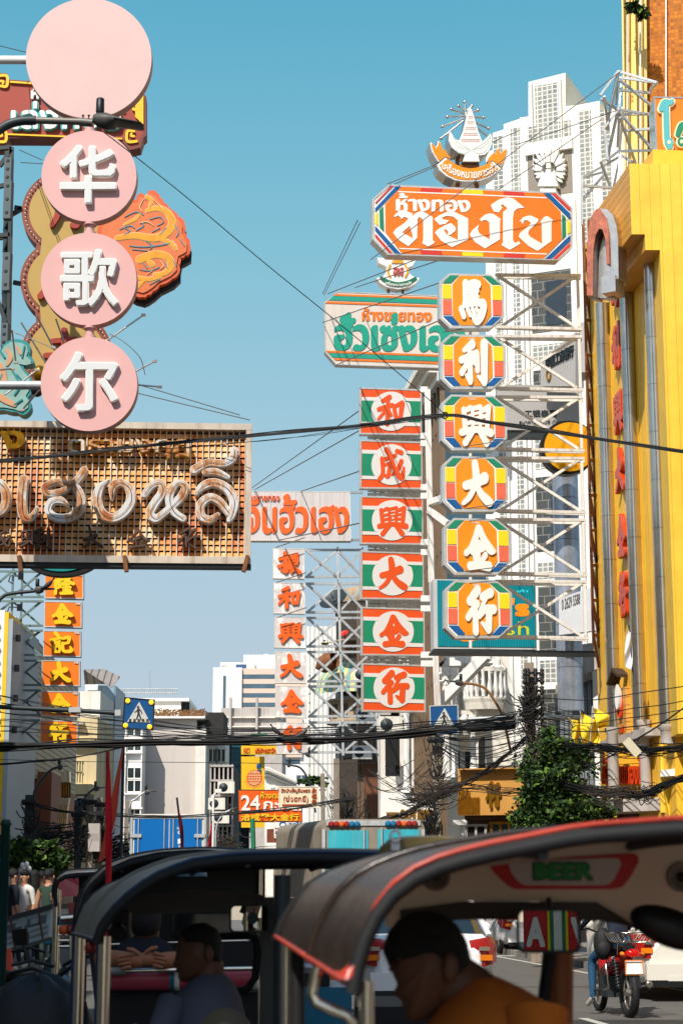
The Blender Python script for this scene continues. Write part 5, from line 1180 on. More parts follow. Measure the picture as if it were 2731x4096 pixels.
# ------------------------------------------------------------------ grey bank sign, slanted fascia, round yellow sign, mirrored pillar, number board
B=Board(2160,1640,48,2)
root=thing('bank_sign','grey sign with dark Chinese and Thai writing behind white lattice','sign',P(2160,1750,48))
(u0,v1),(u1,v0)=B.uv(1985,1538),B.uv(2320,1722); mb=MB(); mb.bbox(B,u0,v0,u1,v1,-.3,0); mb.build('panel',M('bank_grey',(184,178,172),.5,var=.06),root)
(u0,v1),(u1,v0)=B.uv(1985,1726),B.uv(2320,1750); mb=MB(); mb.bbox(B,u0,v0,u1,v1,-.35,-.05); mb.build('base',m_dsteel,root)
mb=MB(); put_text(mb,B,'工银泰国',2096,1640,2224,1668,0,.02,bold=.03); mb.build('lettering',m_dsteel,root)
mb=MB(); put_text(mb,B,'ธนาคารไอซีบีซี (ไทย)',2075,1680,2252,1700,0,.02,bold=.01); mb.build('lettering',m_dsteel,root)
B=Board(2230,1440,47,-55)
root=thing('fascia_sign','slanting grey fascia with bronze Chinese characters above the bank sign','sign',P(2230,1540,47))
mb=MB(); px_prism(mb,B,flat([2160,1440,2300,1330,2300,1545,2160,1545]),-.3,0); mb.build('panel',M('bank_grey',(184,178,172)),root)
mb=MB(); put_text(mb,B,'中国工商银行',2185,1430,2295,1478,0,.05,tilt=-52,bold=.03); mb.build('lettering',m_dsteel,root)
mb=MB(); mb.prism(B,ell(B,2196,1500,9,24,24),.01,.05,[ell(B,2196,1500,6,18,24)]); mb.build('emblem',m_gold,root)
(u0,v1)=(0,0); B=Board(2345,1420,45,-10); mb=MB(); px_prism(mb,B,flat([2318,1290,2362,1285,2366,1485,2322,1490]),-.8,0); mb.build('light_box',M('box_grey',(190,184,180),.5),label='plain grey box sign with a dark side beside the first steel column',cat='sign')
B=Board(2275,1790,44.5,3)
root=thing('round_sign','yellow round sign with black rim behind the white lattice','sign',P(2275,1900,44.5))
mb=MB(); mb.prism(B,ell(B,2272,1790,112,108,64),-.3,0); mb.build('rim',m_black,root)
mb=MB(); mb.prism(B,ell(B,2277,1788,102,98,64),-.02,.02); mb.build('face',M('amber_face',(250,172,12),.35,var=.05),root)
c=P(2275,2560,50.5); mb=MB(); mb.lathe((c.x,c.y,0),[(c.z-2,.36),(P(2275,1850,50.5).z,.36)],28)
mb.build('mirror_pillar',lines_mat('mirror_pillar',(170,176,186),(120,124,132),2,1.2,.02,.25,metal=.45,var=.3),label='mirrored blue-grey pillar below the yellow round sign',cat='pillar')
B=Board(2270,2450,49.6,-20); root=thing('number_board','white board with large phone number behind the lattice','sign',P(2270,2600,49.6))
mb=MB(); px_prism(mb,B,flat([2234,2395,2400,2335,2400,2520,2234,2540]),-.2,0); mb.build('panel',M('board_white',(216,216,218),.5),root)
mb=MB(); put_text(mb,B,'0 2629 5588',2246,2398,2318,2440,0,.02,tilt=-26,bold=.01); mb.build('lettering',m_dsteel,root)
# ------------------------------------------------------------------ yellow board, orange 24 board, temple sign, party boards
B=Board(1050,3050,92,0)
root=thing('banner_sign','yellow Thai banner with a vertical yellow strip below it','sign',P(1010,3300,92))
for nm,p_ in (('banner',[965,2976,1160,2980,1160,3018,965,3018]),('strip',[965,3026,1058,3026,1058,3310,965,3310])): mb=MB(); px_prism(mb,B,flat(p_),-.15,0); mb.build(nm,M('banner_yellow',(248,196,20),.5),root)
mb=MB(); put_text(mb,B,'บริษัทเอราวัณประกัน',1020,2990,1150,3012,0,.05,bold=.02); put_text(mb,B,'เอรา',975,2992,1000,3012,0,.05,bold=.01); mb.build('lettering',m_sred,root)
mb=MB(); put_text(mb,B,'泰',1026,3054,1046,3074,0,.05,bold=.03); put_text(mb,B,'順',1026,3078,1046,3098,0,.05,bold=.03); mb.build('lettering',m_sblue,root)
mb=MB(); q0=B.uv(1010,2950); mb.bbox(B,q0[0]-.12,B.uv(1010,3560)[1],q0[0]+.12,q0[1],-.5,-.2); mb.build('post',m_steel,root)
root=thing('striped_sign','small green white and orange striped sign above the yellow banner','sign',P(1037,2975,91)); B=Board(1037,2955,91,0)
for nm,y0,y1,mt in (('green_band',2936,2944,m_sgreen),('white_band',2944,2950,m_swhite),('orange_band',2950,2968,m_orange)): mb=MB(); px_prism(mb,B,flat([1004,y0,1069,y0,1069,y1,1004,y1]),-.2,0); mb.build(nm,mt,root)
mb=MB(); mb.prism(B,ell(B,1037,2972,24,28,20,0,180),0,.04); mb.build('emblem',m_swhite,root)
B=Board(1080,3225,70,2)
root,ins=outline_sign('signboard','orange signboard reading 24 below a globe emblem','sign',B,flat([952,3158,1208,3160,1210,3289,954,3287]),.35,m_dsteel,m_vermil,.02)
mb=MB(); put_text(mb,B,'24',965,3181,1040,3242,0,.03,bold=.03); put_text(mb,B,'กะรัต',1054,3190,1205,3243,0,.03,bold=.03); mb.build('lettering',m_swhite,root)
mb=MB(); put_text(mb,B,'ห้างทอง',1042,3166,1140,3194,0,.03,bold=.03); put_text(mb,B,'洽成發大金行',964,3254,1196,3284,0,.03,bold=.04); mb.build('lettering',m_yel,root)
root=thing('globe_emblem','orange globe emblem with laurel on top of the orange signboard','emblem',P(1018,3158,70)); B=Board(1018,3115,70,2)
mb=MB(); mb.prism(B,ell(B,1018,3112,32,32,36),-.1,0); gl=mb.build('globe',m_vermil,root)
mb=MB()
for k in (-.75,-.35,0,.35,.75):
    for a_,b__ in ((1,0),(0,1)):
        st=[[(1018+(k*28*cos(t_) if a_ else sin(t_)*28*math.sqrt(1-k*k*.8)),3112+(sin(t_)*28 if a_ else k*28),2.2) for t_ in np.linspace(-1.4,1.4,8)]]
        for o_,h_ in stroke_polys(st,res=2): mb.prism(B,B.pts(o_),0,.02)
mb.build('graticule',M('pale_orange',(255,214,160),.5),gl)
mb=MB()
for sx in (-1,1):
    for k in range(7):
        a=radians(200+k*11) if sx<0 else radians(-20-k*11); x,y=1018+37*cos(a),3112-37*sin(a)
        mb.prism(B,ell(B,x,y,5.5,4,8),-.06,.03+.002*k)
mb.build('laurel',M('laurel_gold',(245,170,70),.5),root)
B=Board(1196,3190,60,1)
root,ins=outline_sign('direction_sign','cream temple direction sign with brown writing and arrow','sign',B,flat([1116,3145,1276,3146,1278,3232,1114,3232]),.15,m_whitew,M('sign_ivory',(250,232,196),.5),.03)
mt=M('sign_brown',(176,66,20),.5); mb=MB(); put_text(mb,B,'วัดบำเพ็ญจีนพรต',1124,3152,1240,3172,-.01,.02,bold=.015); put_text(mb,B,'(ย่งฮกยี่)',1134,3180,1232,3212,-.01,.02,bold=.01)
for i,ch in enumerate('永福寺'): put_text(mb,B,ch,1246,3152+23*i,1266,3172+23*i,-.01,.02,bold=.025)
px_prism(mb,B,flat([1128,3217,1236,3217,1236,3213,1250,3220,1236,3227,1236,3223,1128,3223]),-.01,.02); mb.build('lettering',mt,root)
mb=MB(); mb.beam(P(1290,3095,60.1),P(1294,3460,60.1),.14); mb.beam(P(1275,3160,60.1),P(1305,3160,60.1),.05); mb.beam(P(1275,3225,60.1),P(1305,3225,60.1),.05); mb.build('post',m_conpole,root)
B=Board(1150,3330,66,0)
root=thing('party_board','white notice board with blue Thai writing below the orange signboard','sign',P(1150,3400,66))
mb=MB(); px_prism(mb,B,flat([1096,3288,1228,3290,1228,3350,1096,3348]),-.1,0); mb.build('panel',m_swhite,root)
mb=MB(); put_text(mb,B,'ประชาธิปัตย์',1152,3288,1222,3302,0,.02,bold=.02); put_text(mb,B,'ส.ก.พินิจ กาญจนา',1100,3322,1222,3338,0,.02,bold=.02); mb.prism(B,ell(B,1131,3298,14,12,20),0,.02,[ell(B,1131,3298,10,8,20)]); mb.build('lettering',m_sblue,root)
mb=MB(); put_text(mb,B,'ศูนย์ประสานงานและรับเรื่องราว',1100,3308,1220,3318,0,.02,bold=.0); put_text(mb,B,'และ ส.ข.เขตสัมพันธวงศ์',1100,3341,1220,3348,0,.02,bold=.0); mb.build('lettering',M('dull_red',(150,70,60),.6),root)
mb=MB(); px_prism(mb,B,flat([1067,3316,1096,3315,1096,3352,1210,3354,1210,3370,1067,3370]),-.3,-.12); mb.build('poster',M('poster_brown',(140,70,44),.6,var=.5,scale=4),root)
# ------------------------------------------------------------------ orange board top right
B=Board(2680,500,35.6,-3)
root,ins=outline_sign('signboard','orange signboard with blue and green Thai letters above the gold shop','sign',B,flat([2612,386,3050,392,3050,640,2622,628]),.9,m_chrome,M('sign_orange3',(250,132,4),.35,var=.04),.03)
for st,mt,w_ in (("2642,440,20 2655,415,22 2674,416,18 2684,410,14;2660,425,20 2664,560,20 2674,590,22",M('sky_enamel',(92,188,192),.4),0),("2708,542,18 2722,508,22 2745,506,20 2765,530,18;2722,570,30 2722,572,30",m_sgreen,0)):
    mb=MB()
    for o_,h_ in stroke_polys(S(st),7): mb.prism(B,B.pts(o_),-.01,.05,[B.pts(h) for h in h_])
    e_=mb.build('letter_edge',M('ivory_enamel',(250,236,190),.4),root)
    mb=MB()
    for o_,h_ in stroke_polys(S(st),1): mb.prism(B,B.pts(o_),.04,.07,[B.pts(h) for h in h_])
    mb.build('letter',mt,e_)
mb=MB()
for o_,h_ in stroke_polys([[(2672,574,36),(2673,575,36)]]): mb.prism(B,B.pts(o_),.04,.072)
mb.build('letter_bowl',MATS['sky_enamel'],root)
mb=MB(); mb.prism(B,ell(B,2672,574,7,8,16),.07,.08); mb.prism(B,ell(B,2722,572,6,8,16),.07,.08); mb.build('letter_eye',MATS['ivory_enamel'],root)
# ------------------------------------------------------------------ crossing signs
for (pts,lb,lit) in ((flat([498,2788,620,2798,614,2922,490,2914]),'blue pedestrian crossing sign with four amber lamps',True),(flat([1716,2822,1832,2818,1834,2938,1720,2940]),'blue pedestrian crossing sign without lamps on long grey arm',False)):
    cx=sum(p[0] for p in pts)/4; cy=sum(p[1] for p in pts)/4; B=Board(cx,cy,43,0)
    root,ins=outline_sign('crossing_sign',lb,'traffic sign',B,pts,.06,m_black if lit else m_steel,M('road_blue',(10,82,140) if lit else (10,110,184),.4),.025,'pedestrian crossing signs')
    k=1.0; mb=MB(); px_prism(mb,B,[(cx+2,cy-48),(cx+46,cy+34),(cx-46,cy+32)],-.012,.004); mb.build('triangle',M('reflective_white',(216,214,206),.4),root)
    mb=MB(); mb.prism(B,ell(B,cx-2,cy-27,5,5,12),0,.008)
    for o_,h_ in stroke_polys([[(cx-1,cy-18,10),(cx,cy,9)],[(cx-1,cy,7),(cx-8,cy+22,5)],[(cx+1,cy,7),(cx+7,cy+14,6),(cx+10,cy+24,5)],[(cx-3,cy-18,5),(cx-11,cy-8,4),(cx-16,cy-8,4)],[(cx+3,cy-18,5),(cx+10,cy-10,4),(cx+14,cy,4)]],res=2): mb.prism(B,B.pts(o_),0,.0085,[B.pts(h) for h in h_])
    for i in range(5): x=cx-37+i*17; px_prism(mb,B,[(x,cy+20),(x+8,cy+20),(x+9+i*.5,cy+32),(x-3+i*.5,cy+32)],0,.006)
    mb.build('walking_figure',m_dsteel,root)
    if lit:
        for x,y in ((512,2803),(606,2809),(503,2901),(599,2907)): mb=MB(); c=B.at(*B.uv(x,y),0); mb.lathe(c,[(0,.058),(.02,.056),(.035,.03)],18,B.N); mb.build('warning_lamp',emi('amber_lamp',(255,190,40),1.2),root)
        mb=MB(); mb.tube([P(-300,2812,43.2),P(130,2834,43.2),P(300,2842,43.2),P(470,2852,43.2)],.055,12); mb.tube([P(300,2830,43.1),P(300,2855,43.1)],.09,10); mb.build('arm',m_dsteel,root)
        mb=MB(); mb.box(P(474,2852,43.1),(.14,.2,.14)); mb.box(P(302,2840,43),(.28,.18,.12)); mb.build('camera_unit',m_steel,root)
    else:
        mb=MB(); mb.tube([P(1835,2878,43.1),P(1990,2874,43.1),P(2180,2870,43.1),P(2380,2870,43.1),P(2420,2885,43.1)],.055,12); mb.build('arm',m_steel,root)
        mb=MB(); mb.ball(P(1856,2876,43),(.09,.09,.11),12,8); mb.build('dome_camera',m_white,root)
# ------------------------------------------------------------------ steel frames that carry the signs
def frame(name,label,mat,segs,w=.07,cat='steel frame',group=None):
    mb=MB()
    for x0,y0,d0,x1,y1,d1 in segs: mb.beam(P(x0,y0,d0),P(x1,y1,d1),w)
    return mb.build(name,mat,label=label,cat=cat,group=group)
sg=[]; d=39.4
rows=[1100,1308,1345,1552,1588,1795,1832,2042,2078,2292,2325,2545]
for i in range(0,12,2):
    ya,yb=rows[i],rows[i+1]; xr_=2320+i*2.6
    sg+=[(1980,ya,d-.4,xr_,ya+2,d),(1980,yb,d-.4,xr_+6,yb+8,d),(1985,ya,d-.1,xr_-20,yb,d),(2000,yb,d+.5,xr_-20,ya+6,d+.5),(xr_-12,ya,d,xr_-6,yb,d),(1990,ya+10,d+.6,xr_,ya+14,d+.6),(1990,yb+4,d+.6,xr_,yb+14,d+.6),(1880,yb-20,d+.2,1880,yb+50,d+.2)]
frame('sign_scaffold','white rust-streaked lattice frame carrying the octagonal panels',m_wsteel,sg,.062)
sg=[]
for k,x in enumerate((2330,2352)): sg+=[(x,880,40+k*.2,x+42,2580,40+k*.2)]
for i,y in enumerate(range(1000,2560,140)): sg+=[(2332+i*3.5,y,40,2398+i*3,y+6,40.6),(2334+i*3.5,y+8,40.2,2356+i*3.5,y+130,40.2),(2356+i*3.5,y+40,40.2,2400+i*3,y+110,40.6)]
frame('lattice_mast','rusty brown lattice mast between the octagonal panels and gold shop',m_rsteel,sg,.06)
sg=[]
for x in (1498,1560,1640): sg+=[(x,1740,52.5,x+10,3150,52.5)] if x>1600 else [(x,1735,52.5,x+6,2850,52.5)]
for y in (1742,1955,2178,2400,2624): sg+=[(1470,y+8,52.4,1720,y+12,52.6),(1470,y+22,52.4,1720,y+26,52.6),(1500,y,52.5,1560,y+34,52.5),(1600,y+34,52.5,1640,y,52.5)]
frame('sign_scaffold','white lattice frame showing in gaps behind the red and green panels',m_wsteel,sg,.07)
sg=[(1708,1560,51.5,1724,2330,51.5),(1727,2330,51.5,1755,2960,51.5)]
for y in (1560,1745,1775,1950,1985,2170,2210,2395,2435,2620,2655): sg.append((1685,y,51.6,1712+(y-1560)*.02,y,51.5))
sg+=[(1715,2040,51.4,1790,2095,51),(1718,2010,51.4,1778,1990,51)]
frame('sign_post','white square post right of the red and green panels',m_wsteel,sg,.17,cat='post')
sg=[]
for i,(y0,y1) in enumerate(((2200,2308),(2335,2450),(2472,2586),(2608,2726),(2746,2866),(2890,3010))):
    xa,xb,xm=1220+i*3,1450+i*12,1350+i*4
    sg+=[(xa,y0,78.3,xb,y0,78.6),(xa,y1,78.3,xb,y1-2,78.6),(xa+4,y0,78.2,xm,y1,78.4),(xa+6,y1,78.4,xm,y0,78.4),(xm,y0-12,78.4,xm+2,y1+12,78.4),(xm,y0,78.4,xb,y1,78.6),(xm,y1,78.5,xb,y0,78.6),(xb,y0-10,78.6,xb+8,y1+14,78.6)]
sg+=[(1400,1970,78.2,1450,1970,78.4),(1404,2160,78.2,1455,2160,78.4)]
frame('sign_scaffold','pale steel lattice frame carrying the white character panels',m_steel,sg,.1)
sg=[]
for xo in (1508,1530,1588): sg.append((xo,2850,74,xo+12,3180,74))
for k,y in enumerate(range(2870,3160,75)): sg+=[(1508,y,74,1600,y+4,74),(1530,y,74,1594,y+72,74),(1594,y+4,74,1532,y+74,74)]
frame('lattice_mast','pale steel lattice mast below the lowest red and green panel',m_steel,sg,.09)
sg=[]
for i,(y0,y1) in enumerate(((2285,2388),(2404,2503),(2521,2620),(2641,2740),(2760,2860),(2880,2980))):
    sg+=[(-80,y0,56.2,178-3*i,y0+2,56.2),(-80,y1,56.2,176-3*i,y1,56.2),(55-4*i,y0-10,56.4,50-4*i,y1+10,56.4),(92-4*i,y0,56.4,88-4*i,y1,56.4),(50-4*i,y1,56.3,172-3*i,y0,56.3),(55,y0+4,56.5,165,y1,56.5),(-70,y0,56.3,50,y1,56.3),(-70,y1,56.5,50,y0,56.5)]
frame('sign_scaffold','green-grey lattice frame carrying the orange panels on left',M('green_grey_steel',(110,132,128),.5,.2,var=.2),sg,.065)
for i,y in enumerate((2305,2430,2553,2673,2793,2920)):
    x=88-i*5; B=Board(x,y,54.5,0); t=thing('floodlight','black floodlight on a bent arm facing the orange panels','floodlight',P(x,y,54.5),group='floodlights on the left lattice')
    mb=MB(); q=P(x-4,y,54.3); mb.box(q,(.14,.12,.2),.3); mb.build('lamp',m_black,t)
    mb=MB(); mb.tube([P(x-4,y,54.4),P(x-45,y-2,54.6),P(x-52,y+20,54.8),P(x-36,y+30,55.6)],.02,5); mb.build('arm',m_dsteel,t)
# left dark mast with speaker boxes
sg=[(48,590,26,36,1400,26),(30,600,26.3,14,1400,26.3),(-60,760,26,46,735,26),(-100,948,26,42,940,26),(-100,955,26.3,42,950,26.3),(-60,1060,26,40,1330,26)]
for k in range(9): y=620+k*85; sg+=[(47-k*1.2,y,26,27-k*1.8,y+40,26.3),(27-k*1.8,y+40,26.3,45-k*1.2,y+85,26)]
sg+=[(-60,600,26,48,590,26),(0,665,26,48,600,26),(60,830,26,88,835,26),(45,860,26,90,835,26),(55,1130,26,85,1135,26)]
frame('lattice_mast','dark green-grey lattice mast at left edge with hanging speaker boxes',m_dsteel,sg,.06)
for (x,y0,y1) in ((32,630,722),(30,722,872),(25,1010,1160),(18,1292,1382)):
    t=thing('column_speaker','narrow grey box speaker fixed on the dark mast at left edge','speaker',P(x,(y0+y1)/2,25.7),group='column speakers on the left mast'); B=Board(x,(y0+y1)/2,25.7,-8)
    mb=MB(); (u0,v1),(u1,v0)=B.uv(x-12,y0),B.uv(x+12,y1); mb.bbox(B,u0,v0,u1,v1,-.12,0); mb.build('box',M('speaker_grey',(84,98,102),.5,var=.1),t)
    mb=MB()
    for f in (.15,.5,.85): mb.lathe(B.at((u0+u1)/2,v0+(v1-v0)*f,0),[(0,.028),(.008,.02)],12,B.N)
    mb.build('driver',m_black,t)
# upper right steel lattice carrying the orange board
sg=[]; d=37
A_=[(2400,380),(2400,525),(2398,645),(2325,705),(2470,285),(2474,440),(2476,610),(2470,760)]
L=[(2398,382,2470,285),(2404,525,2476,432),(2425,640,2480,598),(2325,712,2480,625),(2470,285,2625,330),(2474,310,2620,330),(2476,438,2600,460),(2480,458,2600,456),(2478,605,2600,602),(2470,285,2462,420),(2486,315,2476,430),(2476,438,2468,590),(2490,440,2476,600),(2415,385,2432,520),(2470,300,2420,520),(2404,395,2468,440),(2416,525,2428,640),(2470,440,2426,640),(2476,320,2600,420),(2476,450,2600,590),(2478,470,2540,655),(2480,600,2470,780),(2480,620,2450,760),(2325,705,2325,900),(2325,742,2455,752),(2325,712,2405,690),(2476,360,2600,372),(2480,525,2602,515),(2400,645,2440,750),(2600,360,2625,330),(2480,620,2530,650),(2328,800,2420,690)]
for x0,y0,x1,y1 in L: sg.append((x0,y0,d+(x0%3)*.4,x1,y1,d+(x1%3)*.4))
frame('sign_scaffold','grey steel lattice frame above the gold shop roof',m_steel,sg,.05)
# ================================================================== WIRES, POLES, LAMPS
rw=random.Random(11)
def wires(mb,pts,n,spread,r,n2=8,wob=2.0):
    base=sag(pts,n2); 
    for k in range(n):
        ph=rw.uniform(0,6.3); oy=rw.gauss(0,spread); fr=rw.uniform(1,3.5); od=rw.uniform(-.15,.15)
        mb.tube([P(b[0],b[1]+oy*(1+.3*math.sin(ph+i*.21*fr))+wob*math.sin(ph+i*.35*fr),b[2]+od) for i,b in enumerate(base)],r*rw.uniform(.7,1.2),5,cap=False)
def cable(label,pts,n,spread,r,**kw):
    mb=MB(); wires(mb,pts,n,spread,r,**kw); return mb.build('cable_bundle',m_cable,label=label,cat='cable')
mb=MB(); wires(mb,[(-80,1852,24),(300,1816,24),(600,1782,24),(1000,1745,24),(1440,1702,24),(1780,1664,24),(1960,1690,24),(2350,1750,24),(2731,1808,24),(2900,1835,24)],9,3.2,.009,wob=1.2)
wires(mb,[(-80,1815,24),(500,1800,24),(1000,1765,24),(1400,1715,24),(1780,1664,24)],2,5,.004)
mb.tube([P(x,y,23.9) for x,y in ((1768,1652),(1785,1650),(1792,1664),(1780,1676),(1766,1668),(1772,1654))],.012,6); mb.tube([P(1440,1698,23.95),P(1490,1694,23.95)],.02,6)
for k in range(24): a=k*.9; mb.add([P(1782+k*3+5*math.cos(a),1658+k*.4+6*math.sin(a),23.95) for a in (a,a+1.5,a+3)],[(0,1,2)])
mb.build('cable_bundle',m_cable,label='thick black cable crossing the rusty signboard and the octagonal panels',cat='cable')
mb=MB(); mb.tube([P(*p) for p in sag([(405,520,18),(560,640,19.4),(760,800,21),(1050,1045,22),(1400,1330,23),(1700,1585,23.8),(1775,1655,24)],8)],.006,6); mb.build('wire',M('maroon_wire',(52,30,28),.5),label='single dark wire running diagonally from street lamp to cable knot',cat='wire')
cable('heavy black cable bundle sagging across whole street below crossing signs',[(-80,2990,41),(200,2980,41),(500,2972,41),(800,2966,41),(1100,2962,41),(1380,2955,41),(1600,2938,41),(1800,2918,41),(2060,2900,40)],20,6,.016)
mb=MB()
for y0,y1,y2 in ((2795,2880,2925),(2815,2870,2935),(2840,2900,2945),(2870,2915,2950),(2900,2940,2955),(2925,2935,2948),(2770,2860,2920)):
    wires(mb,[(-80,y0,44),(150,(y0+y1)/2,44),(480,y1+6,44),(900,y2,44),(1400,y2-8,43),(1720,y2-28,42),(2060,2870,40)],2,4,.009)
mb.build('cable_bundle',m_cable,label='thin dark wires fanning out at left above the heavy cable bundle',cat='cable')
cable('pair of thin black wires crossing in front of the beige block',[(-80,3060,46),(300,3025,46),(520,2975,46),(560,2968,46)],3,5,.012)
cable('thin black wire stretched level across street below cable bundle',[(-80,3036,50),(500,3048,50),(1100,3055,50),(1500,3052,50)],1,1,.012)
cable('drooping black cables hanging between left poles',[(130,3215,52),(250,3245,52),(420,3258,52),(700,3268,52),(1100,3240,52),(1420,3195,52)],5,4,.014)
# tangles
def tangle(mb,cx,cy,rx,ry,d,n,r,mat=None,L=1.0):
    for k in range(n):      # drooping loops of slack cable gathered round one point
        x,y=cx+rw.gauss(0,rx*.28),cy+rw.gauss(0,ry*.38); w_=rx*rw.uniform(.25,.7)*L; dr=ry*rw.uniform(.05,.5); s0=rw.uniform(-.3,.3)*ry*.5; o_=rw.uniform(-.4,.4)
        mb.tube([P(x+w_*(f-.5)*1.4,y+s0*(f-.5)+dr*(1-(2*f-1) ** 2)+rw.uniform(-1.5,1.5),d+o_) for f in np.linspace(0,1,8)],r*rw.uniform(.6,1.2),4,cap=False)
mb=MB(); tangle(mb,1760,3150,110,70,46,50,.008,L=1.2); tangle(mb,1690,3190,120,40,46,60,.01); wires(mb,[(1500,3282,47),(1600,3262,46),(1700,3215,46),(1790,3165,46),(1880,3120,45),(1960,3070,44),(2060,2990,42),(2140,2920,39)],20,8,.01,wob=4)
wires(mb,[(1740,3160,46),(1900,3150,44),(2040,3170,42),(2200,3130,40)],12,9,.008,wob=4)
mb.build('cable_tangle',M('dusty_cable',(58,50,44),.8,var=.4,scale=8),label='thick tangle of dusty cables before the white columned buildings',cat='cable')
mb=MB(); tangle(mb,1725,3260,50,110,45.5,60,.012); mb.build('hanging_cables',m_cable,label='dark cables hanging down a pole beside the gold shop fascia',cat='cable')
mb=MB()
for k in range(14):
    x0=rw.uniform(1360,1640); y0=rw.uniform(3060,3140); wires(mb,[(x0,y0,60),(x0+140,y0+45+rw.uniform(0,40),56),(x0+280,y0+rw.uniform(-60,0),50)],1,1,.009)
mb.build('cable_bundle',M('dusty_cable',(58,50,44)),label='loose wires looping between poles before the brown slatted facade',cat='cable')
# main pole with wires, right
t=thing('utility_pole','concrete utility pole wrapped in black cables rising above the right tree','utility pole',P(2122,3900,38)*1)
t.location.z=.13
c=P(2122,3000,38); mb=MB(); mb.box((c.x,c.y,(P(2122,2652,38).z+.1)/2),(.19,.17,P(2122,2652,38).z-.1)); mb.build('shaft',m_conpole,t)
mb=MB()
for y in (2690,2720,2760,2800,2850):
    mb.beam(P(2095,y,37.8),P(2170,y+4,37.8),.05)
    for x in (2098,2110,2140,2166): mb.lathe(P(x,y,37.7),[(-.1,.03),(-.03,.055),(0,.03),(.05,.05),(.09,.02)],8)
mb.build('insulators',m_black,t)
mb=MB(); tangle(mb,2118,2835,80,120,37.7,60,.011,L=1.2); tangle(mb,2130,2780,50,60,37.7,40,.013); mb.build('cable_coils',m_cable,t)
mb=MB()
for k in range(26):
    y0=2830+k*8; wires(mb,[(2120,y0,37.8),(1900,y0+40+rw.uniform(-10,30),40),(1740,2910+k*3,42)],1,2,.009)
for k in range(22):
    y0=2800+k*11; wires(mb,[(2125,y0,37.8),(2200,y0+30,37.4),(2290,y0+50+rw.uniform(-8,8),37)],1,2,.009)
mb.build('cable_bundle',m_cable,label='spray of black wires on both sides of the concrete utility pole',cat='cable')
for i,y in enumerate((2712,2770,2805,2840)):
    cable('%s thin wire from the utility pole past the steel columns'%('topmost','second','third','lowest')[i],[(2130,y+80-i*8,37.5),(2350,y+86,36),(2560,y+60,34),(2900,y+5,31)],1,1,.011)
cable('grey-brown cable bundle sagging before the yellow lower fascia',[(2120,2990,37),(2330,2985,35),(2460,2998,34),(2600,3000,33),(2760,2992,32),(2900,2990,31)],30,9,.009,wob=4)
cable('lower tangled cable bundle hanging before red letters of gold shop',[(2150,3110,37),(2300,3150,35),(2440,3170,34),(2560,3178,33),(2680,3130,32),(2900,3060,31)],26,10,.009,wob=6)
mb=MB(); tangle(mb,2590,3170,60,50,33,40,.008); tangle(mb,2450,3160,120,60,33.5,50,.006,L=1.6); mb.build('cable_tangle',MATS['dusty_cable'],label='small knot of cables below the porch column of gold shop',cat='cable')
mb=MB(); mb.box(P(2525,2990,32.8),(.16,.1,.34),.1,Matrix.Rotation(-.7,3,'Y')); mb.build('junction_box',M('ivory_box',(222,210,180),.5),label='ivory junction box hanging in the cables before the gold shop',cat='junction box')
cable('single taut cable rising to the upper right before yellow fascia',[(2330,3090,34),(2560,2950,33),(2900,2720,31)],2,2,.012)
# guy wires on the signs
for a,b_ in (((1430,880,38),(1290,1175,52)),((1440,890,38),(1296,1180,52)),((1550,735,38),(1990,560,40)),((1580,735,38),(2080,520,40)),((1960,780,38.5),(2400,480,38)),((1480,1040,38),(2480,285,37)),((2060,580,40),(2470,440,37)),((1310,1175,52),(1760,1000,40)),((1420,1150,52),(1760,1040,40)),((1290,1290,52.4),(1760,1130,40)),((1345,1460,52.4),(1760,1280,40)),((1010,1950,78),(1440,1640,53)),((1020,1958,78),(1440,1720,53)),((1120,2160,78),(1450,2090,53)),((1205,1965,78),(1450,1880,53)),((560,1540,27),(960,1660,27)),((540,1570,27),(1000,1680,27)),((80,600,26),(170,640,31)),((85,650,26),(175,655,31)),((0,183,30),(110,210,31)),((1102,2190,77),(1220,2150,77)),((1105,2330,77),(1225,2290,77)),((1110,2470,77),(1225,2430,77)),((1770,1328,37.6),(2010,1290,38)),((1860,1785,37.5),(2030,1760,37.6)),((1860,2035,37.5),(2030,2010,37.6)),((1860,2285,37.5),(2040,2262,37.6))):
    mb=MB(); mb.tube([P(*a),P(*b_)],.011*a[2]/40,4,cap=False); mb.build('guy_wire',M('guy_wire',(110,104,100),.6),label='thin grey guy wire strung between hanging signboards',cat='wire',group='guy wires')
# aerials
mb=MB()
for a,b_ in (((86,1290),(225,1520)),((150,1265),(215,1390)),((225,1275),(265,1390)),((50,1320),(65,1450)),((425,1365),(575,1260)),((440,1540),(620,1445)),((440,1530),(640,1548)),((20,1580),(150,1480)),((0,1480),(50,1475)),((160,1560),(90,1640))): mb.tube([P(*a,24),P(*b_,24.2)],.013,5); mb.box(P(*b_,24.2),(.06,.05,.03))
mb.tube([P(*p) for p in sag([(440,1335,24),(500,1370,24),(560,1430,24),(582,1500,24)])],.006,4,cap=False); mb.tube([P(*p) for p in sag([(60,1330,24),(160,1370,24),(280,1420,24)])],.006,4,cap=False)
mb.build('aerial',m_brushed,label='thin broken metal aerial rods around the lower pink discs',cat='aerial')
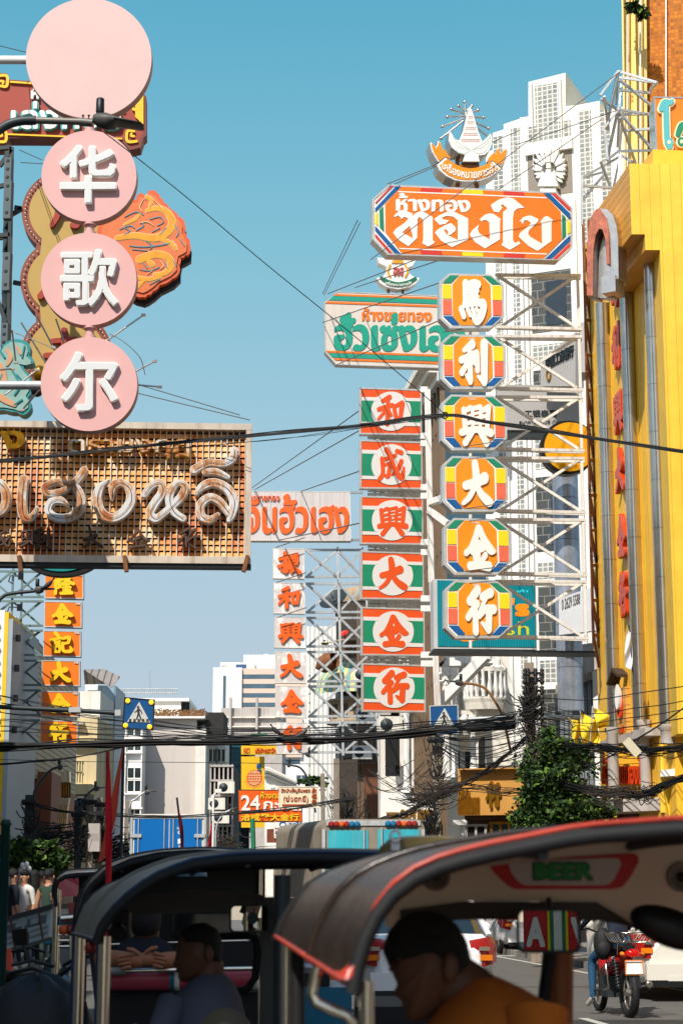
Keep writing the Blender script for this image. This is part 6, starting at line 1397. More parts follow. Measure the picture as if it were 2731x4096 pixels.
# street lamps
def lamp_head(t,a,b_,d,w_=.3,tip=True):
    a3,b3=P(*a,d),P(*b_,d); ax=(b3-a3); L_=ax.length; ax.normalize(); up=Vector((0,0,1)); sd_=Vector((0,1,0)); rings=[]
    for f,h,w2 in ((0,.035,.05),(.08,.07,.07),(.25,.085,.10),(.42,.06,.13),(.45,.035,.15),(.95,.022,.13),(1,.01,.08)):
        c=a3+ax*L_*f; rings.append([c+sd_*w2*math.cos(q)*w_*3+up*(h*(math.sin(q) if math.sin(q)>0 else math.sin(q)*(1.2 if f<.43 else .6))) for q in np.linspace(0,2*math.pi,14,endpoint=False)])
    mb=MB(); mb.loft(rings); mb.build('lamp_head',M('lamp_grey',(74,72,68),.5,var=.1),t)
    c=a3+ax*L_*.13+up*.07; mb=MB(); mb.lathe(c,[(0,.04),(.02,.045),(.16,.042),(.17,.03)],12); mb.build('photocell',m_black,t)
t=thing('street_lamp','near dark street lamp with a photocell in front of the pink discs','street lamp',P(-400,520,18))
mb=MB(); mb.tube([P(*p) for p in sag([(-400,760,18),(-120,600,18),(-30,540,18),(30,500,18),(85,484,18),(145,481,18)])],.05,14); mb.tube([P(-400,760,18),P(-400,3500,18)],.07,10); mb.build('arm',m_dsteel,t)
mb=MB(); mb.tube([P(140,481,18),P(330,487,18)],.038,14); mb.tube([P(320,487,18),P(372,492,18)],.044,14); mb.build('arm_tube',M('arm_grey',(120,116,108),.45,.4,var=.1),t)
for x in (333,356): mb=MB(); mb.lathe(P(x,478,18),[(0,.008),(.04,.008),(.04,.014),(.05,.014)],8); mb.build('bolt',m_rsteel,t)
lamp_head(t,(374,474),(576,508),18)
t=thing('street_lamp','dark street lamp with a pigeon on it before the top orange panel','street lamp',P(-60,2500,40))
mb=MB(); mb.tube([P(*p) for p in sag([(-60,2560,40),(-10,2420,40),(10,2390,40),(40,2375,40),(140,2364,40)])],.04,10); mb.build('arm',m_dsteel,t); lamp_head(t,(140,2358),(220,2356),40,.2)
def bird(px,py,d,lb,flip=1,col=(58,56,58)):
    c=P(px,py,d); mb=MB(); q=lambda x,z: c+Vector((x*flip,0,z)); n=10; rings=[]
    for x,z,r in ((-.2,-.03,.006),(-.12,-.01,.025),(-.05,.03,.055),(.02,.07,.065),(.07,.11,.05),(.09,.15,.032),(.1,.185,.034),(.125,.19,.02),(.145,.182,.004)):
        rings.append([q(x,z)+Vector((0,math.cos(a)*r,math.sin(a)*r)) for a in np.linspace(0,6.283,n,endpoint=False)])
    mb.loft(rings); mb.tube([q(.0,.02),q(0,-.06)],.006,4); mb.build('pigeon',M('pigeon_grey_%d'%col[0],col,.7,var=.3,scale=20),label=lb,cat='bird',group='pigeons')
bird(195,2348,39.9,'dark pigeon standing on the street lamp before orange panel'); bird(1104,2934,40.7,'dark pigeon on the cables left of the lowest white panel',-1,(50,46,48)); bird(1214,2940,40.7,'paler pigeon on the cables before the lowest white panel',1,(96,84,78)); bird(1764,2664,52,'dark pigeon on a white column capital',1,(40,40,42))
def lamp(lb,pts,d,head,mat=None,r=.035):
    t=thing('street_lamp',lb,'street lamp',P(pts[0][0],pts[0][1],d)); mb=MB(); mb.tube([P(x,y,d) for x,y,_ in sag([(a,b_,0) for a,b_ in pts],6)],r,8); mb.build('arm',mat or m_dsteel,t); lamp_head(t,*head,d,.15); return t
lamp('dark street lamp leaning over the brown shopfront at left',[(138,3420),(138,3200),(142,3160),(170,3115),(205,3080),(235,3068)],50,((232,3069),(275,3063)))
lamp('pale street lamp beside the blue truck box',[(520,3420),(520,3230),(545,3195),(580,3168)],62,((578,3168),(628,3165)),m_steel)
lamp('grey street lamp before the red flag',[(322,3400),(322,3240),(350,3180),(378,3155)],60,((376,3155),(424,3150)))
lamp('curved grey street lamp between the lowest white panel and direction sign',[(1348,3250),(1340,3150),(1290,3070),(1240,3020)],64,((1242,3020),(1195,3010)),m_steel)
lamp('grey street lamp arching over the temple direction sign',[(1262,3250),(1240,3140),(1205,3075),(1160,3060)],66,((1162,3060),(1130,3058)))
lamp('brown-armed street lamp in front of the ornate balcony',[(2040,3000),(2010,2870),(1975,2800),(1940,2755),(1900,2738),(1850,2732)],49,((1852,2732),(1778,2722)),M('amber_pole',(150,100,50),.5))
lamp('small street lamp bending left beside the orange signboard',[(862,3420),(866,3310),(890,3260),(920,3240)],75,((918,3240),(952,3230)),m_steel)
# left poles and their tangles
for x,y0,y1,d,lb in ((120,3180,3560,50,'dark wired pole in front of pink-brown wall'),(318,3230,3560,58,'dark wired pole beside the cream shophouse'),(365,3180,3560,58,'grey pole with transformer boxes beside the clad tower'),(402,3190,3560,60,'plain grey pole left of the red flag'),(515,3205,3560,64,'concrete pole left of blue truck box'),(1345,3035,3560,62,'concrete pole right of the temple sign'),(1742,2930,3560,47,'concrete pole behind the right crossing sign')):
    t=thing('utility_pole',lb,'utility pole',(P(x,y1,d).x,d,0)); c=P(x,y0,d); mb=MB(); mb.box((c.x,d,c.z/2),(.2,.2,c.z)); mb.build('shaft',m_conpole if x>350 else m_dsteel,t)
    if x<420 or x == 1742:
        mb=MB(); tangle(mb,x+4,y0+110,46,120,d-.3,40,.014,L=1.2)
        for k in range(6): mb.lathe(P(x-26+k*9,y0+26,d-.3),[(-.1,.03),(0,.07),(.06,.02)],6)
        mb.build('cable_coils',m_cable,t)
    if x == 365:
        for yy in (3300,3340): mb=MB(); mb.box(P(x+14,yy+30,d-.4),(.35,.3,.55)); mb.build('equipment_box',m_conc,t)
mb=MB(); tangle(mb,190,3330,150,60,52,60,.014,L=1.3); tangle(mb,400,3380,190,80,60,80,.016,L=1.2); mb.build('cable_tangle',m_cable,label='dense black cable tangle above the pavement on left',cat='cable')
for x,y,rx,ry,d,n,r,lb in ((560,3380,100,60,72,70,.02,'loose wires behind the blue truck box'),(1380,3230,90,140,63,90,.012,'loose wires below the round balconies right of temple sign'),(900,3370,110,70,80,90,.018,'loose wires left of the orange 24 signboard')): mb=MB(); tangle(mb,x,y,rx,ry,d,n,r); mb.build('cable_tangle',MATS['dusty_cable'],label=lb,cat='cable')
# cameras and small posts
t=thing('camera_post','white security camera on a short pole beside gold shop','security camera',P(1848,3420,44)); mb=MB(); mb.tube([P(1848,3500,44),P(1848,3300,44)],.05,8); mb.build('pole',m_white,t); mb=MB(); mb.box(P(1836,3290,43.9),(.3,.2,.12)); mb.ball(P(1856,3292,43.9),.08,10,6); mb.build('camera_unit',m_white,t)
t=thing('camera_post','white camera on a bracket beside the blank beige block','security camera',P(860,3400,74)); mb=MB(); mb.tube([P(852,3420,74),P(854,3180,74),P(866,3175,74)],.05,6); mb.build('pole',m_white,t); mb=MB(); mb.box(P(874,3164,74),(.25,.2,.15)); mb.box(P(850,3195,74),(.12,.1,.2)); mb.build('camera_unit',m_white,t)
# ================================================================== FLAGS
def flag(name,lb,pole,cloth,d,mat,pm=None,fold=.05,cat='flag',group=None,pr=.012):
    t=thing(name,lb,cat,P(*pole[1],d),group=group); mb=MB(); mb.tube([P(*pole[0],d+.03),P(*pole[1],d+.03)],pr,8); mb.build('pole',pm or m_dsteel,t)
    L_,R_=cloth; n=16; mb=MB(); rows=[]
    lf_=sag([(a,b_,0) for a,b_ in L_],6); rt=sag([(a,b_,0) for a,b_ in R_],6); m_=min(len(lf_),len(rt))
    for i in range(m_):
        rows.append([P(lf_[i][0]+(rt[i][0]-lf_[i][0])*f,lf_[i][1]+(rt[i][1]-lf_[i][1])*f,d+fold*math.sin(f*5+i*.4)) for f in np.linspace(0,1,7)])
    back=[[p+Vector((0,.006,0)) for p in r] for r in rows]
    mb.loft(rows,closed=False); mb.loft([r[::-1] for r in back],closed=False); mb.build('cloth',mat,t); return t
flag('flag','long narrow red flag standing at left of the tuk-tuks',((432,3005),(428,4050)),([(429,3030),(423,3120),(422,3300),(426,3500),(418,3560)],[(436,3030),(444,3120),(449,3300),(448,3420),(446,3560)]),9.5,M('flag_red',(222,24,40),.8),M('pole_red',(180,20,34),.5),.012,group='pennant flags',pr=.01)
flag('flag','leaning orange-red flag behind the long red flag',((495,2980),(484,3500)),([(491,2985),(470,3080),(445,3200),(420,3330),(392,3448)],[(495,2985),(482,3110),(466,3260),(440,3360),(414,3440)]),14,M('flag_orange',(240,92,62),.8),None,.03,group='pennant flags')
flag('flag','small red flag in front of blue truck doors',((708,3190),(736,3420)),([(708,3195),(712,3260),(720,3330),(724,3400)],[(714,3240),(726,3270),(734,3320),(736,3400)]),22,M('flag_dark_red',(196,52,40),.8),None,.03,group='pennant flags')
flag('flag','tiny red and white flag right of the blue truck',((848,3285),(836,3420)),([(846,3290),(838,3340),(828,3400)],[(850,3290),(848,3350),(842,3400)]),30,MATS['flag_red'],None,.03,group='pennant flags')
mb=MB(); mb.tube([P(1010,3275,55),P(1016,3440,55)],.07,8); mb.build('post',M('post_green',(40,130,90),.5),label='green post below the yellow vertical strip',cat='post')
flag('flag','small Thai flag hanging beside the steel columns',((2514,2500),(2530,2700)),([(2508,2520),(2500,2570),(2496,2620),(2500,2668)],[(2520,2530),(2526,2580),(2528,2640),(2524,2680)]),35.5,M('flag_white',(236,234,236),.8),None,.05)
for i,(L_,R_,lb) in enumerate((([(2276,2876),(2284,2930),(2290,2990),(2296,3012)],[(2310,2882),(2322,2920),(2316,2990),(2330,3014)],'leftmost of three yellow flags beside the grey wall'),([(2322,2850),(2318,2900),(2326,2960),(2322,2980)],[(2382,2880),(2390,2920),(2398,2970),(2370,2982)],'middle yellow flag with rumpled cloth beside grey wall'),([(2372,2830),(2376,2860),(2384,2900),(2388,2912)],[(2436,2862),(2434,2900),(2424,2910),(2410,2914)],'rightmost yellow flag nearest the first steel column'))):
    flag('flag',lb,((L_[0][0]-4,L_[0][1]-6),(2356,3020)),(L_,R_),37-i*.3,M('flag_yellow',(252,214,44),.8,var=.12),m_steel,.12,group='yellow flags')
# ================================================================== TREES
def tree(lb,trunk,clumps,d,n,leaf,mats,seed=1,tr=.12,name='tree',cat='tree'):
    r_=random.Random(seed); t=thing(name,lb,cat,P(*trunk[0],d)); mb=MB(); base=[P(*p,d) for p in trunk]
    k=len(base); mb.tube(base,[tr*(1-.7*i/(k-1)) for i in range(k)],8)
    for cx,cy,rx,ry in clumps[::2]:
        a=base[r_.randrange(k // 2,k)]; b_=P(cx,cy,d+r_.uniform(-.4,.4)); mb.tube([a,(a+b_)/2+Vector((0,0,.15)),b_],[tr*.35,tr*.25,.01],5)
    mb.build('trunk',M('bark',(74,62,50),.9,var=.3,scale=8),t)
    mb=MB(); tot=sum(c[2]*c[3] for c in clumps)
    for cx,cy,rx,ry in clumps:
        c=P(cx,cy,d); sx,sz=rx*d/7300,ry*d/7300
        twigs=[Vector((r_.gauss(0,.5),r_.gauss(0,.5),r_.gauss(0,.5))) for _ in range(max(4,int(rx*ry/180)))]
        for _ in range(int(n*rx*ry/tot)):
            tw=r_.choice(twigs); q=tw+Vector((r_.gauss(0,.17),r_.gauss(0,.17),r_.gauss(0,.12)))
            if q.length>1.15: continue
            p=c+Vector((q.x*sx,q.y*(sx+sz)/2,q.z*sz)); l=leaf*r_.uniform(.6,1.3); a=Vector((r_.gauss(0,1),r_.gauss(0,1),r_.gauss(-.3,.6))).normalized(); s_=a.orthogonal().normalized(); s_=(Matrix.Rotation(r_.uniform(0,6.28),3,a) @ s_)*l*.32
            mb.mat(r_.choices((0,1,2),(5,4,1.8))[0]); mb.add([p,p+a*l*.45+s_,p+a*l,p+a*l*.45-s_],[(0,1,2,3)])
    mb.build('crown',mats,t); return t
def leafm(n_,c): return M(n_,c,.6,var=.25,scale=4,k=.9,spec=.3)
lm=[leafm('leaf_dark',(34,56,24)),leafm('leaf_mid',(52,82,32)),leafm('leaf_light',(104,132,48))]
tree('leafy green street tree in front of the grey warehouse wall',[(2190,3900),(2200,3500),(2210,3250),(2170,3050),(2150,2950)],[(2215,3080,150,120),(2250,3260,190,110),(2190,2990,60,60),(2160,3080,70,70),(2240,3040,50,60),(2290,2985,45,30),(2250,3130,80,70),(2140,3180,75,60),(2220,3230,120,60),(2330,3220,70,60),(2400,3260,60,55),(2100,3270,70,50),(2200,3310,120,45),(2330,3310,110,50),(2150,3360,110,45),(2390,3350,70,40),(2060,3350,45,40),(2185,2940,30,40),(2320,3010,30,22)],36,21000,.105,lm,3)
tree('dark green tree shading the pedestrians at left',[(150,3700),(150,3500),(130,3420)],[(30,3390,60,50),(100,3410,70,50),(170,3430,70,50),(220,3450,55,40),(60,3450,60,35),(0,3370,50,40),(190,3395,45,30),(140,3470,60,25),(240,3480,30,25)],38,5200,.14,lm,5)
tree('small bush with red blooms on a ledge beside the direction sign',[(1250,3170),(1250,3140)],[(1250,3115,40,30),(1225,3130,30,22),(1290,3135,30,25)],70,500,.2,lm,8,.04,'shrub','shrub')
tree('low green bushes behind the tuk-tuk roofs in street centre',[(900,3560),(900,3420)],[(870,3400,50,30),(920,3380,40,30),(1180,3380,40,30),(1230,3370,40,35)],84,900,.25,lm,9,.06,'shrub','shrub')
tree('potted plant hanging over the mosaic tower at top right',[(2545,10),(2548,20)],[(2540,30,26,30),(2565,45,22,26)],49,260,.2,lm,10,.03,'hanging_plant','plant')
tree('dry plant hanging from the rotunda balcony',[(1310,2570),(1310,2590)],[(1308,2575,12,36)],91,120,.22,[leafm('leaf_dry',(150,140,60))]*3,12,.03,'hanging_plant','plant')
# left edge: green post, information sign, camera cluster, umbrella
mb=MB(); c=P(14,3600,15); mb.lathe((c.x,c.y,0),[(0,.05),(2.05,.036),(2.06,.05),(2.1,.03)],12); mb.build('post',M('bottle_green',(10,62,56),.5),label='dark green post at left edge in front of the pedestrians',cat='post')
B=Board(105,3510,36,0); t=thing('information_sign','white sign with a round blue i symbol among the pedestrians','sign',P(105,3530,36))
mb=MB(); px_prism(mb,B,flat([78,3500,130,3500,130,3524,78,3524]),-.05,0); mb.build('panel',m_beige,t); mb=MB(); mb.prism(B,ell(B,116,3511,12,12,24),0,.01); e_=mb.build('disc',M('sign_navy',(10,90,130),.4),t); mb=MB(); put_text(mb,B,'i',113,3503,119,3519,.01,.02,bold=.05); mb.build('lettering',m_swhite,e_)
mb=MB(); mb.tube([P(82,3800,36.1),P(82,3470,36.1)],.04,8); mb.build('pole',m_steel,t)
t=thing('camera_post','cluster of white cameras and loudspeakers above the information sign','security camera',P(100,3490,36))
for x,y in ((92,3462),(108,3458),(98,3478),(118,3476),(90,3490)): mb=MB(); mb.ball(P(x,y,36),(.05,.05,.06),10,7); mb.build('camera_unit',m_white,t)
mb=MB(); mb.beam(P(82,3470,36.05),P(122,3466,36.05),.03); mb.build('bracket',m_steel,t)
def parasol(lb,px,py,d,r,mat):
    t=thing('parasol',lb,'umbrella',(P(px,py,d).x,d,0.13)); top=P(px,py,d); n=8; mb=MB(); rings=[[top+Vector((math.cos(2*math.pi*k/n)*q*r,math.sin(2*math.pi*k/n)*q*r,-h*r)) for k in range(n)] for q,h in ((.02,0),(.45,.16),(.8,.36),(1,.52))]
    mb.loft(rings,cap=False,smooth=False); mb.build('canopy',mat,t); mb=MB(); mb.tube([top,(top.x,d,.13)],.02,8); mb.build('pole',m_steel,t)
parasol('faded pink-red parasol behind the pedestrians at left',205,3495,44,1.0,M('parasol_pink',(196,92,92),.8)); parasol('red parasol farther behind the pink one',262,3492,50,.9,M('parasol_red',(170,44,44),.8))
mb=MB(); px_prism(mb,Board(55,3480,40,0),flat([-40,3462,92,3462,86,3490,-40,3492]),-1.2,0); mb.build('stall_awning',M('awning_red',(150,36,30),.8),label='small dark red stall awning behind pedestrians at left edge',cat='awning')
for px,py,d in ((318,3222,81),(352,3215,81),(1452,2700,85.4),(1462,2860,85.4),(1448,3010,85.4),(1650,2790,69),(1700,2960,69),(1560,2900,69),(905,3150,99),(868,3215,99),(884,3270,99)):
    c=P(px,py,d); t=thing('air_conditioner','dusty white air conditioner box fixed on a facade wall','air conditioner',c,group='air conditioners on the facades'); mb=MB(); mb.box(c,(.9,.4,.62)); mb.build('casing',m_whitew,t); mb=MB(); mb.lathe(c+Vector((-.14,-.2,0)),[(0,.24),(.015,.23),(.015,.04),(.03,.03)],16,(0,-1,0)); mb.build('fan_grille',m_dsteel,t)
# ================================================================== VEHICLES
m_rub=M('black_rubber',(24,24,26),.7,var=.2,scale=8)
m_canvas=M('black_canvas',(62,48,40),.24,var=.3,scale=5,bump=.1,trans=.3,spec=.6)
m_lining=M('cream_lining',(236,216,190),.6,var=.05,k=1.0)
m_trimred=M('trim_red',(190,60,38),.3,var=.3,scale=6)
m_trimblue=M('trim_blue',(16,52,92),.4)
m_skin=M('skin',(118,76,54),.55,var=.1,scale=6,k=.7)
m_skinl=M('skin_light',(186,134,104),.55,var=.1,scale=6,k=.8)
m_hair=M('black_hair',(18,15,14),.6,var=.5,scale=60,bump=.6)
# ---- trucks
def box_truck(lb,d,x0,x1,ytop,door_mat,body_mat,doors,arch,side,name='box_truck',lamps=()):
    B=Board((x0+x1)/2,ytop,d,0); gz=-B.o.z; t=thing(name,lb,'truck',(B.o.x,d,0))
    (u0,v1),(u1,_)=B.uv(x0,ytop),B.uv(x1,ytop); v0=gz+.95; n=14; L_=4.2
    if arch: top=[(u1,v1-arch)]+[(u1-arch+arch*cos(a),v1-arch+arch*sin(a)) for a in np.linspace(0,math.pi/2,8)]+[(u0+arch-arch*sin(a),v1-arch+arch*cos(a)) for a in np.linspace(0,math.pi/2,8)]+[(u0,v1-arch)]
    else: top=[(u1,v1),(u0,v1)]
    prof=[(u0,v0),(u1,v0)]+top
    dir_=Vector((side,1,0)).normalized(); mb=MB(); fr=[B.at(u,v,0) for u,v in prof]; k=len(fr); bk=[p+dir_*L_ for p in fr]
    mb.add(fr+bk,[tuple(range(k)),tuple(range(2*k-1,k-1,-1))]+[(i,k+i,k+(i+1)%k,(i+1)%k) for i in range(k)]); mb.build('cargo_box',body_mat,t)
    for (a,c_,y0) in doors:
        (ua,va),(ub,_)=B.uv(a,y0),B.uv(c_,y0); mb=MB(); mb.bbox(B,ua,v0+.1,ub,va,-.02,.02); dr=mb.build('rear_door',door_mat,t)
        mb=MB()
        for f in ((.12,.88) if not arch else (.9 if a<(x0+x1)/2 else .1,)): u=ua+(ub-ua)*f; mb.tube([B.at(u,v0+.12,.05),B.at(u,va+.05,.05)],.02,8)
        mb.build('lock_bar',m_steel,dr)
        mb=MB(); ue=ua if a<(x0+x1)/2 else ub; sg_=1 if ue == ua else -1
        for v in (va-.5,va-1.4): mb.box(B.at(ue+sg_*.05,v,.05),(.34,.04,.1))
        mb.build('hinge',m_steel,dr)
    mb=MB(); mb.bbox(B,u0,v0,u1,v0+.09,-.05,.05); mb.bbox(B,u0,v0+.0901,u0+.07,v1-arch,.001,.04); mb.bbox(B,u1-.07,v0+.0901,u1,v1-arch,.001,.04); mb.bbox(B,u0+arch*.4,v1-.14,u1-arch*.4,v1-.03,.001,.03); mb.build('door_frame',m_steel,t)
    for x,y,mt in lamps: mb=MB(); c=B.at(*B.uv(x,y),.02); mb.lathe(c,[(0,.075),(.03,.07),(.055,.03)],12,B.N); mb.build('marker_lamp',mt,t)
    mb=MB(); mb.box(B.at((u0+u1)/2,gz+.8,0)+dir_*2.6,(.8,5.2,.2)); mb.build('chassis',m_black,t)
    cab=B.at((u0+u1)/2,gz+1.25,0)+dir_*5.0; mb=MB(); mb.box(cab,(1.9,1.5,1.9)); mb.box(cab+Vector((0,.1,.98)),(1.8,1.2,.1)); mb.build('cab',body_mat,t)
    for f in (.9,4.9):
        for u in (u0+.2,u1-.2):
            c=B.at(u,gz+.42,0)+dir_*f; mb=MB(); mb.lathe(c-Vector((.13,0,0)),[(0,.3),(.02,.4),(.24,.4),(.26,.3)],22,(1,0,0)); w_=mb.build('wheel',m_rub,t)
    mb=MB(); mb.bbox(B,u0,gz+.5,u1,gz+.68,-.1,.06); mb.build('bumper',m_steel,t)
    return t,B
m_tblue=M('truck_blue',(8,112,190),.3,var=.06,scale=1); m_turq=M('turquoise_worn',(52,180,196),.5,var=.18,scale=1.6,streak=.25,streakcol=(190,190,180))
lo,lrd,lbl=M('lamp_orange',(220,100,40),.2),M('lamp_red',(150,40,36),.2),M('lamp_blue',(30,110,150),.2)
t,B=box_truck('white box truck with bright blue rear doors in centre-left',56,524,826,3256,m_tblue,m_whitew,[(540,676,3276),(680,808,3276)],0,-.06)
mb=MB(); put_text(mb,B,'รับขนส่ง',709,3306,734,3318,.02,.035,bold=.02); px_prism(mb,B,flat([712,3356,734,3352,734,3372,712,3376]),.02,.035); mb.prism(B,ell(B,722,3330,10,8,16),.02,.035,[ell(B,722,3330,6,5,16)]); put_text(mb,B,'โทร',714,3380,734,3390,.02,.035,bold=.02); mb.build('lettering',m_swhite,t)
lamps=[(1325+20.5*i,3298,(lrd,lrd,lo,lrd,lbl,lbl)[i]) for i in range(6)]+[(1552+21*i,3296,(lbl,lbl,lrd,lo,lrd,lrd)[i]) for i in range(6)]
box_truck('old truck with turquoise rear doors and a row of coloured lamps',40,1288,1697,3276,m_turq,M('truck_brown',(150,138,122),.6,var=.2,scale=2,streak=.4),[(1312,1472,3322),(1510,1676,3318)],.22,-.28,lamps=lamps)
# ---- cars
def car(lb,loc,rz,paint,plate=True,name='car',van=False,dark=False):
    t=thing(name,lb,'car',loc,rz,local=True); L_,W_=4.5,1.76
    st=[(-2.25,.62,.45,.78,.80),(-2.2,.68,.30,.84,.95),(-1.95,.80,.24,.96,1.0),(-1.4,.87,.22,.98,1.0),(0,.88,.22,.93,1.0),(1.0,.88,.22,.92,1.0),(1.6,.85,.24,.82,.95),(2.1,.74,.28,.70,.9),(2.25,.6,.4,.6,.8)]
    mb=MB(); rings=[]
    for y,hw,z0,z1,k in st:
        zm=z0+(z1-z0)*.62
        rings.append([Vector(p) for p in ((-hw*.9,y,z0),(hw*.9,y,z0),(hw,y,z0+.12),(hw*1.01,y,zm),(hw*.96,y,z1-.06),(hw*.86,y,z1),(0,y,z1+.025),(-hw*.86,y,z1),(-hw*.96,y,z1-.06),(-hw*1.01,y,zm),(-hw,y,z0+.12))])
    mb.loft(rings); mb.build('body',paint,t)
    rows=[(-1.75,.74,.96,.97),(-1.05,.62,.95,1.40),(-.3,.62,.93,1.45),(.35,.60,.92,1.41),(1.15,.72,.90,.93)]
    if van: rows=[(-2.15,.74,.9,1.2),(-2.05,.72,.95,1.85),(0,.72,.93,1.9),(1.1,.68,.92,1.8),(1.9,.72,.85,.9)]
    mb=MB(); mb.loft([[Vector(p) for p in ((-.80,y,z0-.04),(.80,y,z0-.04),(hw+.02,y,z1-.05),(hw*.85,y,z1),(-hw*.85,y,z1),(-hw-.02,y,z1-.05))] for y,hw,z0,z1 in rows],smooth=False); mb.build('cabin_glass',m_glass,t)
    y0,y1=(-1.03,.33) if not van else (-2.03,1.08); z=1.42 if not van else 1.87; mb=MB(); mb.loft([[Vector((sx*.56,y,z+dz)) for sx,dz in ((-1.1,-.06),(-.9,.015),(0,.05),(.9,.015),(1.1,-.06))] for y,in ((y0,),((y0+y1)/2,),(y1,))],closed=False); mb.build('roof',paint,t)
    for sx in (-1,1):
        for a,b_ in (((sx*.8,-1.72,.95),(sx*.63,-1.05,1.38)),((sx*.82,1.12,.92),(sx*.62,.36,1.39)),((sx*.83,-.2,.92),(sx*.65,-.25,1.41))):
            if not van: mb=MB(); mb.beam(a,b_,.06,.05); mb.build('pillar',paint,t)
    for sx in (-1,1):
        for y in (-1.38,1.38):
            c=Vector((sx*.74,y,.31)); mb=MB(); mb.lathe(c-Vector((.1,0,0)),[(0,.2),(0,.29),(.03,.315),(.17,.315),(.2,.29),(.2,.2)],26,(1,0,0)); w_=mb.build('wheel',m_rub,t)
            mb=MB(); mb.lathe(c+Vector((sx*.06-.02,0,0)),[(0,.2),(.02,.205),(.04,.17),(.02,.05)] if sx>0 else [(.04,.2),(.02,.205),(0,.17),(.02,.05)],20,(1,0,0))
            for k in range(5): a=2*math.pi*k/5; mb.beam(c+Vector((sx*.1,0,0)),c+Vector((sx*.1,math.cos(a)*.18,math.sin(a)*.18)),.04,.03)
            mb.build('rim',m_brushed,w_)
        mb=MB(); mb.loft([[Vector((sx*x,y,z)) for x,y,z in q] for q in (((.52,-2.235,.62),(.52,-2.23,.82),(.5,-2.2,.9)),((.70,-2.22,.58),(.72,-2.2,.84),(.68,-2.16,.93)),((.86,-1.98,.62),(.87,-1.92,.84),(.82,-1.86,.94)),((.905,-1.72,.72),(.9,-1.68,.82),(.86,-1.66,.9)))],closed=False); tl=mb.build('tail_lamp',M('tail_red',(170,24,20),.15,spec=.8),t)
        mb=MB(); mb.box((sx*.715,-2.222,.69),(.16,.03,.07),sx*.25); mb.build('indicator',M('indicator_orange',(240,130,20),.2),tl)
        mb=MB(); mb.box((sx*.69,-2.232,.80),(.14,.03,.05),sx*.25); mb.build('reversing_lamp',m_chrome,tl)
        mb=MB(); mb.ball((sx*.98,.85,1.0),(.11,.07,.08),10,6); mb.build('wing_mirror',paint,t)
    mb=MB(); mb.box((0,-2.27,.40),(1.5,.12,.22)); mb.box((0,-2.285,.30),(.9,.1,.1)); mb.build('bumper',paint,t)
    mb=MB(); mb.box((0,-2.2,.24),(1.4,.3,.08)); mb.build('underbody',m_black,t)
    if plate:
        mb=MB(); mb.box((0,-2.262,.74),(.36,.02,.16)); pl=mb.build('number_plate',m_black if dark else m_swhite,t)
    return t
m_cw=M('car_white',(246,246,246),.18,var=.02,spec=.6); m_cs=M('car_silver',(190,192,194),.2,.4,var=.03); m_cp=M('car_pearl',(236,230,216),.2,var=.02,spec=.6)
car('pearl white car stopped behind the red motorbike at lower right',(4.88,28.6,.009),math.radians(3),m_cp,dark=True)
car('white sedan with a bright red tail lamp beside the orange-shirted driver',(1.07,25.9,.009),math.radians(1),m_cw)
car('white van far along the right kerb beyond the sedan',(4.55,47,.009),math.radians(4),m_cw,van=True,name='van')
car('silver car half hidden between the two front tuk-tuks',(-.95,21,.009),math.radians(2),m_cs)
